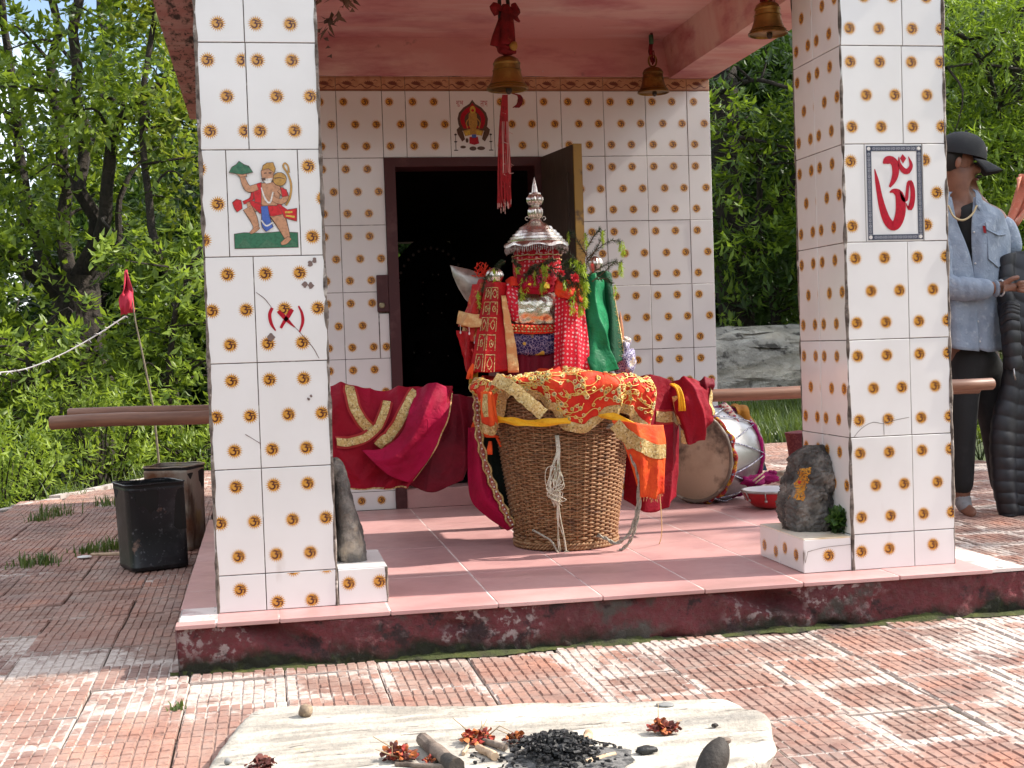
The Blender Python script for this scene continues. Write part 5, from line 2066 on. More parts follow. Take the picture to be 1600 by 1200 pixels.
c7 = region(44, 1060, 1330, 170, 500, 8.9, 10.0, 0.2, 0.34, [(1200, 450, 40, 60)])
twigs(mb, W7, c7[::2], 0.014, RT)
mb.build('trunk', m_trunk, t6b, smooth=True)
foliage('crown', c7, 28, 9, 0.14, 0.044, m_leaf_b, t6b, 7, twig=0.24, hang=0.45, pale=0.0)
# -- right: sunlit willow
t7 = thing('willow_tree', 'sunlit willow with long narrow leaves behind the man in the cap', 'tree', (7.2, 8.6, 0.3), 'trees beyond the terrace')
mb = MB()
b8 = at(1640, 760, 8.8)
b8.z = 0.2
W8 = wood(mb, [b8, at(1630, 500, 8.8), at(1600, 250, 8.8), at(1590, -100, 8.8)], 0.13, 0.07, 26)
W8 += wood(mb, [at(1610, 330, 8.7), at(1540, 110, 8.3), at(1490, 50, 8.1), at(1420, 30, 8)], 0.035, 0.012, 27)
W8 += wood(mb, [at(1600, 110, 8.5), at(1530, 100, 8.2), at(1480, 105, 8.0)], 0.02, 0.010, 28)
c8 = region(170, 1380, 1760, -60, 620, 7.6, 9.8, 0.22, 0.40)
twigs(mb, W8, c8[::2], 0.014, RT)
mb.build('trunk', m_trunk, t7, smooth=True)
foliage('crown', c8, 40, 10, 0.15, 0.030, m_leaf_b, t7, 8, twig=0.30, hang=0.75, spread=0.75, pale=0.22)
# -- wood far behind everything
far = []
for i in range(430):
    y = RT.uniform(17, 30)
    x = RT.uniform(-9, 20)
    far.append((Vector((x, y, RT.uniform(-1, 6.5) + (0 if x > 0 else -2.5))), (1.1, 1.1, 1.0)))
for i in range(130):
    y = RT.uniform(12.5, 16)
    far.append((Vector((RT.uniform(4.5, 13), y, RT.uniform(0.5, 4.8))), (0.9, 0.9, 0.8)))
far = [c for c in far if not (-60 < px(c[0])[0] < 130 and px(c[0])[1] < 520)]
foliage('distant_wood', far, 22, 8, 0.36, 0.18, m_leaf_d, None, 9, twig=0.8, hang=0.3, kind='stuff', pale=0.1)

# -- boulder, grass and plants at the back right
bo = thing('boulder', 'long pale grey lichen-covered boulder behind the shrine on the grass', 'boulder', (5.2, 9, 0))
m_boul = pm('lichen_rock', (0.24, 0.225, 0.20), [((0.40, 0.38, 0.34), 3.2, 0.46, 0.62), ((0.055, 0.05, 0.045), 9, 0.52, 0.64), ((0.42, 0.38, 0.31), 1.4, 0.5, 0.7, (0.6, 1, 3))], rough=0.95, bump=1, bscale=14, bdist=0.05)
rock('rock', [(-0.2, 3.9, 6.9, 1.0), (0.1, 3.8, 7.0, 1.05), (0.35, 3.75, 7.0, 1.0), (0.6, 3.8, 6.8, 0.9), (0.74, 4.0, 6.3, 0.7), (0.82, 4.3, 5.6, 0.4)], 9.3, 0.75, m_boul, bo, n=60, wob=0.075, seed=4, sub=30)
gc = []
rs_ = random.Random(5)
while len(gc) < 520:
    x, y = rs_.uniform(3.0, 7.2), rs_.uniform(6.55, 8.8)
    gc.append((x, y, ground_z(x, y)))
blades('grass', gc, 34, 0.26, 0.010, m_grass, None, 0.06, 77, 0.8)['kind'] = 'stuff'
gl = []
while len(gl) < 260:
    y = rs_.uniform(0.0, 7.0)
    x = terr_edge(min(y, 6.3)) - rs_.uniform(0.05, 0.9)
    gl.append((x, y, ground_z(x, y)))
blades('verge_grass', gl, 22, 0.22, 0.009, m_grass, None, 0.07, 78, 0.8)['kind'] = 'stuff'


def herb(label, u, v, y, n, hgt, seed, base=None, leaf=(0.055, 0.04), mat=None, group=None):
    rg = random.Random(seed)
    g = base if base is not None else at(u, v, y)
    t = thing('leafy_plant', label, 'plant', g, group)
    mb = MB()
    cl = []
    for _ in range(n):
        q = g + Vector((rg.uniform(-.4, .4) * hgt, rg.uniform(-.4, .4) * hgt, rg.uniform(0.35, 1.0) * hgt))
        mb.tube(cr([g + Vector((rg.uniform(-.02, .02), rg.uniform(-.02, .02), 0)), g.lerp(q, 0.6) + Vector((0, 0, 0.02)), q], 6), [0.0035 * (1 - j * 0.12) for j in range(6)], n=5)
        cl.append((q, (hgt * 0.18, hgt * 0.18, hgt * 0.14)))
    mb.build('stem', m_grass, t, smooth='all')
    foliage('foliage', cl, 9 * (0.5 / (hgt * 0.18)) ** 1.5, 5, leaf[0], leaf[1], mat or m_leaf_e, t, seed, twig=hgt * 0.2, hang=0.25, spread=1.0)
    return t


herb('leafy green plant seen between the legs of the man', 1532, 722, 4.3, 9, 0.42, 3, leaf=(0.075, 0.05))
herb('leafy weed at the paving edge right of the man', 1600, 735, 4.1, 8, 0.34, 4, leaf=(0.07, 0.045))
herb('tall weedy plant behind the man near the willow', 1500, 700, 4.9, 8, 0.5, 6, leaf=(0.07, 0.04))
herb('small dark green plant at the foot of the marked stone', 1300, 832, 0.10, 9, 0.062, 5, base=Vector((1.925, 0.085, 0.106)), leaf=(0.030, 0.024), mat=leaf_mat('basil_leaf', (0.03, 0.075, 0.015), (0.07, 0.15, 0.03)))
# salmon scarf caught in the willow at the picture's right edge
sc = thing('salmon_scarf', 'ragged salmon-orange scarf hanging in the willow at the far right', 'scarf', at(1590, 300, 7.2))
m_scarf = pm('salmon_cloth', (0.55, 0.17, 0.11), [((0.62, 0.30, 0.22), 18, 0.5, 0.65), ((0.35, 0.08, 0.05), 9, 0.55, 0.7)], rough=0.85)
Sheet([[at(1588, 278, 7.2), at(1600, 272, 7.25), at(1618, 282, 7.2)], [at(1584, 300, 7.18), at(1600, 298, 7.28), at(1620, 302, 7.2)], [at(1580, 330, 7.2), at(1592, 325, 7.26), at(1606, 330, 7.2)], [at(1570, 362, 7.2), at(1578, 350, 7.24), at(1590, 352, 7.2)]], 16, 18, lambda u, v: 0.03 * math.sin(u * 12 + v * 5)).build('cloth', m_scarf, sc, 0.003)

# -- the tree on the right of the terrace whose crown dapples the porch
t9 = thing('shade_tree', 'tall leafy tree to the right of the terrace shading the porch', 'tree', (8.6, 2.6, 0.2))
mb = MB()
W9 = wood(mb, [Vector((8.7, 2.7, 0.0)), Vector((8.6, 2.5, 2.2)), Vector((8.3, 2.1, 4.2)), Vector((8.1, 1.6, 6.4))], 0.20, 0.08, 41, 11)
W9 += wood(mb, [Vector((8.5, 2.4, 2.8)), Vector((7.9, 1.6, 4.2)), Vector((7.4, 0.9, 5.3)), Vector((7.2, 0.5, 6.2))], 0.09, 0.03, 42)
W9 += wood(mb, [Vector((8.5, 2.4, 3.0)), Vector((8.0, 3.0, 4.2)), Vector((7.6, 3.4, 5.4))], 0.08, 0.03, 43)
c9 = []
while len(c9) < 62:
    q = Vector((RT.uniform(6.6, 9.3), RT.uniform(-0.05, 3.9), RT.uniform(2.9, 6.6)))
    if q.y < 1.75 and q.z > 0.72 * (q.x - 1.2) + 0.75:          # crown cut open here so sun reaches the palanquin
        continue
    r = RT.uniform(0.26, 0.44)
    fy = q.y + 0.0524 * (q.x - 1.2)              # where its shade falls on the floor
    if fy - r < 0.30 and RT.random() < 0.8:
        continue
    c9.append((q, (r, r, r * 0.8)))
twigs(mb, W9, c9[::2], 0.02, RT)
mb.build('trunk', m_trunk, t9, smooth=True)
foliage('crown', c9, 30, 9, 0.14, 0.055, m_leaf_b, t9, 19, twig=0.28, hang=0.4)

# -- unseen wood on the viewer's side, added to dim low light in the porch
near_wood = []
while len(near_wood) < 300:
    a = RT.uniform(rad(-200), rad(-30))
    d = RT.uniform(10.5, 15)
    near_wood.append((Vector((1 + d * math.cos(a), -2.5 + d * math.sin(a), RT.uniform(-0.2, 2.8))), (1.2, 1.2, 1.0)))
foliage('surrounding_wood', near_wood, 14, 8, 0.40, 0.20, m_leaf_b, None, 29, twig=0.9, hang=0.3, kind='stuff', pale=0.1)
# ================================================================== palanquin, basket
def crisp(x, k=1.5):
    return (1 - abs(math.sin(x))) ** k


RP = random.Random(31)


def cloth_mat(name, col, layers=(), rough=0.75, sheen=0.3, weave=900, extra=None):
    if name in MATS:
        return MATS[name]
    n = N(name)
    uv = n.coord('UV')
    w = n.coord('World')
    c = col
    for L in layers:
        c = n.mix(n.ramp(n.noise(w, L[1]), L[2], L[3]), c, L[0])
    if extra:
        c = extra(n, uv, c)
    hh = n.math('ADD', n.math('MULTIPLY', n.noise(w, 30, 4, 0.55, 1.5), 1.0), n.math('MULTIPLY', n.noise(w, weave, 2), 0.05))
    nm = n.bump(hh, 0.45, 0.011)
    n.pbr(c, rough, 0, nm, Sheen_Weight=sheen * 0.22, Sheen_Roughness=0.35, Sheen_Tint=(0.9, 0.35, 0.4, 1), Specular_IOR_Level=0.2)
    MATS[name] = n.m
    return n.m


m_velvet = cloth_mat('crimson_velvet', (0.25, 0.002, 0.014), [((0.15, 0.001, 0.008), 6, 0.45, 0.62), ((0.34, 0.003, 0.030), 3, 0.5, 0.68)], 0.7, 0.12)
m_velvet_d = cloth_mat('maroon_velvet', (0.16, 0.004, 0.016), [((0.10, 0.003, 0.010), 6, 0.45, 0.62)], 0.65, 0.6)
m_goldtrim = pm('gold_brocade_trim', (0.52, 0.36, 0.13), [((0.66, 0.55, 0.30), 110, 0.5, 0.62), ((0.20, 0.11, 0.03), 150, 0.52, 0.64)], rough=0.42, metal=0.35, bump=0.8, bscale=260, bdist=0.003)
m_redtrim = pm('red_trim', (0.36, 0.012, 0.012), rough=0.7)
m_orange = cloth_mat('orange_chiffon', (0.75, 0.10, 0.018), [((0.60, 0.045, 0.015), 10, 0.45, 0.62)], 0.7, 0.3)
m_redcl = cloth_mat('vermilion_satin', (0.66, 0.035, 0.014), [((0.46, 0.012, 0.012), 5, 0.45, 0.64), ((0.74, 0.085, 0.025), 7, 0.5, 0.66)], 0.6, 0.3)
m_yellow = cloth_mat('yellow_silk', (0.78, 0.40, 0.015), [((0.62, 0.28, 0.01), 12, 0.45, 0.62)], 0.55, 0.3)
m_peach = cloth_mat('peach_gold_sash', (0.60, 0.30, 0.12), [((0.70, 0.48, 0.22), 40, 0.5, 0.64)], 0.5, 0.3)
m_green = cloth_mat('emerald_satin', (0.010, 0.21, 0.080), [((0.006, 0.14, 0.055), 6, 0.45, 0.62)], 0.42, 0.3)
m_black = cloth_mat('black_green_cloth', (0.008, 0.016, 0.012), (), 0.75, 0.2)


def dots(n, uv, c):
    d = n.voro(uv, 62, 'F1', 0.25)
    return n.mix(n.ramp(d, 0.30, 0.24), c, (0.62, 0.36, 0.36))


m_dotted = cloth_mat('red_dotted_bandhani', (0.55, 0.006, 0.024), [((0.66, 0.02, 0.05), 9, 0.45, 0.62)], 0.6, 0.35, extra=dots)


def navy_brocade(n, uv, c):
    f = n.voro(uv, 95, 'DISTANCE_TO_EDGE', 0.9)
    c = n.mix(n.ramp(f, 0.065, 0.03), c, (0.30, 0.24, 0.34))
    g = n.noise(uv, 19, 1)
    return n.mix(n.ramp(g, 0.60, 0.63), c, (0.62, 0.40, 0.06))


m_navy = cloth_mat('navy_brocade', (0.026, 0.016, 0.095), (), 0.5, 0.2, extra=navy_brocade)
m_silver = pm('beaten_silver', (0.70, 0.62, 0.56), [((0.50, 0.43, 0.38), 22, 0.5, 0.68), ((0.26, 0.20, 0.16), 48, 0.60, 0.74)], rough=0.27, metal=1.0, bump=0.22, bscale=50, rvar=0.06)
m_silver_o = pm('tarnished_silver', (0.40, 0.37, 0.33), [((0.22, 0.19, 0.165), 18, 0.45, 0.64), ((0.55, 0.52, 0.47), 11, 0.52, 0.68)], rough=0.45, metal=0.75, bump=0.3, bscale=40)
m_pole = pm('brown_pole_wood', (0.21, 0.095, 0.055), [((0.14, 0.060, 0.036), 26, 0.45, 0.65, (0.15, 1.5, 1.5)), ((0.30, 0.16, 0.10), 14, 0.56, 0.7, (0.15, 1.5, 1.5))], rough=0.5, bump=0.25, bscale=40, stretch=(0.2, 1.5, 1.5))
m_wood_d = pm('old_red_wood', (0.12, 0.02, 0.016), [((0.05, 0.014, 0.012), 14, 0.5, 0.64)], rough=0.7)

pal = thing('palanquin', 'draped deity palanquin with silver dome on two long carrying poles', 'palanquin', (1.2, 1.2, 0))

# poles
for a, b, y, r in (((80, 661), (1550, 600), 1.0, 0.0245), ((108, 647), (1528, 606), 1.40, 0.0225)):
    A, B = at(*a, y), at(*b, y)
    mb = MB()
    n_ = 30
    P = [A.lerp(B, i / (n_ - 1)) + Vector((0, 0.010 * noise.noise(Vector((i * .35, y, 0))), 0.006 * noise.noise(Vector((i * .35, y, 4))))) for i in range(n_)]
    d = (B - A).normalized() * 0.006
    P = [P[0] - d] + P + [P[-1] + d]
    mb.tube(P, [r * 0.8] + [r * (1 + 0.05 * noise.noise(Vector((i * .5, y, 8)))) for i in range(n_)] + [r * 0.8], n=14)
    mb.build('carrying_pole', m_pole, pal, smooth=True)
# box and legs
mb = MB()
BX0, BX1, BY0, BY1 = at(786, 500, 1.03).x, at(925, 500, 1.03).x, 1.03, 1.40
mb.cbox(BX0, BX1, BY0, BY1, 0.50, 0.955, 0.006)
for x in (BX0 + 0.02, BX1 - 0.06):
    for y in (BY0, BY1 - 0.04):
        mb.cbox(x, x + 0.04, y, y + 0.04, 0.001, 0.5, 0.004)
mb.build('frame', m_wood_d, pal)

# silver dome
DC = at(838, 383, 1.2)
ks = 1 / 402.0
def dome():
    prof = [(50.5, 386, 1), (50, 383.5, 1), (49, 381, .6), (45, 378.5, 0), (45, 376, 0), (41.5, 374.5, 0), (41, 371, 0), (38, 369.8, 0), (37, 366, 0), (33.5, 365, 0), (32, 361, 0), (28, 360, 0), (25.5, 355, 0), (21, 353, 0), (16, 349.5, 0), (11, 347.5, 0), (9, 344.5, 0), (7.5, 342.5, 0)]
    mb = MB()
    n_ = 64
    vs, fs = [], []
    for r, y, w in prof:
        for j in range(n_):
            a = 2 * PI * j / n_
            dr = 1 + 0.018 * w * math.cos(8 * a)
            vs.append(DC + Vector((r * ks * dr * math.cos(a), r * ks * dr * math.sin(a), (383 - y) * ks + 0.0045 * w * math.cos(8 * a + 1.2))))
    for i in range(len(prof) - 1):
        for j in range(n_):
            j2 = (j + 1) % n_
            fs.append((i * n_ + j, i * n_ + j2, (i + 1) * n_ + j2, (i + 1) * n_ + j))
    mb.add(vs, fs)
    return mb.build('dome', m_silver, pal, smooth=35)


dm = dome()
mb = MB()
pr = [(7, 343), (9.5, 340), (11, 335), (11, 329), (9, 325), (6.5, 323.2), (6.5, 322.5), (10, 320), (12.2, 315), (12, 309.5), (9, 305.5), (9.5, 304.5), (9, 302.5), (5.5, 301.5)]
mb.lathe([(r * ks, (383 - y) * ks) for r, y in pr], DC, 32, flute=lambda i: 0.07 if i in (1, 2, 3, 4, 7, 8, 9, 10) else 0)
mb.lathe([(5.2 * ks, (383 - 302) * ks), (4.2 * ks, (383 - 295) * ks), (1.6 * ks, (383 - 283) * ks), (0.0, (383 - 277) * ks)], DC, 16)
mb.build('finial', m_silver, dm, smooth=True)
for sx in (-1, 1):
    mb = MB()
    c = DC + Vector((sx * 13.5 * ks, 0, (383 - 341.5) * ks))
    P = [c + Vector((sx * 0.0062 * math.cos(t), 0, 0.0068 * math.sin(t))) for t in [rad(k) for k in range(-120, 200, 25)]]
    mb.tube(P, 0.0018, n=6)
    mb.build('scroll', m_silver, dm, smooth='all')
mb = MB()
for j in range(96):
    a = 2 * PI * j / 96
    p = DC + Vector((0.1185 * math.cos(a), 0.1185 * math.sin(a), -0.004))
    l = RP.uniform(0.020, 0.034)
    mb.tube([p, p + Vector((0.003 * math.cos(a), 0.003 * math.sin(a), -l * 0.5)), p + Vector((RP.uniform(-.003, .003), RP.uniform(-.003, .003), -l))], [0.0014, 0.0024, 0.0010], n=5)
mb.build('fringe', pm('silver_maroon_fringe', (0.50, 0.42, 0.38), [((0.18, 0.05, 0.05), 90, 0.48, 0.6)], rough=0.5), dm)['kind'] = 'stuff'
mb = MB()
vs, fs = [], []
n_ = 60
for i, (r, y) in enumerate(((0.070, 384), (0.086, 394), (0.090, 408), (0.092, 424), (0.086, 450), (0.08, 470))):
    for j in range(n_):
        a = 2 * PI * j / n_
        rr = r * (1 + 0.05 * math.sin(a * 9 + i) + 0.02 * math.sin(a * 17))
        vs.append(DC + Vector((rr * math.cos(a), rr * math.sin(a), (383 - y) * ks)))
for i in range(5):
    for j in range(n_):
        fs.append((i * n_ + j, i * n_ + (j + 1) % n_, (i + 1) * n_ + (j + 1) % n_, (i + 1) * n_ + j))
mb.add(vs, fs)


def dots3(n, uv, c):
    d = n.voro(n.coord('World'), 62, 'F1', 0.3)
    return n.mix(n.ramp(d, 0.34, 0.28), c, (0.60, 0.25, 0.25))


mb.build('dome_wrap', cloth_mat('red_beaded_wrap', (0.46, 0.006, 0.014), (), 0.6, 0.3, extra=dots3), pal, smooth='all')
mb = MB()
for zz in (400, 407):
    P = [DC + Vector((0.096 * math.cos(2 * PI * j / 40), 0.096 * math.sin(2 * PI * j / 40), (383 - zz) * ks + 0.002 * math.sin(j * 2.0))) for j in range(41)]
    mb.tube(P, 0.0022, n=5, cap=False)
mb.build('gold_cord', m_goldtrim, pal, smooth='all')

# silver front panel and bands below it
YF = 1.015
sh = Sheet([[at(792, 454, YF), at(830, 457, YF), at(872, 456, YF)], [at(794, 482, YF - .008), at(830, 482, YF - .012), at(872, 482, YF - .008)], [at(806, 506, YF), at(830, 508, YF), at(872, 507, YF)]], 30, 22, lambda u, v: 0.004 * noise.noise(Vector((u * 7, v * 5, 1))))
sp_ = sh.build('silver_panel', pm('creased_silver_sheet', (0.72, 0.66, 0.56), [((0.55, 0.42, 0.28), 16, 0.5, 0.66)], rough=0.24, metal=0.95, bump=0.5, bscale=26, bdist=0.01), pal, 0.002)
for k in range(3):
    pass
sh = Sheet([[at(797, 506, YF - .012), at(835, 508, YF - .018), at(875, 506, YF - .012)], [at(797, 521, YF - .016), at(835, 522, YF - .022), at(875, 520, YF - .016)]], 40, 6, lambda u, v: 0.003 * math.sin(u * 60))
sh.build('beaded_valance', m_redcl, pal)
mb = MB()
for k in range(26):
    p, n_ = sh.pt(k / 25, 0.2 + 0.25 * (k % 2), 0.004)
    mb.ball(p, 0.0042, 6, 4)
    p, n_ = sh.pt(k / 25, 0.75, 0.004)
    mb.ball(p, 0.003, 6, 4)
mb.build('bead', m_goldtrim, pal)['kind'] = 'stuff'
Sheet([[at(796, 519, YF - .006), at(835, 521, YF - .012), at(878, 519, YF - .006)], [at(796, 536, YF - .010), at(835, 537, YF - .016), at(878, 535, YF - .010)], [at(798, 553, YF - .006), at(835, 555, YF - .012), at(878, 552, YF - .006)]], 30, 10, lambda u, v: 0.003 * noise.noise(Vector((u * 6, v * 2, 4)))).build('navy_band', m_navy, pal)
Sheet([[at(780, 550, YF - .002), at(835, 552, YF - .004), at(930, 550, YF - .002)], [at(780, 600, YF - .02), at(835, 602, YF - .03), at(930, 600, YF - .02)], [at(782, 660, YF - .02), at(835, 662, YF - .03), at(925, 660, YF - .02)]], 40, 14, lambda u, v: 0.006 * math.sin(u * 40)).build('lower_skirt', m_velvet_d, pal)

# corner knobs
for u, v, y, k in ((773, 430, 0.985, 1.0), (930, 411, 1.30, 0.95)):
    c = at(u, v, y)
    mb = MB()
    s_ = k * ks
    mb.lathe([(9 * s_, -14 * s_), (10 * s_, -9 * s_), (12 * s_, -5 * s_), (12.5 * s_, 0), (11 * s_, 5 * s_), (7 * s_, 9 * s_), (2 * s_, 11.5 * s_), (0, 12 * s_)], c, 28, flute=lambda i: 0.06 if 2 < i < 6 else 0)
    mb.lathe([(8 * s_, -60 * s_), (8.5 * s_, -14 * s_)], c, 14)
    mb.build('corner_knob', m_silver, pal, smooth=True)

# red brocade hanging from the left knob
YB = 0.965
br = Sheet([[at(759, 441, YB + .02), at(774, 440, YB - .015), at(790, 442, YB + .02)], [at(752, 480, YB + .01), at(772, 480, YB - .02), at(794, 480, YB + .01)], [at(744, 525, YB), at(768, 526, YB - .025), at(798, 524, YB)], [at(734, 580, YB - .01), at(764, 582, YB - .035), at(806, 578, YB - .01)]], 30, 40, lambda u, v: 0.010 * crisp(u * 6.5 + v) * (0.3 + v))
br.build('brocade_drape', cloth_mat('red_brocade', (0.42, 0.008, 0.012), [((0.30, 0.006, 0.010), 9, 0.45, 0.62)], 0.55, 0.3), pal)
mb = MB()
for col in (0.12, 0.38):
    for row in range(5):
        v0, v1 = 0.08 + row * 0.19, 0.08 + row * 0.19 + 0.155
        u0, u1 = col, col + 0.22
        br.strip(mb, [(u0, v0), (u0 + .001, (v0 + v1) / 2), (u0, v1)], 0.0028, 0.003, 6)
        br.strip(mb, [(u1, v0), (u1 + .001, (v0 + v1) / 2), (u1, v1)], 0.0028, 0.003, 6)
        br.strip(mb, [(u0, v0), ((u0 + u1) / 2, v0 + .001), (u1, v0)], 0.0028, 0.003, 6)
        cu, cv = (u0 + u1) / 2, (v0 + v1) / 2
        if (row + int(col * 10)) % 2:
            br.strip(mb, [(cu, cv - .055), (cu + .06, cv), (cu, cv + .055), (cu - .06, cv), (cu, cv - .055)], 0.0028, 0.004, 17)
        else:
            br.strip(mb, [(cu + .06 * math.cos(t * .7) * (1 - t * .07), cv + .05 * math.sin(t * .7) * (1 - t * .07)) for t in range(13)], 0.0028, 0.004, 24)
        for q in range(5):
            p, n_ = br.pt(u0 + RP.uniform(0, .22), v0 + RP.uniform(0, .155), 0.004)
            mb.ball(p, RP.uniform(.0015, .003), 5, 3)
mb.build('gold_embroidery', m_goldtrim, pal)['kind'] = 'stuff'
ss = Sheet([[at(783, 462, YB - .015), at(790, 462, YB - .012)], [at(787, 500, YB - .025), at(798, 500, YB - .02)], [at(791, 540, YB - .028), at(806, 540, YB - .022)], [at(794, 582, YB - .035), at(811, 582, YB - .03)]], 8, 30, lambda u, v: 0.002 * math.sin(v * 30))
ss.build('peach_sash', m_peach, pal)
# veil with peach hem and pearl drops
vl = Sheet([[at(748, 437, 1.06), at(756, 436, 1.03), at(766, 440, 1.06)], [at(735, 470, 1.05), at(750, 470, 0.995), at(768, 474, 1.04)], [at(716, 510, 1.04), at(742, 514, 0.985), at(768, 512, 1.03)]], 24, 24, lambda u, v: 0.008 * math.sin(u * 17) * v)
vl.build('veil', cloth_mat('red_net_veil', (0.44, 0.02, 0.02), [((0.55, 0.20, 0.05), 30, 0.56, 0.66)], 0.6, 0.3), pal)
vh = Sheet([[at(719, 486, 1.03), at(742, 491, 0.972), at(768, 488, 1.02)], [at(714, 506, 1.03), at(740, 512, 0.965), at(766, 507, 1.02)]], 40, 12, lambda u, v: 0.018 * crisp(u * 9 + v) * (0.4 + v))
vh.build('veil_hem', m_peach, pal)
vh2 = Sheet([[at(724, 506, 1.05), at(742, 508, 1.0), at(764, 508, 1.03)], [at(722, 524, 1.05), at(742, 527, 1.0), at(762, 522, 1.03)]], 40, 12, lambda u, v: 0.016 * crisp(u * 8 + v * 1.3 + 1) * (0.4 + v))
vh2.build('veil_hem', m_peach, pal)
mb = MB()
m_pearl = pm('pearl_drop', (0.66, 0.62, 0.60), rough=0.3)
for k in range(9):
    p, _n = (vh if k % 2 else vh2).pt(k / 8, 1.0, 0.002)
    q = p - Vector((0, 0, RP.uniform(0.02, 0.034)))
    mb.tube([p, q], 0.0012, n=4)
    mb.ball(q, 0.0035, 6, 4, sc=(1, 1, 1.6))
mb.build('pearl_drop', m_pearl, pal)['kind'] = 'stuff'
# tarnished silver leaf-shaped fan
lf = [(703, 414), (716, 417), (734, 421), (752, 428), (763, 441), (760, 462), (748, 484), (739, 478), (727, 468), (716, 450), (708, 432)]
mb = MB()
A_ = [at(a, b, 1.22) for a, b in lf]
c_ = sum(A_, Vector()) / len(A_)
F_ = [p + Vector((0, -0.010, 0)) for p in [a.lerp(c_, 0.06) for a in A_]]
G_ = [p + Vector((0, -0.026, 0)) for p in [a.lerp(c_, 0.5) for a in A_]]
k = len(lf)
mb.add(A_ + F_ + G_ + [c_ + Vector((0, -0.03, 0))], [(i, (i + 1) % k, k + (i + 1) % k, k + i) for i in range(k)] + [(k + i, k + (i + 1) % k, 2 * k + (i + 1) % k, 2 * k + i) for i in range(k)] + [(2 * k + i, 2 * k + (i + 1) % k, 3 * k) for i in range(k)] + [tuple(range(k - 1, -1, -1))])
mb.build('silver_fan', m_silver_o, pal, smooth='all')
mb = MB()
mb.tube([at(755, 455, 1.23), at(775, 520, 1.2), at(790, 600, 1.2)], 0.010, n=8)
mb.build('fan_handle', m_wood_d, pal, smooth=True)
Sheet([[at(738, 528, 1.02), at(750, 528, 1.0)], [at(735, 560, 1.02), at(748, 560, 0.99)], [at(733, 600, 1.0), at(747, 600, 0.98)]], 8, 12, lambda u, v: 0.004 * math.sin(u * 8)).build('yellow_strip', cloth_mat('olive_yellow_silk', (0.42, 0.25, 0.02), (), 0.55, 0.3), pal)
# dotted red cloth, green satin, navy bundle on the right
dr = Sheet([[at(869, 448, .985), at(884, 443, .955), at(898, 448, .975), at(908, 455, 1.0)], [at(868, 490, .975), at(885, 490, .945), at(902, 490, .965), at(914, 492, .99)], [at(867, 535, .97), at(886, 535, .935), at(906, 535, .955), at(920, 536, .985)], [at(866, 585, .965), at(886, 586, .925), at(908, 585, .945), at(926, 584, .98)]], 40, 40, lambda u, v: 0.013 * crisp(u * 10 + 0.8 * v) * (0.4 + 0.7 * v))
dr.build('dotted_drape', m_dotted, pal)
m_green_d = cloth_mat('dark_emerald_satin', (0.005, 0.085, 0.035), [((0.003, 0.05, 0.022), 6, 0.45, 0.62)], 0.6, 0.2)
g1 = Sheet([[at(908, 436, 1.07), at(920, 428, 1.035), at(934, 432, 1.05), at(942, 440, 1.08)], [at(908, 480, 1.04), at(922, 478, 1.0), at(938, 480, 1.01), at(950, 486, 1.06)], [at(912, 530, 1.02), at(926, 530, .975), at(942, 530, .99), at(953, 530, 1.04)], [at(915, 584, 1.0), at(930, 586, .955), at(946, 583, .97), at(960, 578, 1.03)]], 70, 60, lambda u, v: 0.026 * crisp(u * 5.4 - v * 1.9 + 0.5 + 0.7 * math.sin(v * 4)) * (0.55 + 0.4 * v) + 0.010 * noise.noise(Vector((u * 4, v * 6, 2))))
g1.build('green_drape', m_green, pal)
gr_ = Sheet([[at(934, 426, 1.11), at(946, 424, 1.085), at(956, 444, 1.13)], [at(938, 472, 1.09), at(951, 468, 1.055), at(962, 480, 1.12)], [at(946, 522, 1.08), at(957, 520, 1.045), at(968, 522, 1.11)], [at(948, 572, 1.07), at(960, 570, 1.035), at(971, 562, 1.10)]], 44, 44, lambda u, v: 0.016 * crisp(u * 4.6 + v * 1.5 + 0.2))
gr_.build('green_drape', m_green_d, pal)
mb = MB()
gr_.strip(mb, [(0.985, 0.05), (0.985, 0.5), (0.985, 0.98)], 0.006, 0.003, 20)
for k in range(46):
    v_ = 0.25 + 0.7 * RP.random()
    p, n_ = gr_.pt(0.14 + 0.10 * v_ + RP.uniform(-.06, .06), v_, 0.006)
    mb.tube([p, p + Vector((RP.uniform(-.008, .008), -0.001, RP.uniform(-.006, .006)))], 0.0014, n=4)
for k in range(60):
    p, n_ = gr_.pt(0.88 + RP.uniform(-.07, .07), RP.uniform(0.15, 0.95), 0.003)
    mb.tube([p, p + Vector((RP.uniform(-.007, .007), -0.001, RP.uniform(-.004, .004)))], 0.0011, n=4)
mb.build('gold_flecks', m_goldtrim, pal)['kind'] = 'stuff'
nb = cloth_mat('navy_silver_brocade', (0.075, 0.055, 0.19), (), 0.5, 0.2, extra=lambda n, uv, c: n.mix(n.ramp(n.voro(n.coord('World'), 130, 'DISTANCE_TO_EDGE', 1.0), 0.14, 0.08), n.mix(n.ramp(n.noise(n.coord('World'), 26, 1), 0.60, 0.64), c, (0.62, 0.50, 0.30)), (0.50, 0.48, 0.58)))
mb = MB()
mb.ball(at(977, 566, 1.12), 0.050, 30, 20, sc=(0.80, 0.75, 1.15), wob=0.55, seed=3)
mb.ball(at(973, 545, 1.115), 0.030, 26, 16, sc=(0.9, 0.8, 1.2), wob=0.7, seed=6)
mb.ball(at(979, 534, 1.12), 0.018, 20, 12, sc=(0.9, 0.8, 1.1), wob=0.7, seed=8)
mb.build('brocade_bundle', nb, pal, smooth='all')
mb = MB()
q = at(969, 485, 1.12)
mb.lathe([(0.013, -0.115), (0.012, -0.075), (0.007, -0.035), (0.0, 0.0)], q, 14)
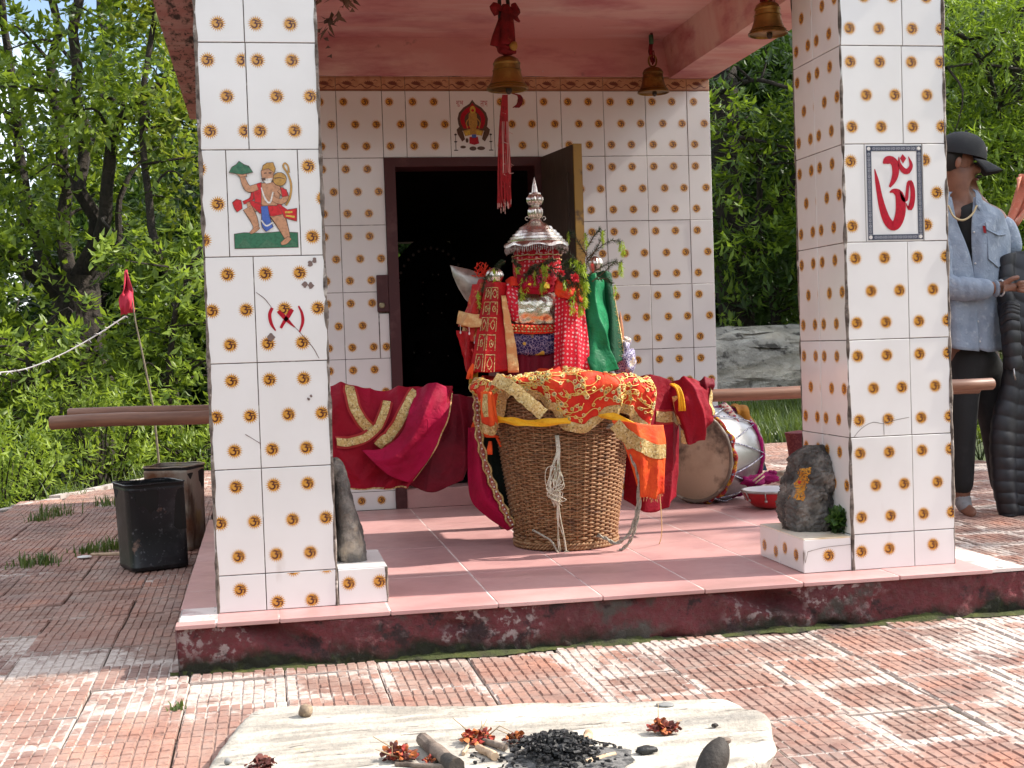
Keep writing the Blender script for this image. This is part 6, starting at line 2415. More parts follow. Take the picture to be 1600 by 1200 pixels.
mb.build('copper_spike', pm('copper', (0.50, 0.22, 0.12), rough=0.4, metal=0.7), pal, smooth=True)

# ---- the big velvet cover to the left
def crisp(x, k=1.5):
    return (1 - abs(math.sin(x))) ** k


m_velvet_lit = cloth_mat('lit_crimson_velvet', (0.33, 0.002, 0.040), [((0.24, 0.001, 0.024), 5, 0.45, 0.62), ((0.42, 0.004, 0.065), 3, 0.5, 0.68)], 0.7, 0.12)  # crimson velvet again, the lit sheen of its nap painted in as magenta


def rows3(R):
    return [[at(*q) for q in r] for r in R]


# inner panel of the same cover, its shaded nap painted in as maroon
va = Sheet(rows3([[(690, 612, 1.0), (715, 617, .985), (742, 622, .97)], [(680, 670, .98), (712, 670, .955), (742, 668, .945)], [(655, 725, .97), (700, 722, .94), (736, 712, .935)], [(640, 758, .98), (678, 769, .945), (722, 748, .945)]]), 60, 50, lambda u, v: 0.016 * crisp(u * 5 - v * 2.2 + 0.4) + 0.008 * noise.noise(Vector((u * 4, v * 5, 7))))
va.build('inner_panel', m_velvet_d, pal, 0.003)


def vfold(u, v):
    w = min(1, max(0, (u - 0.35) / 0.3))
    a = (1 - w) * 0.020 * crisp(u * 9 - v * 4.6 + 0.5) + w * 0.020 * crisp(u * 13 + v * 4.2 + 0.2)
    a *= 0.35 + 0.9 * v
    a += 0.016 * crisp(u * 19 + 0.9) * max(0, 1 - v * 3.2)           # gathers over the pole
    a -= 0.016 * math.exp(-(((u - .55) / .10) ** 2 + ((v - .60) / .06) ** 2))
    return a + 0.012 * noise.noise(Vector((u * 6, v * 3.5, 3))) + 0.005 * noise.noise(Vector((u * 17, v * 9, 6)))


ve = Sheet(rows3([
    [(440, 612, 1.05), (505, 604, 1.0), (545, 602, .98), (590, 612, 1.0), (640, 606, .98), (690, 603, .975), (706, 610, .975)],
    [(440, 640, .98), (505, 636, .95), (545, 634, .93), (590, 642, .95), (636, 640, .925), (680, 640, .915), (700, 645, .93)],
    [(440, 685, .97), (505, 680, .94), (545, 684, .925), (590, 690, .94), (630, 684, .92), (668, 680, .91), (688, 684, .925)],
    [(440, 725, .97), (505, 726, .94), (548, 730, .93), (590, 732, .945), (622, 728, .925), (648, 720, .92), (668, 716, .93)],
    [(440, 756, .98), (505, 761, .95), (545, 764, .94), (580, 764, .945), (608, 764, .93), (626, 760, .93), (640, 752, .94)]]), 170, 80, vfold)
ve.build('velvet_cover', m_velvet, pal, 0.003)
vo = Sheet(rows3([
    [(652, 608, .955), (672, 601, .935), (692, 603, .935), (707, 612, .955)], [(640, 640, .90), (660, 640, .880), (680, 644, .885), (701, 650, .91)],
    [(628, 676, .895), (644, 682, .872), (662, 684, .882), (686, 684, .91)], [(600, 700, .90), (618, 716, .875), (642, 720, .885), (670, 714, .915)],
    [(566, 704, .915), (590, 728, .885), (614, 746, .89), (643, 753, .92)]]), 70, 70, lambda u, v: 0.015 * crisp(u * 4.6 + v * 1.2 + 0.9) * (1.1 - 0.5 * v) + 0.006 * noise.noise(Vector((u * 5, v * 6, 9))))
vo.build('velvet_fold', m_velvet_lit, pal, 0.004)


def ribbon(sheet, path, w, parent, off=0.005):
    mb = MB()
    sheet.strip(mb, path, w, off, 34, 0.001)
    mb.build('gold_ribbon', m_goldtrim, parent)
    mb = MB()
    sheet.strip(mb, path, w + 0.016, off * 0.6, 34)
    mb.build('ribbon_edge', m_redtrim, parent)


def suv(sheet, x, y):
    """nearest sheet coordinate to a picture point"""
    best = (1e9, 0, 0)
    for j in range(0, sheet.nv, 2):
        for i in range(0, sheet.nu, 2):
            a_, b_ = px(sheet.g[j, i])
            d = (a_ - x) ** 2 + (b_ - y) ** 2
            if d < best[0]:
                best = (d, i / (sheet.nu - 1), j / (sheet.nv - 1))
    return best[1:]


ribbon(ve, [suv(ve, *q) for q in ((544, 606), (551, 630), (560, 652), (576, 672))], 0.034, pal, 0.010)
ribbon(ve, [suv(ve, *q) for q in ((607, 630), (597, 654), (574, 680), (548, 691), (522, 691))], 0.028, pal, 0.018)
ribbon(ve, [suv(ve, *q) for q in ((648, 613), (630, 643), (614, 676), (592, 694))], 0.034, pal, 0.012)
mb = MB()
ve.strip(mb, [(0.02 + 0.96 * k / 12, 0.992) for k in range(13)], 0.005, 0.003, 60)
vo.strip(mb, [(0.985, 0.02), (0.985, 0.35), (0.985, 0.7), (0.985, 0.98)], 0.004, 0.003, 40)
mb.build('hem_piping', m_goldtrim, pal)
# tail of the cover falling to the floor, with braided trim
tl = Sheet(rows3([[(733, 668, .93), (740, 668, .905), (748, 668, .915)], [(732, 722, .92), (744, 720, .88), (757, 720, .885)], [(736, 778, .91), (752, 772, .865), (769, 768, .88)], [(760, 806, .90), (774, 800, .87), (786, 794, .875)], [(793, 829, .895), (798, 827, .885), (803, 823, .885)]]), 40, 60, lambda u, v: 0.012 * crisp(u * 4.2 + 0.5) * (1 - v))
tl.build('velvet_tail', m_velvet_lit, pal)
mb = MB()
P = cr([at(746, 606, .95), at(745, 640, .905), at(750, 690, .885), at(764, 742, .875), at(783, 786, .865), at(801, 822, .875)], 60)
for k, off in ((0, -0.010), (1, 0.010)):
    Q = [p + Vector((off + 0.004 * math.sin(i * 1.1 + k * 3), -0.005 + 0.003 * math.cos(i * 1.1 + k * 3), 0)) for i, p in enumerate(P)]
    mb.tube(Q, 0.0042, n=6)
mb.build('braided_trim', m_goldtrim, pal, smooth='all')
mb = MB()
mb.tube([p + Vector((0, 0.003, 0)) for p in P], 0.012, n=8)
mb.build('trim_band', pm('rose_red_braid', (0.30, 0.05, 0.04), [((0.5, 0.36, 0.2), 160, 0.52, 0.62)], rough=0.6), pal, smooth='all')
mb = MB()
for i in range(0, 60, 2):
    mb.ball(P[i] + Vector((0, -0.014, 0)), 0.0035, 6, 4)
mb.build('bead', m_pearl, pal)['kind'] = 'stuff'
Sheet([[at(752, 640, .97), at(776, 640, .96), at(800, 640, .97)], [at(756, 700, .96), at(780, 700, .95), at(806, 700, .96)], [at(768, 760, .95), at(790, 762, .94), at(812, 762, .95)], [at(786, 800, .95), at(800, 806, .94), at(820, 800, .95)]], 20, 24, lambda u, v: 0.008 * math.sin(u * 14)).build('under_skirt', m_black, pal)
# wrapped knot and tassels at the left corner
mb = MB()
mb.lathe([(0.016, -0.034), (0.026, -0.022), (0.029, 0.0), (0.025, 0.02), (0.017, 0.034)], at(749, 604, .945), 20, flute=lambda i: 0.05)
mb.build('gold_knot', m_goldtrim, pal, smooth='all')


def tassel(path, r, mat, name='tassel'):
    mb = MB()
    n_ = len(path)
    for k in range(9):
        o = Vector((RP.uniform(-1, 1), RP.uniform(-1, 1), 0)) * r * 0.8
        mb.tube([p + o * min(1, i * 0.5) for i, p in enumerate(path)], [r * 0.55] * (n_ - 1) + [r * 0.3], n=5)
    return mb.build(name, mat, pal, smooth='all')


m_otas = pm('orange_tassel_wool', (0.80, 0.085, 0.012), rough=0.9)
tassel([at(741, 566, .96), at(735, 580, .95), at(733, 592, .95)], 0.012, m_otas)
tassel([at(752, 636, .93), at(745, 655, .92), at(738, 674, .92)], 0.010, m_otas)
tassel([at(752, 678, .90), at(764, 681, .89), at(776, 682, .88)], 0.012, m_otas)
tassel([at(766, 690, .88), at(765, 702, .875), at(764, 710, .875)], 0.012, m_otas)
tassel([at(776, 684, .88), at(781, 690, .875), at(785, 698, .87)], 0.009, m_otas)

# ---- velvet on the right of the basket
vr = Sheet([[at(985, 590, 1.0), at(1015, 586, .96), at(1036, 590, .97), at(1054, 600, 1.0)], [at(982, 650, .97), at(1014, 650, .92), at(1040, 650, .94), at(1060, 655, .98)], [at(978, 720, .96), at(1014, 722, .90), at(1042, 722, .93), at(1060, 722, .97)], [at(974, 780, .96), at(1012, 800, .91), at(1036, 794, .93), at(1056, 776, .97)]], 80, 60, lambda u, v: 0.020 * crisp(u * 7.2 + 0.6 + 0.5 * v) * (0.35 + 0.65 * v) + 0.006 * noise.noise(Vector((u * 5, v * 6, 4))))
vr.build('velvet_fall', m_velvet, pal)
ribbon(vr, [(0.45, 0.335), (0.62, 0.345), (0.80, 0.335), (0.99, 0.345)], 0.040, pal)
vb = Sheet(rows3([[(1046, 604, 1.02), (1058, 594, .97), (1072, 590, .955), (1088, 596, .96), (1101, 608, .99)], [(1050, 628, .96), (1064, 618, .915), (1080, 616, .905), (1096, 622, .915), (1110, 634, .96)], [(1060, 656, .95), (1070, 650, .905), (1084, 650, .895), (1098, 654, .91), (1112, 656, .955)], [(1070, 684, .95), (1074, 690, .925), (1082, 694, .92), (1090, 688, .93), (1098, 676, .955)]]), 70, 60, lambda u, v: 0.022 * crisp(u * 6.5 - v * 2.6 + 0.3) * (0.4 + 0.5 * v) + 0.016 * crisp(u * 3 + v * 5) * (1 - v) + 0.010 * noise.noise(Vector((u * 5, v * 5, 0))))
vb.build('velvet_bunch', m_velvet, pal)
mb = MB()
vb.strip(mb, [(0.97, 0.02), (0.985, 0.3), (0.985, 0.55)], 0.020, 0.004, 16)
mb.build('gold_ribbon', m_goldtrim, pal)
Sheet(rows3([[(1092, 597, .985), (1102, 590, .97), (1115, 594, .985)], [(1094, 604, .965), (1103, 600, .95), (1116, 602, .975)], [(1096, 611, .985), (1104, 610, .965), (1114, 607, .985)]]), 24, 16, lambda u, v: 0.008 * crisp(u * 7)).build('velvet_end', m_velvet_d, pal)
gb = Sheet([[at(1050, 620, .93), at(1062, 618, .92), at(1070, 622, .93)], [at(1054, 640, .93), at(1064, 638, .92), at(1072, 642, .93)], [at(1060, 662, .94), at(1068, 664, .93), at(1074, 660, .94)]], 12, 14)
gb.build('gold_end', m_goldtrim, pal)
gb2 = Sheet([[at(1064, 672, .93), at(1072, 672, .925), at(1079, 671, .93)], [at(1064, 692, .93), at(1072, 694, .925), at(1078, 690, .93)]], 10, 8)
gb2.build('gold_end', m_goldtrim, pal)
mb = MB()
for k in range(10):
    o = Vector((RP.uniform(-1, 1) * .008, RP.uniform(-1, 1) * .004, 0))
    mb.tube(cr([at(1050, 600, .90) + o, at(1059, 606, .875) + o, at(1064, 620, .865) + o * 1.2, at(1066, 642, .865) + o * 1.6], 9), 0.004, n=5)
mb.build('yellow_tassel', m_yellow, pal, smooth='all')

# ================================================================== wicker basket
BC = Vector((on(880, 850, 0).x + 0.012, 0.895, 0))
bk = thing('wicker_basket', 'tall brown wicker basket standing before the palanquin under an embroidered cloth', 'basket', BC)
m_wick = pm('wicker', (0.25, 0.118, 0.046), [((0.36, 0.21, 0.105), 30, 0.48, 0.64, (1, 1, 3)), ((0.12, 0.055, 0.026), 18, 0.52, 0.68, (1, 1, 3)), ((0.46, 0.30, 0.17), 60, 0.64, 0.74)], rough=0.62, bump=0.3, bscale=160)


def brad(z):
    return 0.180 + 0.128 * z + 0.05 * max(0, z - 0.1) * (1 if z > .1 else 0) * 0.3


NS = 48
RIMZ = 0.572
mb = MB()
row = 0
z = 0.012
while z < RIMZ - 0.02:
    P = []
    m_ = NS * 3
    R_ = brad(z)
    for j in range(m_ + 1):
        a = 2 * PI * j / m_
        k = math.cos(a * NS / 2 + (PI if row % 2 else 0))
        jit = 0.0022 * noise.noise(Vector((math.cos(a) * 4, math.sin(a) * 4, row * 0.9)))
        P.append(BC + Vector(((R_ + 0.0050 * k) * math.cos(a), (R_ + 0.0050 * k) * math.sin(a), z + jit)))
    mb.tube(P, 0.0038 if z > 0.05 else 0.0055, n=5, cap=False)
    z += 0.0072 if z > 0.05 else 0.0105
    row += 1
mb.build('woven_wall', m_wick, bk, smooth='all')['kind'] = 'stuff'
mb = MB()
for j in range(NS):
    a = 2 * PI * (j + 0.0) / NS * 1.0
    mb.tube([BC + Vector((brad(zz) * math.cos(a), brad(zz) * math.sin(a), zz)) for zz in (0.005, 0.15, 0.3, 0.45, RIMZ)], 0.0045, n=5)
mb.build('stakes', m_wick, bk, smooth='all')['kind'] = 'stuff'
for zz, rr, kk in ((0.010, 0.187, 0.008), (0.022, 0.189, 0.007), (RIMZ - 0.008, brad(RIMZ), 0.009), (RIMZ + 0.004, brad(RIMZ) - 0.002, 0.008)):
    mb = MB()
    for ph in (0, PI):
        P = [BC + Vector(((rr + 0.004 * math.cos(40 * t + ph)) * math.cos(t), (rr + 0.004 * math.cos(40 * t + ph)) * math.sin(t), zz + 0.004 * math.sin(40 * t + ph))) for t in [2 * PI * j / 240 for j in range(241)]]
        mb.tube(P, kk * 0.62, n=5, cap=False)
    mb.build('braided_rim' if zz > .3 else 'braided_foot', m_wick, bk, smooth='all')
mb = MB()
mb.lathe([(0.0, 0.012), (0.178, 0.012), (0.178, 0.009), (0, 0.009)], BC, 30)
mb.build('bottom', m_wick, bk)
m_twine = pm('grey_twine', (0.36, 0.33, 0.27), [((0.20, 0.18, 0.14), 120, 0.48, 0.62), ((0.5, 0.47, 0.4), 60, 0.58, 0.7)], rough=0.9, bump=0.5, bscale=300)


def rope(path, r, name='rope', parent=bk, mat=m_twine, strands=2):
    P = cr(path, 50)
    mb = MB()
    for s_ in range(strands):
        Q = []
        for i, p in enumerate(P):
            t = (P[min(i + 1, 49)] - P[max(i - 1, 0)]).normalized()
            a = t.orthogonal().normalized()
            b = t.cross(a)
            w = i * 0.9 + s_ * 2 * PI / strands
            Q.append(p + (a * math.cos(w) + b * math.sin(w)) * r * 0.55)
        mb.tube(Q, r * 0.62, n=5)
    return mb.build(name, mat, parent, smooth='all')


rope([at(948, 668, .66), at(966, 662, .62), at(984, 672, .60), at(994, 702, .60), at(998, 748, .61), at(996, 790, .62), at(990, 818, .63), at(980, 838, .64), at(962, 849, .66), at(948, 842, .69), at(934, 836, .72)], 0.0062, 'handle_rope')
rope([at(956, 664, .65), at(972, 680, .62), at(984, 710, .61), at(996, 740, .605), at(1000, 780, .61), at(994, 820, .62), at(984, 846, .64), at(972, 858, .66), at(964, 862, .67)], 0.0058, 'handle_rope')
# hanging tuft of pale threads on the front
m_thread = pm('pale_thread', (0.58, 0.54, 0.44), [((0.35, 0.33, 0.22), 40, 0.5, 0.64)], rough=0.9)
mb = MB()
for k in range(16):
    o = RP.uniform(-3, 3)
    mb.tube(cr([at(870 + o, 680, .655), at(872 + o, 705, .645), at(867 + RP.uniform(-9, 9), 735, .64), at(866 + RP.uniform(-11, 9), 765, .645), at(872 + RP.uniform(-8, 8), 785 + RP.uniform(-8, 8), .655)], 16), 0.0016, n=4)
for k in range(7):
    mb.tube(cr([at(870 + RP.uniform(-6, 6), 730, .64), at(876 + RP.uniform(-22, 14), 745 + RP.uniform(-15, 25), .632), at(872 + RP.uniform(-20, 14), 765 + RP.uniform(-10, 25), .635), at(870 + RP.uniform(-6, 6), 785, .65)], 14), 0.0014, n=4)
for x2, y2 in ((874, 866), (876, 862), (884, 862), (886, 868)):
    mb.tube(cr([at(872, 780, .655), at(874 + RP.uniform(-4, 4), 810, .67), at((872 + x2) / 2 + RP.uniform(-3, 3), 840, .69), at(x2, y2, .705)], 14), 0.0022, n=5)
mb.build('thread_tuft', m_thread, bk, smooth='all')['kind'] = 'stuff'
mb = MB()
for k in range(14):
    a = RP.uniform(0, 6.28)
    c = at(885, 866, .70)
    mb.tube(cr([c + Vector((math.cos(a), 0, math.sin(a))) * .012, c + Vector((math.cos(a + 2), -.4, math.sin(a + 2))) * .013, c + Vector((math.cos(a + 4), .2, math.sin(a + 4))) * .014], 8), 0.002, n=4)
mb.build('thread_knot', m_twine, bk, smooth='all')['kind'] = 'stuff'
mb = MB()
mb.tube(cr([at(832, 828, .73), at(850, 838, .715), at(862, 846, .70), at(873, 866, .695)], 12), 0.004, n=5)
mb.build('rope_end', m_twine, bk, smooth='all')

# ================================================================== embroidered cloth over the basket
ec = thing('embroidered_cloth', 'vermilion cloth with gold vine embroidery draped over the wicker basket', 'cloth', (BC.x, BC.y, 0.58))
hem_px = [(-180, 628), (-140, 628), (-100, 640), (-84, 660), (-70, 668), (-58, 622), (-44, 606), (-30, 622), (-18, 642), (-10, 676), (2, 682), (12, 668), (20, 652), (34, 650), (48, 660), (60, 690), (74, 716), (88, 690), (110, 650), (150, 630), (180, 628)]


def hem_y(a):
    for (a0, y0), (a1, y1) in zip(hem_px, hem_px[1:]):
        if a0 <= a <= a1:
            t = (a - a0) / (a1 - a0)
            t = t * t * (3 - 2 * t)
            return y0 + (y1 - y0) * t
    return 628


NT, NR = 220, 44
cg = np.zeros((NR, NT, 3))
for j in range(NT):
    th = -180 + 360 * j / (NT - 1)
    a = rad(th - 90)                     # -90 deg faces the viewer
    d = Vector((math.cos(a), math.sin(a), 0))
    sx = 1.0 + 0.05 * max(0, d.x) ** 1.0
    Rt = 0.318 * sx + 0.008 * math.sin(th * 0.11) + 0.007 * math.sin(th * 0.31 + 1)
    ztop = 0.622 + 0.012 * math.cos(rad(th * 2)) + 0.006 * math.sin(th * 0.2) - 0.014 * max(0, d.x)
    yy = at(880, hem_y(th), 0.60).z
    drop = max(0.05, ztop - yy)
    for i in range(NR):
        s_ = i / (NR - 1)
        if s_ < 0.45:
            r = Rt * (s_ / 0.45) * 0.93
            z = ztop + 0.010 * math.cos(r * 9) + 0.011 * noise.noise(Vector((d.x * r * 14, d.y * r * 14, 2)))
        else:
            t = (s_ - 0.45) / 0.55
            bend = min(1.0, t * 3.2)
            r = Rt * (0.93 + 0.075 * math.sin(bend * PI / 2)) - 0.05 * max(0, t - 0.3)
            z = ztop + 0.006 - drop * t
            fold = (0.020 * crisp(rad(th) * 5.2 + 0.7) + 0.016 * crisp(rad(th) * 11.5 + t * 1.2) - 0.012) * t
            r += fold
        cg[i, j] = BC + d * r + Vector((0, 0, z))
es = Sheet.__new__(Sheet)
es.nu, es.nv, es.g = NT, NR, cg
es.n = es.normals()
_o = es.g - np.array([BC.x, BC.y, 0.40])
es.n = np.where(np.sum(es.n * _o, axis=2, keepdims=True) < 0, -es.n, es.n)
es.build('cloth', m_redcl, ec, 0.0025)
mb = MB()
es.strip(mb, [(k / 120, 0.955) for k in range(121)], 0.034, 0.004, 240, 0.001)
mb.build('gold_border', m_goldtrim, ec)
m_em_g = pm('gold_thread', (0.68, 0.43, 0.09), [((0.80, 0.62, 0.25), 120, 0.5, 0.64)], rough=0.4, metal=0.2)
m_em_w = pm('pale_thread_flower', (0.70, 0.52, 0.24), rough=0.5)
m_em_r = pm('green_sequin', (0.22, 0.36, 0.16), rough=0.25)
vine, flo, seq = MB(), MB(), MB()


def ring_flower(mb, u, v, r):
    p, n_ = es.pt(u, v, 0.004)
    a = n_.orthogonal().normalized()
    b = n_.cross(a)
    mb.tube([p + (a * math.cos(t) + b * math.sin(t)) * r * (1 + 0.12 * math.cos(5 * t)) for t in [2 * PI * k / 10 for k in range(11)]], r * 0.34, n=5, cap=False)


for k in range(175):
    u, v = RP.uniform(0.24, 0.78), RP.uniform(0.12, 0.9)
    a = RP.uniform(0, 6.28)
    turn = RP.choice((-1, 1)) * RP.uniform(0.25, 0.5)
    path = []
    for q in range(9):
        path.append((u, v))
        u += math.cos(a) * 0.0070
        v += math.sin(a) * 0.030
        a += turn
        if q == 4:
            turn = -turn
    pts = [es.pt(x, y, 0.004)[0] for x, y in path if 0.05 < y < 0.92]
    if len(pts) < 4:
        continue
    vine.tube(cr(pts, 22), 0.0017, n=4)
    for q in (2, 5, 8):
        if q < len(path) and 0.1 < path[q][1] < 0.9:
            uu, vv = path[q][0] + RP.uniform(-.008, .008), path[q][1] + RP.uniform(-.03, .03)
            p0, p1 = es.pt(*path[q], 0.004)[0], es.pt(uu, vv, 0.004)[0]
            vine.tube([p0, p1], 0.0016, n=4)
            r_ = RP.uniform(0.0040, 0.0078)
            ring_flower(flo if RP.random() < 0.45 else vine, uu, vv, r_)
            pc_, nn = es.pt(uu, vv, 0.005)
            if RP.random() < 0.6:
                seq.ball(pc_, r_ * 0.45, 6, 4, sc=(1, 1, 1))
vine.build('gold_vine', m_em_g, ec, smooth='all')['kind'] = 'stuff'
flo.build('pale_flower', m_em_w, ec, smooth='all')['kind'] = 'stuff'
seq.build('sequin', m_em_r, ec, smooth='all')['kind'] = 'stuff'
# yellow sash tied round under the cloth
mb = MB()


def flat_band(mb, pts, w, n=60, wave=0.004):
    P = cr(pts, n)
    vs, fs = [], []
    for i, p in enumerate(P):
        ww = w * (0.75 + 0.35 * math.sin(i * 0.37) ** 2)
        d = Vector((0, 0, 1))
        o = (Vector((p.x, p.y, 0)) - Vector((BC.x, BC.y, 0))).normalized()
        for q in range(5):
            t = q / 4 - 0.5
            vs.append(p + d * ww * t + o * (wave * math.sin(q * 1.6 + i * 0.5) + 0.004 * math.cos(t * PI)))
    for i in range(n - 1):
        for q in range(4):
            a = i * 5 + q
            fs.append((a, a + 5, a + 6, a + 1))
    mb.add(vs, fs)


flat_band(mb, [at(764, 650, .80), at(778, 655, .70), at(800, 658, .64), at(830, 661, .612), at(868, 659, .605), at(905, 655, .605), at(945, 649, .612), at(975, 657, .60), at(1002, 672, .60), at(1025, 692, .62), at(1036, 716, .66)], 0.026)
mb.build('yellow_sash', m_yellow, ec, smooth='all')
# tail on the right: orange with gold bands and frayed end
tr_ = Sheet([[at(956, 656, .61), at(988, 660, .585), at(1014, 664, .60), at(1036, 664, .65)], [at(974, 690, .61), at(1000, 694, .575), at(1020, 696, .59), at(1040, 694, .64)], [at(988, 730, .62), at(1006, 734, .585), at(1022, 734, .60), at(1037, 728, .64)], [at(998, 768, .63), at(1010, 776, .60), at(1020, 778, .61), at(1032, 770, .64)]], 36, 36, lambda u, v: 0.018 * crisp(u * 8 + v * 1.2) * (0.3 + v))
tr_.build('cloth_tail', m_orange, ec, 0.0025)
mb = MB()
tr_.strip(mb, [(0.02, 0.16), (0.35, 0.34), (0.7, 0.42), (0.98, 0.44)], 0.050, 0.005, 24)
tr_.strip(mb, [(0.02, 0.05), (0.12, 0.25), (0.16, 0.40)], 0.045, 0.006, 14)
mb.build('gold_border', m_goldtrim, ec)
mb = MB()
for k in range(30):
    p, _n = tr_.pt(RP.uniform(0.05, 0.98), 0.985, 0.0)
    mb.tube([p, p + Vector((RP.uniform(-.006, .006), RP.uniform(-.004, .004), -RP.uniform(0.006, 0.02)))], 0.0011, n=4)
mb.build('frayed_edge', m_peach, ec)['kind'] = 'stuff'
mb = MB()
mb.tube(cr([at(1030, 764, .63), at(1033, 800, .66), at(1034, 832, .70), at(1030, 850, .75), at(1022, 860, .78), at(1012, 862, .78)], 24), 0.0018, n=5)
mb.build('loose_thread', m_em_w, ec, smooth='all')
# pieces hanging at the left of the basket
l1 = Sheet([[at(752, 612, .72), at(762, 612, .69), at(772, 616, .70)], [at(752, 650, .72), at(764, 652, .68), at(778, 652, .69)], [at(755, 676, .73), at(768, 682, .70), at(778, 672, .71)]], 16, 20, lambda u, v: 0.006 * math.sin(u * 12))
l1.build('cloth_corner', m_orange, ec)
mb = MB()
l1.strip(mb, [(0.03, 0.72), (0.4, 0.86), (0.97, 0.74)], 0.035, 0.004, 14)
l1.strip(mb, [(0.35, 0.05), (0.3, 0.3), (0.35, 0.5)], 0.026, 0.004, 14)
mb.build('gold_border', m_goldtrim, ec)
# wide gold band lying across the front opening of the cloth
gb = MB()
P = cr([at(772, 592, .60), at(800, 606, .585), at(826, 628, .578), at(850, 648, .578)], 26)
vs, fs = [], []
for i, p in enumerate(P):
    d = (P[min(i + 1, 25)] - P[max(i - 1, 0)]).normalized()
    s_ = d.cross(Vector((0, 1, 0))).normalized()
    for q in range(4):
        t = q / 3 - 0.5
        vs.append(p + s_ * 0.044 * t + Vector((0, -0.0015 * math.cos(t * PI) + 0.004 * math.sin(i * .6), 0.002 * math.sin(i * 1.3))))
for i in range(25):
    for q in range(3):
        a = i * 4 + q
        fs.append((a, a + 4, a + 5, a + 1))
gb.add(vs, fs)
gb.build('gold_band', m_goldtrim, ec, smooth='all')

# ================================================================== conifer sprigs and flowers on the palanquin
m_ndl = leaf_mat('fir_needle', (0.012, 0.030, 0.010), (0.030, 0.060, 0.018), 0.15)
m_tip = leaf_mat('fir_young_needle', (0.26, 0.40, 0.02), (0.46, 0.60, 0.06), 0.35)
m_twig = pm('fir_twig', (0.10, 0.06, 0.035), rough=0.9)


def needles(base, dirs, L, W, seed):
    rs = np.random.RandomState(seed)
    base, dirs = np.array(base), np.array(dirs)
    dirs = dirs / np.linalg.norm(dirs, axis=1, keepdims=True)
    k = len(base)
    s_ = np.cross(dirs, rs.normal(0, 1, (k, 3)))
    s_ /= np.linalg.norm(s_, axis=1, keepdims=True)
    Ls = (L * rs.uniform(0.7, 1.15, k))[:, None]
    V = np.stack([base - s_ * W / 2, base + s_ * W / 2, base + dirs * Ls + s_ * W * 0.2, base + dirs * Ls - s_ * W * 0.2], 1).reshape(-1, 3)
    F = np.arange(k * 4).reshape(-1, 4)
    return V, F, np.repeat(rs.uniform(0, 1, k), 4)


def sprig(label, stems, seed):
    """stems: list of (path points, has young drooping tip)"""
    rg = random.Random(seed)
    root = thing('fir_sprig', label, 'sprig', stems[0][0][0], 'fir sprigs on the palanquin')
    mb = MB()
    B, D, TB, TD = [], [], [], []
    for path, tip in stems:
        P = cr(path, 26)
        mb.tube(P, [0.0024 - 0.00006 * i for i in range(26)], n=5)
        for i in range(2, 26):
            t = (P[i] - P[i - 1]).normalized()
            for _ in range(7):
                r = Vector((rg.gauss(0, 1), rg.gauss(0, 1), rg.gauss(0, 1)))
                r -= t * r.dot(t)
                B.append(tuple(P[i].lerp(P[i - 1], rg.random())))
                D.append(tuple(r.normalized() + t * 0.55))
        if tip:
            e = P[-1]
            for _ in range(tip):
                o = Vector((rg.uniform(-.012, .012), rg.uniform(-.012, .012), rg.uniform(-.006, .008)))
                L_ = rg.uniform(0.030, 0.055)
                for q in range(42):
                    t = rg.random()
                    TB.append(tuple(e + o + Vector((0, 0, -L_ * t))))
                    TD.append((rg.gauss(0, .6), rg.gauss(0, .6), -1.0))
    mb.build('twig', m_twig, root, smooth='all')['kind'] = 'stuff'
    V, F, S = needles(B, D, 0.0145, 0.0018, seed)
    leaf_object('needles', V, F, S, m_ndl, root)['kind'] = 'stuff'
    if TB:
        V, F, S = needles(TB, TD, 0.016, 0.0024, seed + 1)
        leaf_object('young_needles', V, F, S, m_tip, root)['kind'] = 'stuff'
    return root


def A1(*pts, y=0.98):
    return [at(a, b, y) for a, b in pts]


sprig('tall branching fir sprig standing beside the yellow door edge', [
    (A1((905, 452), (914, 430), (917, 400), (915, 365), y=1.0), 2), (A1((916, 412), (930, 392), (940, 372), (942, 360), y=1.0), 2), (A1((917, 405), (935, 388), (955, 376), (971, 378), y=0.99), 3),
    (A1((915, 420), (898, 404), (884, 392), (872, 388), y=1.0), 0), (A1((916, 398), (905, 380), (896, 366), (890, 364), y=1.0), 1), (A1((918, 386), (930, 366), (938, 358), y=1.01), 0),
    (A1((912, 436), (935, 420), (950, 412), (962, 408), y=.99), 0)], 3)
sprig('drooping fir sprig beside the white right-hand knob', [(A1((925, 440), (945, 424), (958, 412), (972, 410), y=.97), 3), (A1((930, 436), (948, 436), (956, 444), y=.97), 1)], 4)
sprig('fir sprig bunch hanging over the top of the red dotted cloth', [(A1((856, 418), (872, 420), (890, 424), (908, 436), y=.95), 5), (A1((866, 416), (884, 412), (900, 416), (912, 424), y=.945), 5), (A1((870, 424), (880, 436), (892, 450), y=.93), 3), (A1((890, 428), (902, 444), (912, 462), y=.935), 4), (A1((876, 430), (888, 450), (893, 470), y=.925), 2), (A1((884, 420), (898, 418), (908, 412), y=.94), 5), (A1((862, 420), (872, 432), (880, 438), y=.93), 4), (A1((896, 424), (908, 430), (916, 440), y=.935), 5), (A1((880, 418), (886, 410), (896, 404), y=.945), 4), (A1((890, 430), (896, 450), (906, 474), y=.93), 3)], 5)
sprig('fir sprig lying over the silver front panel', [(A1((860, 410), (846, 414), (838, 424), y=.95), 3), (A1((850, 412), (832, 418), (820, 432), y=.95), 3), (A1((838, 416), (826, 430), (818, 448), y=.945), 2), (A1((862, 414), (858, 424), (852, 436), y=.945), 2), (A1((870, 408), (860, 406), (850, 412), y=.94), 4), (A1((840, 412), (830, 420), (828, 428), y=.945), 3), (A1((836, 416), (842, 428), (846, 440), y=.94), 2)], 6)
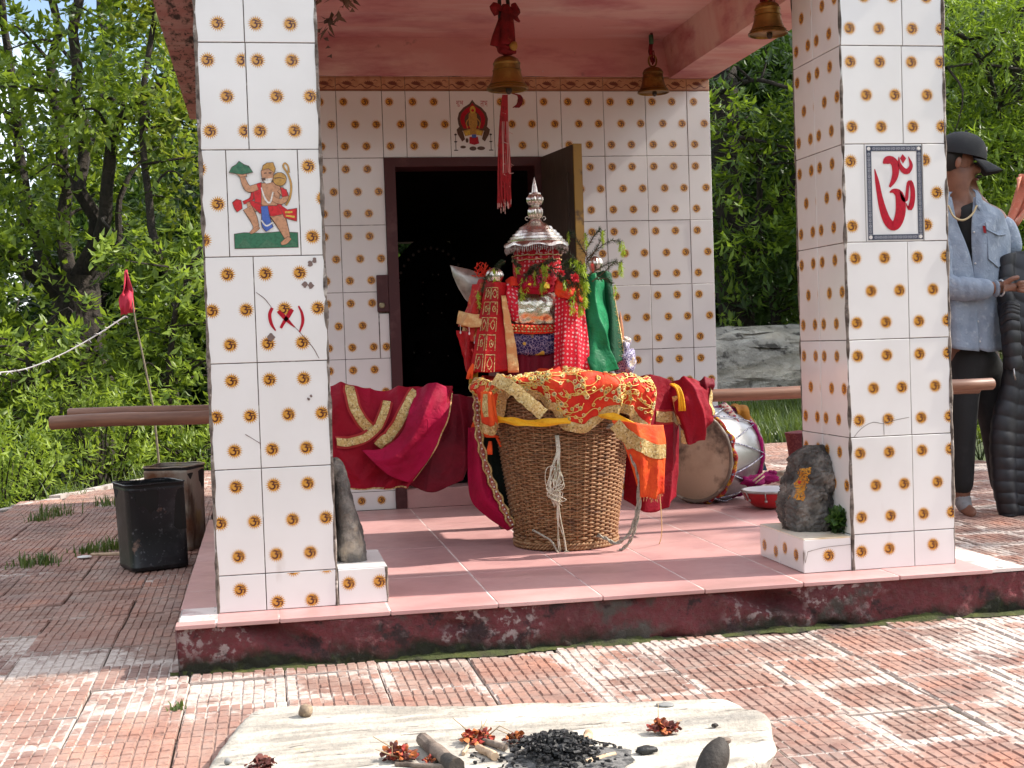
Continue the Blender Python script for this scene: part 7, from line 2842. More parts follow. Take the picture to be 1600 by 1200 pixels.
sprig('small fir sprig on the left knob and red brocade', [(A1((790, 408), (782, 412), (775, 420), y=.965), 2), (A1((765, 426), (757, 440), (752, 456), y=.955), 2), (A1((800, 404), (806, 410), (812, 418), y=.98), 2)], 7)
m_fl = {k: pm('petal_' + k, c, [(tuple(x * 0.6 for x in c), 60, 0.45, 0.65)], rough=0.6) for k, c in (('pink', (0.68, 0.02, 0.13)), ('red', (0.60, 0.015, 0.03)), ('yellow', (0.82, 0.55, 0.02)))}


def blossom(label, u, v, y, r, mk, seed, bell=False):
    rg = random.Random(seed)
    c = at(u, v, y)
    mb = MB()
    for ringn, (n_, tilt, k) in enumerate(((8, 0.25, 1.0), (7, 0.7, 0.8), (5, 1.15, 0.55))):
        for j in range(n_):
            a = 2 * PI * (j + 0.5 * ringn) / n_ + rg.uniform(-.15, .15)
            d = Vector((math.cos(a) * math.cos(tilt), -math.sin(tilt) * 0.8, math.sin(a) * math.cos(tilt)))
            if bell:
                d = Vector((math.cos(a) * 0.35, math.sin(a) * 0.35, -1))
            t = d.normalized()
            s_ = t.cross(Vector((0, -1, 0.2))).normalized()
            L = r * k * rg.uniform(0.85, 1.15)
            W = L * 0.55
            row = []
            for i in range(4):
                w = W * (0.3, 0.9, 1.0, 0.45)[i]
                p = c + t * L * i / 3 + Vector((0, -0.12 * L * (i / 3) ** 2, 0))
                row += [p - s_ * w / 2, p + Vector((0, -0.1 * w, 0)), p + s_ * w / 2]
            mb.add(row, [(i * 3 + q, i * 3 + q + 1, i * 3 + q + 4, i * 3 + q + 3) for i in range(3) for q in range(2)])
    return tag(mb.build('blossom', m_fl[mk], None, smooth='all'), label, 'flower', 'fresh flowers on the palanquin', 'thing')


blossom('pink flower above the middle of the silver panel', 845, 436, .945, 0.020, 'pink', 1)
blossom('red flower between the pink one and the fir bunch', 858, 438, .94, 0.022, 'red', 2)
blossom('small red flower half hidden in the right of the fir bunch', 876, 428, .935, 0.017, 'red', 3)
blossom('red flower near the green satin under the fir bunch', 898, 434, .93, 0.019, 'red', 4)
blossom('left hanging yellow bell flower over the silver panel', 826, 438, .94, 0.020, 'yellow', 5, True)
blossom('right hanging yellow bell flower over the silver panel', 854, 441, .93, 0.022, 'yellow', 6, True)
mb = MB()
Sheet([[at(790, 438, 1.0), at(800, 432, .97), at(812, 436, 1.0)], [at(792, 450, .98), at(803, 446, .95), at(816, 448, .98)]], 12, 8).build('red_bow', m_redcl, pal)
mb = MB()
for k in range(40):
    c = at(752 + RP.uniform(-10, 12), 420 + RP.uniform(-4, 14), 1.08)
    mb.tube([c, c + Vector((RP.uniform(-.02, .02), RP.uniform(-.02, .02), RP.uniform(0, .025)))], 0.0022, n=4)
mb.build('red_tuft', m_redcl, pal)['kind'] = 'stuff'

# loose scarves tied round the top of the box
for i, (R_, m_) in enumerate((
        ([[(742, 446, 1.04), (754, 442, 1.0), (764, 448, 1.03)], [(730, 486, 1.03), (744, 486, .985), (756, 490, 1.02)], [(726, 530, 1.03), (740, 534, .98), (752, 530, 1.01)]], MATS['red_net_veil']),
        ([[(788, 446, .99), (798, 444, .965), (808, 452, .98)], [(792, 470, .98), (801, 472, .955), (809, 470, .97)], [(798, 498, .985), (804, 502, .96), (810, 496, .975)]], m_dotted),
        ([[(866, 440, .965), (880, 436, .94), (896, 440, .955), (912, 448, .99)], [(868, 452, .95), (882, 452, .925), (898, 456, .94), (914, 462, .985)], [(872, 464, .955), (884, 466, .93), (898, 468, .945), (910, 472, .985)]], m_redcl),
        ([[(716, 516, 1.03), (730, 518, 1.0), (745, 518, 1.02)], [(722, 548, 1.02), (734, 552, .99), (746, 550, 1.01)], [(728, 580, 1.01), (738, 584, .985), (748, 582, 1.0)]], MATS['red_brocade']),
        ([[(808, 428, .985), (826, 432, .955), (848, 430, .96), (868, 426, .985)], [(808, 442, .97), (826, 447, .94), (848, 446, .945), (868, 442, .97)], [(812, 455, .98), (828, 459, .955), (848, 459, .955), (866, 456, .98)]], m_velvet))):
    Sheet(rows3(R_), 36, 30, lambda u, v, i=i: 0.012 * crisp(u * 6 + v * 1.7 + i) + 0.005 * noise.noise(Vector((u * 5, v * 5, i)))).build('scarf', m_, pal, 0.002)
# ================================================================== drums, bells, the man
RF = random.Random(51)
m_brass = pm('aged_brass', (0.26, 0.135, 0.028), [((0.13, 0.070, 0.022), 9, 0.45, 0.64), ((0.36, 0.22, 0.05), 16, 0.56, 0.7)], rough=0.38, metal=0.75, bump=0.2, bscale=40, rvar=0.08)
m_iron = pm('old_iron', (0.06, 0.05, 0.045), [((0.16, 0.08, 0.045), 30, 0.52, 0.66)], rough=0.7, metal=0.6)
m_redrag = cloth_mat('dark_red_rag', (0.20, 0.012, 0.015), [((0.10, 0.008, 0.010), 20, 0.45, 0.62), ((0.30, 0.05, 0.03), 30, 0.6, 0.7)], 0.85, 0.1)


def bell(label, u, v, y, rpx, top, hang_v):
    """u, v: picture point of the mouth's centre"""
    c = at(u, v, y)
    d = (c - CAMP).dot(FWD)
    s = d / FPX
    root = thing('temple_bell', label, 'bell', c, 'bells hanging under the porch roof')
    h = (v - top) * s
    R = rpx * s
    prof = [(0.93, -0.02), (1.0, 0.0), (0.985, 0.03), (0.90, 0.10), (0.79, 0.24), (0.70, 0.42), (0.645, 0.62), (0.625, 0.74), (0.655, 0.765), (0.655, 0.80), (0.615, 0.83), (0.56, 0.91), (0.40, 0.98), (0.16, 1.0), (0.15, 1.06), (0.0, 1.06)]
    mb = MB()
    pr = [(r * R, z * h) for r, z in prof]
    inner = [(0.0, 0.86 * h), (0.5 * R, 0.80 * h), (0.60 * R, 0.5 * h), (0.80 * R, 0.14 * h), (0.93 * R, -0.02 * h)]
    mb.lathe(inner + pr, c, 40)
    for zz, rr in ((0.05, 0.965), (0.13, 0.885), (0.58, 0.665)):
        mb.lathe([(rr * R - 0.001, zz * h - 0.0018), (rr * R + 0.0022, zz * h), (rr * R - 0.001, zz * h + 0.0018)], c, 40)
    mb.build('body', m_brass, root, smooth=35)
    mb = MB()
    mb.tube([c + Vector((0, 0, 0.8 * h)), c + Vector((0.004, 0, 0.02 * h))], 0.004, n=6)
    mb.ball(c + Vector((0.004, -0.004, -0.03 * h)), 0.15 * R, 12, 8, sc=(1, 1, 1.3))
    mb.build('clapper', m_iron, root, smooth='all')
    mb = MB()
    for k, sg in enumerate((-1, 1)):
        P = [c + Vector((sg * (0.004 + 0.2 * R * math.sin(t)), 0.0, 1.05 * h + 0.34 * R * (1 - math.cos(t)))) for t in [PI * q / 10 for q in range(11)]]
        mb.tube(P, 0.0042, n=7)
    mb.build('loop', m_brass, root, smooth='all')
    return root, c, s, h, R


def rag(mb, c, n, spread, L, rg, w=0.012):
    """knotted strips of cloth"""
    for _ in range(n):
        a = rg.uniform(0, 6.28)
        d = Vector((math.cos(a), 0.5 * math.sin(a), 0))
        P = cr([c + d * 0.004, c + d * spread + Vector((0, 0, rg.uniform(0.0, 0.012))), c + d * spread * rg.uniform(1.0, 1.5) - Vector((0, 0, L * rg.uniform(0.4, 0.8))), c + d * spread * rg.uniform(0.8, 1.6) - Vector((0, 0, L * rg.uniform(0.8, 1.2)))], 10)
        b = len(mb.v)
        s_ = d.cross(Vector((0, 0, 1))).normalized()
        vs = []
        for i, p in enumerate(P):
            ww = w * (0.6 + 0.4 * math.sin(i * 1.1)) * (1 if i < 9 else 0.5)
            vs += [p - s_ * ww, p + d * 0.004, p + s_ * ww]
        mb.add(vs, [(i * 3 + j, i * 3 + j + 1, i * 3 + j + 4, i * 3 + j + 3) for i in range(9) for j in range(2)])


# the big bell with red tassel
root, c, s, h, R = bell('large brass bell with long red thread tassel, hung before the doorway', 793, 140, 0.95, 33, 89, 0)
top = Vector((at(786, 0, 0.95).x, 0.95, 2.142))
mb = MB()
for dx in (-0.012, 0.012):
    mb.tube(cr([c + Vector((dx, 0, h * 1.3)), c.lerp(top, 0.5) + Vector((dx * 1.4, 0, 0)), top + Vector((dx, 0, 0))], 12), 0.007, n=6)
mb.build('strap', m_iron, root, smooth='all')
mb = MB()
q = at(792, 78, 0.94)
mb.ball(q, 0.034, 16, 10, sc=(1.0, 0.8, 0.62), wob=0.5, seed=2)
mb.ball(at(786, 72, 0.935), 0.026, 14, 8, sc=(1.0, 0.8, 0.6), wob=0.5, seed=5)
for (u0, v0, r0), (u1, v1, r1), (u2, v2, r2) in (((790, 8, .014), (788, 40, .020), (789, 70, .026)), ((783, 30, .010), (776, 56, .016), (773, 72, .018)), ((796, 12, .012), (797, 42, .017), (799, 68, .016)), ((792, 18, .012), (806, 20, .017), (802, 6, .010)), ((784, 14, .010), (772, 10, .017), (776, 24, .010)), ((800, 16, .012), (806, 28, .009), (812, 34, .004))):
    mb.tube(cr([at(u0, v0, .93), at(u1, v1, .925), at(u2, v2, .93)], 10), [r0 + (r1 - r0) * t / 5 if t < 5 else r1 + (r2 - r1) * (t - 5) / 4 for t in range(10)], n=8)
rag(mb, at(790, 40, .925), 5, 0.02, 0.09, RF, 0.010)
mb.build('red_wrap', m_redrag, root, smooth='all')
mb = MB()
mb.ball(at(803, 72, .92), 0.016, 10, 7, wob=0.4)
mb.build('yellow_knot', pm('ochre_rag', (0.34, 0.17, 0.03), rough=0.8), root, smooth='all')
mb, mw = MB(), MB()
for k in range(90):
    a, b = RF.uniform(-1, 1), RF.uniform(-1, 1)
    P = cr([at(789 + a * 4, 148, .95 + b * .006), at(787 + a * 7, 200, .95 + b * .012), at(788 + a * 9 + RF.uniform(-2, 2), 260, .95 + b * .016), at(788 + a * 9 + RF.uniform(-2, 2), RF.uniform(310, 326), .95 + b * .016)], 12)
    mb.tube(P, 0.0016, n=4, cap=False)
    if k % 3 == 0:
        mw.tube([P[-1], P[-1] + Vector((RF.uniform(-.003, .003), 0, -RF.uniform(.010, .022)))], 0.0015, n=4)
    if k % 2 == 0:
        i = RF.randrange(2, 10)
        p = P[i]
        mw.tube([p, p + Vector((RF.uniform(-.004, .020), RF.uniform(-.01, .01), -RF.uniform(0.0, .018)))], 0.0012, n=4)
    if k % 4 == 0:
        mw.tube([q_ + Vector((0.0015, -0.003, 0)) for q_ in P[3:9]], 0.0011, n=4)
mb.build('tassel', pm('red_thread', (0.36, 0.012, 0.016), [((0.24, 0.01, 0.012), 60, 0.45, 0.6)], rough=0.9), root)['kind'] = 'stuff'
mw.build('pale_threads', pm('pale_red_thread', (0.52, 0.30, 0.26), rough=0.9), root)['kind'] = 'stuff'
mb = MB()
for k in range(22):
    a = RF.uniform(-1, 1)
    mb.tube(cr([at(800, 146, .95), at(812 + a * 3, 150, .95), at(812 + a * 4, 162, .95 + RF.uniform(-.01, .01)), at(800 + a * 5 + 6, 168, .95)], 8), 0.002, n=4)
mb.build('short_threads', m_redrag, root)['kind'] = 'stuff'

root, c, s, h, R = bell('small brass bell hung near the back corner of the porch ceiling', 1021, 145, 2.05, 25, 106, 0)
mb = MB()
mb.tube([at(1019, 97, 2.05), at(1016, 80, 2.06), at(1018, 58, 2.08), Vector((at(1018, 55, 2.09).x, 2.09, 2.143))], [0.007, 0.010, 0.008, 0.006], n=7)
rag(mb, at(1017, 82, 2.05), 4, 0.012, 0.05, RF, 0.007)
mb.build('red_wrap', m_redrag, root, smooth='all')
mb = MB()
mb.tube([at(1018, 68, 2.05), at(1017, 55, 2.055)], 0.011, n=7)
mb.build('green_knot', pm('green_rag', (0.03, 0.09, 0.04), rough=0.8), root, smooth='all')
root, c, s, h, R = bell('brass bell hung close against the right pillar', 1200, 54, 0.42, 31, 4, 0)
mb = MB()
tp = Vector((c.x, c.y, 2.142))
for dx in (-0.016, -0.004, 0.010):
    mb.tube(cr([c + Vector((dx, 0, h * 1.02)), c.lerp(tp, 0.5) + Vector((dx * 1.5, 0, 0)), tp + Vector((dx * .5, 0, 0))], 10), 0.009, n=6)
rag(mb, c + Vector((0, -0.01, h * 1.2)), 6, 0.02, 0.05, RF, 0.008)
mb.build('rope_ties', m_redrag, root, smooth='all')
# dried leaf festoon
m_dry = leaf_mat('dried_mango_leaf', (0.055, 0.028, 0.016), (0.15, 0.075, 0.04), 0.1, 0.8)
td = thing('dried_festoon', 'withered brown leaf festoon hanging by the left pillar top', 'festoon', at(520, 0, 0.42))
foliage('leaves', [(at(512, -8, 0.42), (.05, .03, .05)), (at(530, 4, 0.43), (.045, .03, .045)), (at(545, -14, 0.43), (.05, .03, .04)), (at(512, 28, 0.41), (.03, .02, .05))], 190, 5, 0.05, 0.018, m_dry, td, 71, twig=0.05, hang=0.8)['kind'] = 'stuff'
mb = MB()
mb.tube([at(505, -30, 0.42), at(530, -26, 0.43), at(560, -40, 0.43), at(700, -90, 0.45)], 0.003, n=5)
mb.build('string', m_iron, td, smooth='all')

# ---- big drum
m_hide = pm('drum_hide', (0.52, 0.40, 0.28), [((0.40, 0.29, 0.20), 5, 0.45, 0.65), ((0.10, 0.07, 0.05), 6.5, 0.50, 0.64), ((0.52, 0.41, 0.30), 11, 0.55, 0.7)], rough=0.65)
m_shell = pm('silver_drum_shell', (0.46, 0.45, 0.44), [((0.30, 0.28, 0.26), 9, 0.5, 0.66), ((0.55, 0.52, 0.5), 20, 0.55, 0.7)], rough=0.36, metal=0.85)
m_blue = pm('blue_white_cord', (0.13, 0.14, 0.24), [((0.66, 0.66, 0.7), 90, 0.48, 0.55)], rough=0.8)
m_hoop = pm('hoop_enamel', (0.16, 0.12, 0.09), [((0.38, 0.34, 0.28), 22, 0.55, 0.66)], rough=0.5)
dc = at(1083, 714, 1.80)
dr_ = thing('barrel_drum', 'silver barrel drum lying on its side with stained hide head', 'drum', (dc.x, dc.y, 0))
ax = Vector((0.79, 0.61, 0.0)).normalized()
Mz = ax.to_track_quat('Z', 'Y').to_matrix().to_4x4()
RD = dc.z - 0.006
mb = MB()
mb.lathe([(RD * 0.965, 0.004), (RD * 1.0, 0.03), (RD * 1.035, 0.10), (RD * 1.045, 0.13), (RD * 1.035, 0.17), (RD * 1.0, 0.235), (RD * 0.965, 0.262)], dc, 48, Mz)
mb.build('shell', m_shell, dr_, smooth=True)
for z0, nm in ((0.0, 'drum_head'), (0.266, 'drum_head')):
    mb = MB()
    mb.lathe([(0.0, z0 - 0.002 if z0 == 0 else z0 + 0.002), (RD * 0.93, z0), (RD * 0.955, z0 + (0.006 if z0 == 0 else -0.006))], dc, 48, Mz)
    mb.build(nm, m_hide, dr_, smooth='all')
    mb = MB()
    P = [dc + Mz.to_3x3() @ Vector((RD * 0.972 * math.cos(t), RD * 0.972 * math.sin(t), z0)) for t in [2 * PI * k / 60 for k in range(61)]]
    mb.tube(P, 0.0085, n=7, cap=False)
    mb.build('hoop', m_hoop, dr_, smooth='all')
mb = MB()
for k in range(9):
    a0, a1 = 2 * PI * k / 9, 2 * PI * (k + 0.5) / 9
    for a, b in ((a0, a1), (a1, a0 + 2 * PI / 9)):
        P = []
        for q in range(7):
            t = q / 6
            z = 0.004 + 0.258 * (t if a == a0 else 1 - t)
            an = a + (b - a) * t
            rr = RD * (1.0 + 0.058 * math.sin(PI * z / 0.266)) + 0.004
            P.append(dc + Mz.to_3x3() @ Vector((rr * math.cos(an), rr * math.sin(an), z)))
        mb.tube(P, 0.0028, n=5)
mb.build('lacing', m_blue, dr_, smooth='all')['kind'] = 'stuff'
# coloured cloth bands on the hoop, woven strap, pompoms
m_mix = cloth_mat('mixed_red_braid', (0.30, 0.03, 0.03), [((0.55, 0.30, 0.03), 26, 0.52, 0.57), ((0.30, 0.04, 0.20), 20, 0.60, 0.66), ((0.12, 0.14, 0.36), 31, 0.62, 0.66)], 0.8, 0.2)
mb = MB()
P = [dc + Mz.to_3x3() @ Vector(((RD * 1.0 + 0.004 * math.sin(k * 1.3)) * math.cos(t), (RD * 1.0 + 0.004 * math.sin(k * 1.3)) * math.sin(t), 0.022 + 0.006 * math.sin(k * .9))) for k, t in enumerate([2 * PI * k / 70 for k in range(71)])]
mb.tube(P, [0.010 + 0.003 * math.sin(k * 1.7) for k in range(71)], n=7, cap=False)
mb.build('cloth_band', m_mix, dr_, smooth='all')
m_strap = cloth_mat('woven_strap', (0.42, 0.34, 0.28), [((0.30, 0.03, 0.05), 70, 0.50, 0.56), ((0.05, 0.05, 0.12), 60, 0.56, 0.62)], 0.8, 0.1)
mb = MB()
P = cr([at(1128, 632, 1.86), at(1140, 645, 1.80), at(1150, 664, 1.77), at(1164, 684, 1.77), at(1172, 690, 1.78)], 24)
vs, fs = [], []
for i, p in enumerate(P):
    t = (P[min(i + 1, 23)] - P[max(i - 1, 0)]).normalized()
    s_ = t.cross(Vector((-0.2, -1, 0.5))).normalized()
    for q in range(4):
        vs.append(p + s_ * 0.036 * (q / 3 - .5) + Vector((-.1, -.5, .6)) * 0.006 * math.cos((q / 3 - .5) * PI))
for i in range(23):
    for q in range(3):
        fs.append((i * 4 + q, i * 4 + q + 4, i * 4 + q + 5, i * 4 + q + 1))
mb.add(vs, fs)
o = mb.build('woven_strap', m_strap, dr_, smooth='all')
sd_ = o.modifiers.new('t', 'SOLIDIFY')
sd_.thickness = 0.004


def pompom(u, v, y, r, mat, name='pompom', parent=None, n=46):
    c = at(u, v, y)
    mb = MB()
    mb.ball(c, r * 0.6, 8, 6)
    for _ in range(n):
        d = Vector((RF.gauss(0, 1), RF.gauss(0, 1), RF.gauss(0, 1))).normalized()
        mb.tube([c + d * r * 0.4, c + d * r * RF.uniform(0.85, 1.15)], [r * 0.14, r * 0.06], n=4)
    o = mb.build(name, mat, parent)
    o['kind'] = 'stuff'
    return o


pompom(1148, 692, 1.70, 0.017, m_yellow, parent=dr_)
m_mag = cloth_mat('magenta_cloth', (0.34, 0.008, 0.12), [((0.20, 0.006, 0.075), 14, 0.45, 0.62)], 0.7, 0.3)
m_teal = pm('teal_tassel', (0.012, 0.05, 0.085), rough=0.9)
mb = MB()
for _ in range(26):
    a = RF.uniform(-1, 1)
    mb.tube(cr([at(1184, 706, 1.86), at(1189 + a * 4, 720, 1.84), at(1192 + a * 7, 735, 1.83)], 6), 0.004, n=4)
mb.build('teal_tassel', m_teal, dr_)['kind'] = 'stuff'
mb = MB()
P = [dc + Mz.to_3x3() @ Vector((RD * 1.0 * math.cos(t), RD * 1.0 * math.sin(t), 0.245)) for t in [2 * PI * k / 60 for k in range(61)]]
mb.tube(P, [0.011 + 0.004 * math.sin(k * 1.9) for k in range(61)], n=7, cap=False)
mb.build('cloth_band', m_mag, dr_, smooth='all')
Sheet([[at(1140, 638, 1.95), at(1155, 630, 1.93), at(1168, 640, 1.97)], [at(1150, 640, 1.86), at(1164, 642, 1.85), at(1176, 650, 1.92)], [at(1158, 662, 1.83), at(1172, 662, 1.84), at(1182, 672, 1.92)]], 14, 14, lambda u, v: 0.01 * math.sin(u * 9 + v * 5)).build('ochre_cloth', cloth_mat('ochre_cloth', (0.36, 0.15, 0.02), (), 0.8, 0.2), dr_)

# ---- small kettle drum
kc = at(1203, 764, 1.52)
kd = thing('kettle_drum', 'small red kettle drum with white head beside the marked stone', 'drum', (kc.x, kc.y, 0))
m_redlac = pm('red_lacquer', (0.42, 0.012, 0.018), [((0.30, 0.01, 0.014), 20, 0.5, 0.66)], rough=0.3)
mb = MB()
RK, HK = 0.118, kc.z
mb.lathe([(0.0, 0.003), (0.045, 0.003), (0.075, 0.014), (0.100, HK * 0.45), (RK, HK * 0.94)], (kc.x, kc.y, 0), 40)
mb.build('bowl', m_redlac, kd, smooth=True)
mb = MB()
mb.lathe([(RK * 0.97, HK * 0.94), (RK * 0.97, HK), (0.0, HK + 0.002)], (kc.x, kc.y, 0), 40)
mb.build('drum_head', pm('white_drum_skin', (0.66, 0.64, 0.66), rough=0.4), kd, smooth=True)
mb = MB()
mb.tube([Vector((kc.x + RK * math.cos(t), kc.y + RK * math.sin(t), HK * 0.95)) for t in [2 * PI * k / 48 for k in range(49)]], 0.006, n=7, cap=False)
mb.build('hoop', m_shell, kd, smooth='all')
for k in range(8):
    t = 2 * PI * k / 8 + 0.25
    mb = MB()
    p = Vector((kc.x + (RK + 0.004) * math.cos(t), kc.y + (RK + 0.004) * math.sin(t), HK * 0.93))
    q = Vector((kc.x + 0.105 * math.cos(t), kc.y + 0.105 * math.sin(t), HK * 0.5))
    mb.tube([p, q], 0.003, n=6)
    mb.ball(q, 0.007, 8, 5)
    mb.build('tuning_lug', m_shell, kd, smooth='all')
mc = thing('magenta_bundle', 'crumpled magenta cloth bundle behind the red kettle drum', 'cloth', at(1190, 752, 1.72))
mb = MB()
mb.ball(at(1176, 752, 1.70), 0.045, 22, 14, sc=(1.2, 0.8, 0.6), wob=0.7, seed=4)
mb.ball(at(1200, 748, 1.72), 0.036, 20, 12, sc=(1.3, 0.8, 0.62), wob=0.7, seed=9)
mb.ball(at(1207, 740, 1.73), 0.020, 16, 10, sc=(1.1, 0.8, 0.9), wob=0.8, seed=12)
mb.build('cloth', m_mag, mc, smooth='all')
dsk = thing('drum_stick', 'pale thin drum sticks lying on the magenta bundle', 'drum stick', at(1185, 748, 1.68))
for a, b in (((1176, 752), (1196, 736)), ((1180, 755), (1194, 744))):
    mb = MB()
    mb.tube([at(*a, 1.66), at(*b, 1.68)], [0.004, 0.003], n=6)
    mb.build('stick', m_pale_wood, dsk, smooth='all')
bb = thing('beige_bundle', 'small beige cloth lump between the kettle drum and marked stone', 'cloth', at(1232, 742, 1.9))
mb = MB()
mb.ball(at(1230, 744, 1.9), 0.05, 20, 12, sc=(1.2, 0.8, 0.6), wob=0.6, seed=6)
mb.build('cloth', pm('beige_cloth', (0.46, 0.38, 0.29), rough=0.9), bb, smooth='all')
mc_ = thing('maroon_horn_drum', 'tapering maroon cloth-covered drum standing behind the marked stone', 'drum', (at(1246, 690, 2.65).x, 2.65, GZ))
p0, p1 = at(1240, 676, 2.65), at(1252, 760, 2.65)
mb = MB()
cxm, cym = at(1246, 690, 2.65).x + 0.01, 2.65
zt_m = p0.z
mb.lathe([(0.0, GZ + 0.004), (0.030, GZ + 0.004), (0.034, GZ + 0.06), (0.05, GZ + 0.2), (0.066, zt_m - 0.04), (0.074, zt_m), (0.0, zt_m + 0.012)], (cxm, cym, 0), 30)
mb.build('body', pm('maroon_weave', (0.13, 0.022, 0.028), [((0.20, 0.05, 0.05), 90, 0.5, 0.62)], rough=0.85, bump=0.5, bscale=160), mc_, smooth=True)

# ================================================================== the man at the right edge
m_skin = pm('brown_skin', (0.21, 0.092, 0.056), [((0.16, 0.07, 0.044), 18, 0.45, 0.65)], rough=0.5)
m_hair = pm('black_hair', (0.012, 0.010, 0.009), rough=0.7)
m_tee = pm('black_jersey', (0.012, 0.012, 0.013), rough=0.85)
m_denim = cloth_mat('pale_denim', (0.25, 0.295, 0.37), [((0.19, 0.23, 0.30), 14, 0.45, 0.65), ((0.34, 0.385, 0.46), 30, 0.56, 0.7)], 0.85, 0.1, 1400)
m_trous = pm('black_trousers', (0.010, 0.010, 0.011), [((0.016, 0.016, 0.018), 12, 0.5, 0.66)], rough=0.85, bump=0.3, bscale=20)
m_cap = pm('black_cap_cotton', (0.012, 0.013, 0.016), rough=0.85, bump=0.2, bscale=500)
m_puff = pm('black_puffer_nylon', (0.009, 0.009, 0.013), [((0.015, 0.016, 0.024), 12, 0.5, 0.66)], rough=0.55)
MY = 1.92


def Q(u, v, dy=0.0):
    return at(u, v, MY + dy)


def S(u, v, dy, r, r2=None):
    p = Q(u, v, dy)
    return (p.x, p.y, p.z, r, r2 or r)


man = thing('person', 'man in black cap and open denim shirt standing behind the right pillar', 'person', (Q(1515, 800).x, MY, GZ))
f = Vector((0.86, -0.42, -0.22)).normalized()
sd = f.cross(Vector((0, 0, 1))).normalized()
up = sd.cross(f).normalized()
hc = Q(1502, 254)


def Hd(a, b, c_, r, r2=None):
    p = hc + f * a + up * b + sd * c_
    return (p.x, p.y, p.z, r, r2 or r)


V = [S(1508, 535, .05, .125, .10), S(1506, 455, .05, .105, .085), S(1508, 380, .05, .112, .072), S(1512, 335, .045, .10, .055), S(1506, 308, .02, .062), Hd(-.02, -.05, 0, .070), Hd(-.012, .02, 0, .088), Hd(-.015, .075, 0, .070),
     Hd(.045, -.075, 0, .042), Hd(.062, -.030, 0, .040), Hd(.055, .02, 0, .048), Hd(.098, -.022, 0, .014),
     # far arm
     S(1556, 338, .10, .060), S(1574, 400, .10, .050), S(1584, 440, .00, .042), S(1592, 447, -.05, .028),
     # near arm
     S(1470, 340, -.02, .060), S(1468, 400, -.06, .050), S(1472, 448, -.10, .045), S(1520, 450, -.15, .040), S(1560, 450, -.16, .028), S(1571, 448, -.16, .030, .020),
     # legs
     S(1500, 570, .02, .090), S(1502, 665, .0, .062), S(1503, 770, .02, .042), S(1504, 790, .02, .036), S(1516, 800, -.05, .030, .020), S(1524, 804, -.09, .024, .013),
     S(1540, 570, .08, .090), S(1554, 665, .06, .062), S(1568, 765, .08, .042), S(1570, 786, .08, .036), S(1582, 796, .02, .030, .020), S(1590, 799, -.02, .024, .013)]
E_ = [(0, 1), (1, 2), (2, 3), (3, 4), (4, 5), (5, 6), (6, 7), (5, 8), (5, 9), (6, 10), (9, 11), (3, 12), (12, 13), (13, 14), (14, 15), (3, 16), (16, 17), (17, 18), (18, 19), (19, 20), (20, 21), (0, 22), (22, 23), (23, 24), (24, 25), (25, 26), (26, 27), (0, 28), (28, 29), (29, 30), (30, 31), (31, 32), (32, 33)]
body = skin('body', V, E_, m_skin, man, 2)
# face
mb = MB()
for sg in (-1, 1):
    p = hc + f * .094 + up * .012 + sd * .032 * sg
    mb.ball(p, 0.0105, 8, 6, sc=(1, 1, .7))
mb.build('eye', pm('eye_white', (0.5, 0.47, 0.44), rough=0.3), man, smooth='all')
mb = MB()
P = [hc + f * (.098 - abs(t) * .5) + up * (-.048 - abs(t) * .22) + sd * t for t in [-.034 + .0068 * k for k in range(11)]]
mb.tube(P, [0.004 + 0.0045 * math.sin(PI * k / 10) for k in range(11)], n=6)
for sg in (-1, 1):
    mb.tube([hc + f * .098 + up * .030 + sd * sg * .014, hc + f * .092 + up * .036 + sd * sg * .034, hc + f * .080 + up * .030 + sd * sg * .050], 0.0045, n=5)
mb.build('moustache', m_hair, man, smooth='all')
mb = MB()
mb.tube([hc + f * (.088 - abs(t) * .4) + up * -.066 + sd * t for t in [-.022 + .0055 * k for k in range(9)]], 0.0055, n=6)
mb.build('lips', pm('dark_lip', (0.16, 0.05, 0.04), rough=0.5), man, smooth='all')
for sg in (-1, 1):
    mb = MB()
    p = hc + f * -.015 + up * -.012 + sd * .088 * sg
    M_ = Matrix((tuple(f) + (0,), tuple(sd) + (0,), tuple(up) + (0,), (0, 0, 0, 1))).transposed()
    mb.ball(p, 0.026, 10, 8, M=M_, sc=(.55, .35, 1))
    mb.build('ear', m_skin, man, smooth='all')
mb = MB()
M_ = Matrix((tuple(f) + (0,), tuple(sd) + (0,), tuple(up) + (0,), (0, 0, 0, 1))).transposed()
mb.ball(hc + f * -.052 + up * .010, 0.088, 22, 14, M=M_, sc=(.80, .98, .90))
mb.build('hair', m_hair, man, smooth='all')
# cap
mb = MB()
vs, fs = [], []
n_ = 28
ct = hc + f * -.008 + up * .045
for i in range(9):
    th = PI / 2 * i / 8
    for j in range(n_):
        a = 2 * PI * j / n_
        r = 0.113 * math.cos(th) ** 0.8 if i < 8 else 0.004
        vs.append(ct + f * r * 1.04 * math.cos(a) + sd * r * 0.94 * math.sin(a) + up * (0.112 * math.sin(th) - 0.016))
for i in range(8):
    for j in range(n_):
        fs.append((i * n_ + j, i * n_ + (j + 1) % n_, (i + 1) * n_ + (j + 1) % n_, (i + 1) * n_ + j))
mb.add(vs, fs)
cap = mb.build('cap', m_cap, man, smooth='all')
mb = MB()
vs, fs = [], []
for i in range(7):
    for j in range(15):
        a = -1.05 + 2.1 * j / 14
        r0 = 0.108
        ext = 0.085 * (i / 6) * math.cos(a * 0.75) ** 0.6
        p = ct + f * ((r0 * 1.02) * math.cos(a) + ext) + sd * (r0 * 0.94) * math.sin(a) + up * (-0.018 - 0.030 * (i / 6) ** 1.2 * (1 + 1.1 * math.sin(a) ** 2) - 0.012 * math.sin(a) ** 2)
        vs.append(p)
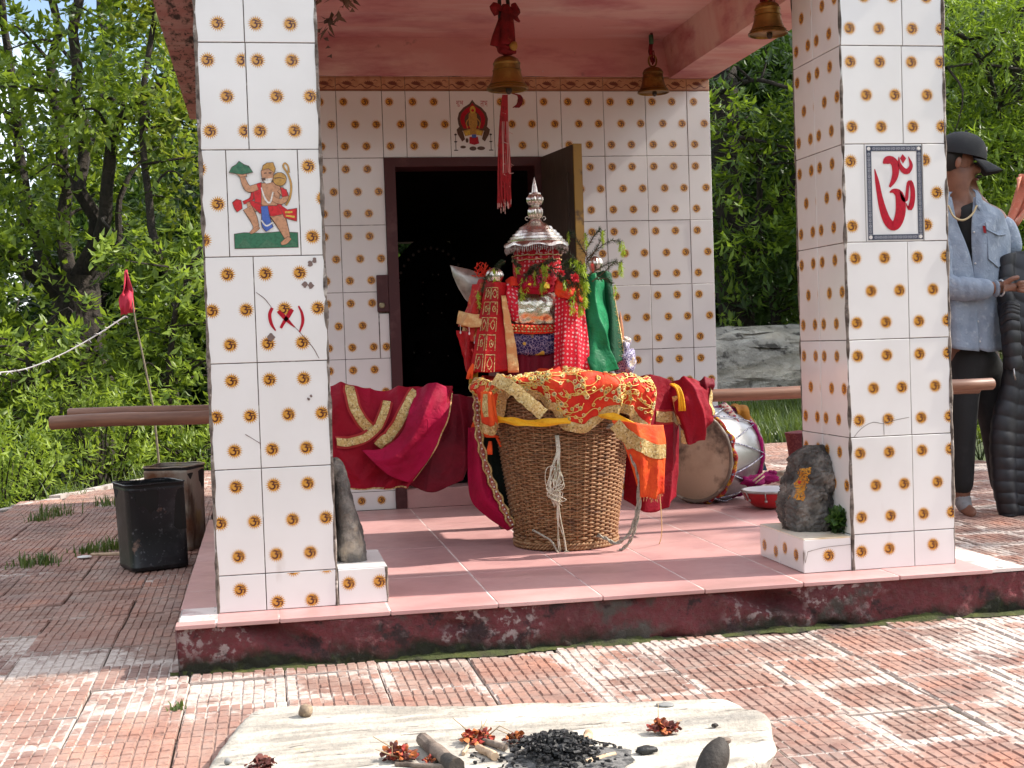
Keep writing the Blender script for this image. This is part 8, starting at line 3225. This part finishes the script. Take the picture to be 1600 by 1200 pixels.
for i in range(6):
    for j in range(14):
        fs.append((i * 15 + j, i * 15 + j + 1, (i + 1) * 15 + j + 1, (i + 1) * 15 + j))
mb.add(vs, fs)
o = mb.build('brim', m_cap, cap, smooth='all')
so = o.modifiers.new('t', 'SOLIDIFY')
so.thickness = 0.004
mb = MB()
mb.tube([ct + f * .108 + sd * .025 + up * .022, ct + f * .105 + sd * .033 + up * .027, ct + f * .103 + sd * .037 + up * .038], 0.0028, n=5)
mb.build('white_emblem', pm('white_stitching', (0.7, 0.7, 0.7), rough=0.7), cap, smooth='all')
mb = MB()
mb.ball(ct + up * .098, 0.008, 8, 5)
mb.build('button', m_cap, cap, smooth='all')
# black tee, open shirt
skin('t_shirt', [S(1508, 560, .05, .138, .112), S(1507, 455, .05, .128, .108), S(1508, 380, .04, .146, .108), S(1511, 345, .02, .135, .115), S(1508, 326, .005, .104, .098), S(1506, 316, .005, .080)], [(0, 1), (1, 2), (2, 3), (3, 4), (4, 5)], m_tee, man, 2)


def wr(u, v):
    return 0.006 * noise.noise(Vector((u * 4, v * 7, 2))) + 0.005 * math.sin(u * 9 + v * 13)


pR = Sheet([[Q(1521, 308, -.06), Q(1534, 312, -.07), Q(1552, 322, -.05), Q(1568, 338, .02)], [Q(1518, 350, -.105), Q(1536, 352, -.115), Q(1558, 356, -.08), Q(1578, 362, .02)], [Q(1520, 420, -.115), Q(1540, 422, -.125), Q(1560, 424, -.08), Q(1574, 426, .02)], [Q(1524, 490, -.11), Q(1542, 490, -.115), Q(1560, 490, -.07), Q(1572, 488, .02)], [Q(1528, 546, -.115), Q(1546, 550, -.12), Q(1562, 547, -.07), Q(1573, 540, .02)]], 26, 40, wr)
shirt = pR.build('shirt', m_denim, man, 0.004)
pL = Sheet([[Q(1462, 325, .0), Q(1474, 312, -.06), Q(1486, 308, -.07)], [Q(1460, 352, -.02), Q(1476, 352, -.10), Q(1498, 352, -.105)], [Q(1462, 420, -.02), Q(1486, 420, -.12), Q(1520, 420, -.122)], [Q(1464, 490, -.02), Q(1490, 492, -.12), Q(1526, 492, -.118)], [Q(1464, 536, -.02), Q(1492, 545, -.125), Q(1530, 549, -.122)]], 26, 40, wr)
pL.build('front_panel', m_denim, shirt, 0.004)
pB = Sheet([[Q(1462, 322, .0), Q(1490, 312, .13), Q(1530, 312, .15), Q(1568, 336, .02)], [Q(1460, 400, .0), Q(1490, 400, .17), Q(1535, 400, .18), Q(1576, 400, .02)], [Q(1463, 540, .0), Q(1490, 545, .17), Q(1535, 548, .18), Q(1573, 540, .02)]], 26, 20, wr)
pB.build('back_panel', m_denim, shirt, 0.004)
for rows_ in ([[Q(1519, 296, -.03), Q(1524, 302, -.065), Q(1524, 318, -.09)], [Q(1527, 298, -.035), Q(1534, 310, -.078), Q(1531, 330, -.105)]], [[Q(1488, 300, -.03), Q(1484, 306, -.065), Q(1488, 322, -.09)], [Q(1478, 300, -.03), Q(1474, 312, -.07), Q(1482, 332, -.10)]], [[Q(1490, 298, .0), Q(1504, 300, .075), Q(1522, 296, .0)], [Q(1482, 306, .0), Q(1504, 310, .09), Q(1532, 306, .0)]]):
    Sheet(rows_, 10, 8).build('collar', m_denim, shirt, 0.004)
# sleeves
skin('sleeve', [S(1558, 338, .08, .072), S(1574, 372, .09, .066), S(1583, 405, .06, .062)], [(0, 1), (1, 2)], m_denim, shirt, 2)
sv = skin('sleeve', [S(1470, 342, -.02, .075), S(1466, 395, -.07, .066), S(1470, 446, -.11, .066), S(1498, 452, -.14, .063), S(1530, 452, -.158, .056), S(1553, 451, -.162, .047)], [(0, 1), (1, 2), (2, 3), (3, 4), (4, 5)], m_denim, shirt, 3)
for v_ in sv.data.vertices:
    k = noise.noise(Vector((v_.co.x * 38, v_.co.z * 16, v_.co.y * 9)))
    v_.co += v_.normal * 0.006 * k
skin('cuff', [S(1551, 451, -.162, .048), S(1560, 450.5, -.163, .046)], [(0, 1)], m_denim, shirt, 2)
mb = MB()
P0, P1 = pR.pt(0.38, 0.30, .008), pR.pt(0.86, 0.30, .008)
g0 = []
for a, b in ((0.38, 0.25), (0.86, 0.25), (0.86, 0.44), (0.62, 0.48), (0.38, 0.44)):
    g0.append(pR.pt(a, b, 0.006)[0])
mb.poly(g0)
po = mb.build('pocket', m_denim, shirt)
so = po.modifiers.new('t', 'SOLIDIFY')
so.thickness = 0.004
mb = MB()
mb.poly([pR.pt(a, b, 0.011)[0] for a, b in ((0.36, 0.235), (0.88, 0.235), (0.88, 0.285), (0.62, 0.305), (0.36, 0.285))])
so = mb.build('pocket_flap', m_denim, shirt).modifiers.new('t', 'SOLIDIFY')
so.thickness = 0.003
mb = MB()
mb.poly([pR.pt(a, b, 0.012)[0] for a, b in ((0.30, 0.26), (0.35, 0.26), (0.35, 0.305), (0.30, 0.305))])
mb.build('red_tag', m_redrag, shirt)
mb = MB()
for t in (0.13, 0.3, 0.47, 0.64, 0.80, 0.94):
    mb.ball(pR.pt(0.07, t, 0.005)[0], 0.0048, 8, 5)
mb.build('buttons', pm('pearl_button', (0.55, 0.55, 0.55), rough=0.3), shirt, smooth='all')
mb = MB()
P = cr([Q(1482, 322, -.105), Q(1490, 338, -.125), Q(1504, 344, -.135), Q(1518, 336, -.13), Q(1526, 322, -.11)], 34)
for p in P:
    mb.ball(p, 0.0055, 6, 4)
mb.tube(P, 0.003, n=5)
mb.build('necklace', pm('gilt_beads', (0.50, 0.40, 0.24), rough=0.35, metal=0.6), man, smooth='all')
mb = MB()
c = Q(1564, 450, -.16)
mb.tube([c + Vector((0, 0.033 * math.cos(t), 0.036 * math.sin(t))) for t in [2 * PI * k / 20 for k in range(21)]], 0.005, n=6, cap=False)
mb.build('bracelet', pm('white_metal_band', (0.66, 0.66, 0.68), rough=0.25, metal=0.5), man, smooth='all')
# near hand: palm, four fingers, thumb, round a dark phone
fv, fe = [S(1566, 450, -.19, .027, .019), S(1579, 448, -.225, .034, .017)], [(0, 1)]
for k, (du, dv, L) in enumerate(((16, -9, 1.0), (19, -4, 1.08), (18, 1, 1.02), (15, 6, 0.85))):
    b = len(fv)
    fv += [S(1588, 444 + k * 3.0, -.230 + k * .004, .0115), S(1588 + du * .5, 443 + k * 3.2 + dv * .2, -.248, .0105), S(1588 + du, 444 + k * 3.2 + dv * .3, -.238, .0095), S(1588 + du * 1.15, 446 + k * 3.0, -.215, .0085)]
    fe += [(1, b), (b, b + 1), (b + 1, b + 2), (b + 2, b + 3)]
b = len(fv)
fv += [S(1573, 441, -.215, .014), S(1583, 435, -.235, .012), S(1593, 433, -.238, .010)]
fe += [(0, b), (b, b + 1), (b + 1, b + 2)]
skin('hand', fv, fe, m_skin, man, 2)
# trousers and bare foot toes
skin('trousers', [S(1508, 530, .05, .135, .112), S(1506, 560, .05, .138, .112), S(1501, 585, .02, .102), S(1502, 665, .0, .074), S(1503, 776, .02, .054), S(1542, 585, .08, .102), S(1555, 665, .06, .074), S(1568, 776, .08, .054)], [(0, 1), (1, 2), (2, 3), (3, 4), (1, 5), (5, 6), (6, 7)], m_trous, man, 2)
skin('sock', [S(1503, 768, .02, .047), S(1504, 790, .02, .042), S(1515, 800, -.045, .036, .025)], [(0, 1), (1, 2)], pm('grey_sock', (0.26, 0.26, 0.27), [((0.18, 0.18, 0.19), 40, 0.5, 0.64)], rough=0.9), man, 2)
# puffer coat over the far arm
coat = thing('puffer_coat', 'long black quilted puffer coat hanging over the arm of the man', 'coat', Q(1585, 420, -.05))


def quilt(u, v):
    return 0.011 * abs(math.sin((v + 0.012 * math.sin(u * 7)) * 19 * PI)) ** 0.7 * (0.7 + 0.5 * noise.noise(Vector((u * 4, v * 12, 1)))) + 0.030 * noise.noise(Vector((u * 2.6, v * 4, 5))) + 0.014 * math.sin(u * 10)


ch = Sheet([[Q(1566, 420, -.05), Q(1580, 396, -.08), Q(1604, 394, -.06), Q(1628, 412, .0)], [Q(1562, 470, -.09), Q(1582, 480, -.14), Q(1606, 490, -.13), Q(1640, 480, -.07)], [Q(1572, 570, -.09), Q(1588, 575, -.13), Q(1610, 570, -.13), Q(1644, 570, -.07)], [Q(1553, 660, -.08), Q(1576, 665, -.135), Q(1606, 660, -.13), Q(1648, 660, -.07)], [Q(1551, 735, -.07), Q(1578, 740, -.13), Q(1608, 735, -.12), Q(1648, 735, -.06)], [Q(1564, 798, -.06), Q(1584, 806, -.12), Q(1606, 804, -.11), Q(1632, 800, -.03)]], 40, 170, quilt)
ch.build('coat_body', m_puff, coat, 0.02)
cs = Sheet([[Q(1568, 476, -.16), Q(1578, 472, -.19), Q(1590, 476, -.18)], [Q(1566, 510, -.17), Q(1577, 500, -.205), Q(1590, 502, -.19)], [Q(1572, 575, -.16), Q(1582, 578, -.195), Q(1594, 574, -.18)]], 20, 80, lambda u, v: 0.008 * abs(math.sin(v * 8 * PI)) ** 0.7)
cs.build('coat_sleeve', m_puff, coat, 0.015)
mb = MB()
mb.tube([Q(1584, 576, -.22), Q(1585, 586, -.225), Q(1587, 594, -.222)], 0.004, n=6)
mb.build('zip_pull', m_shell, coat, smooth='all')
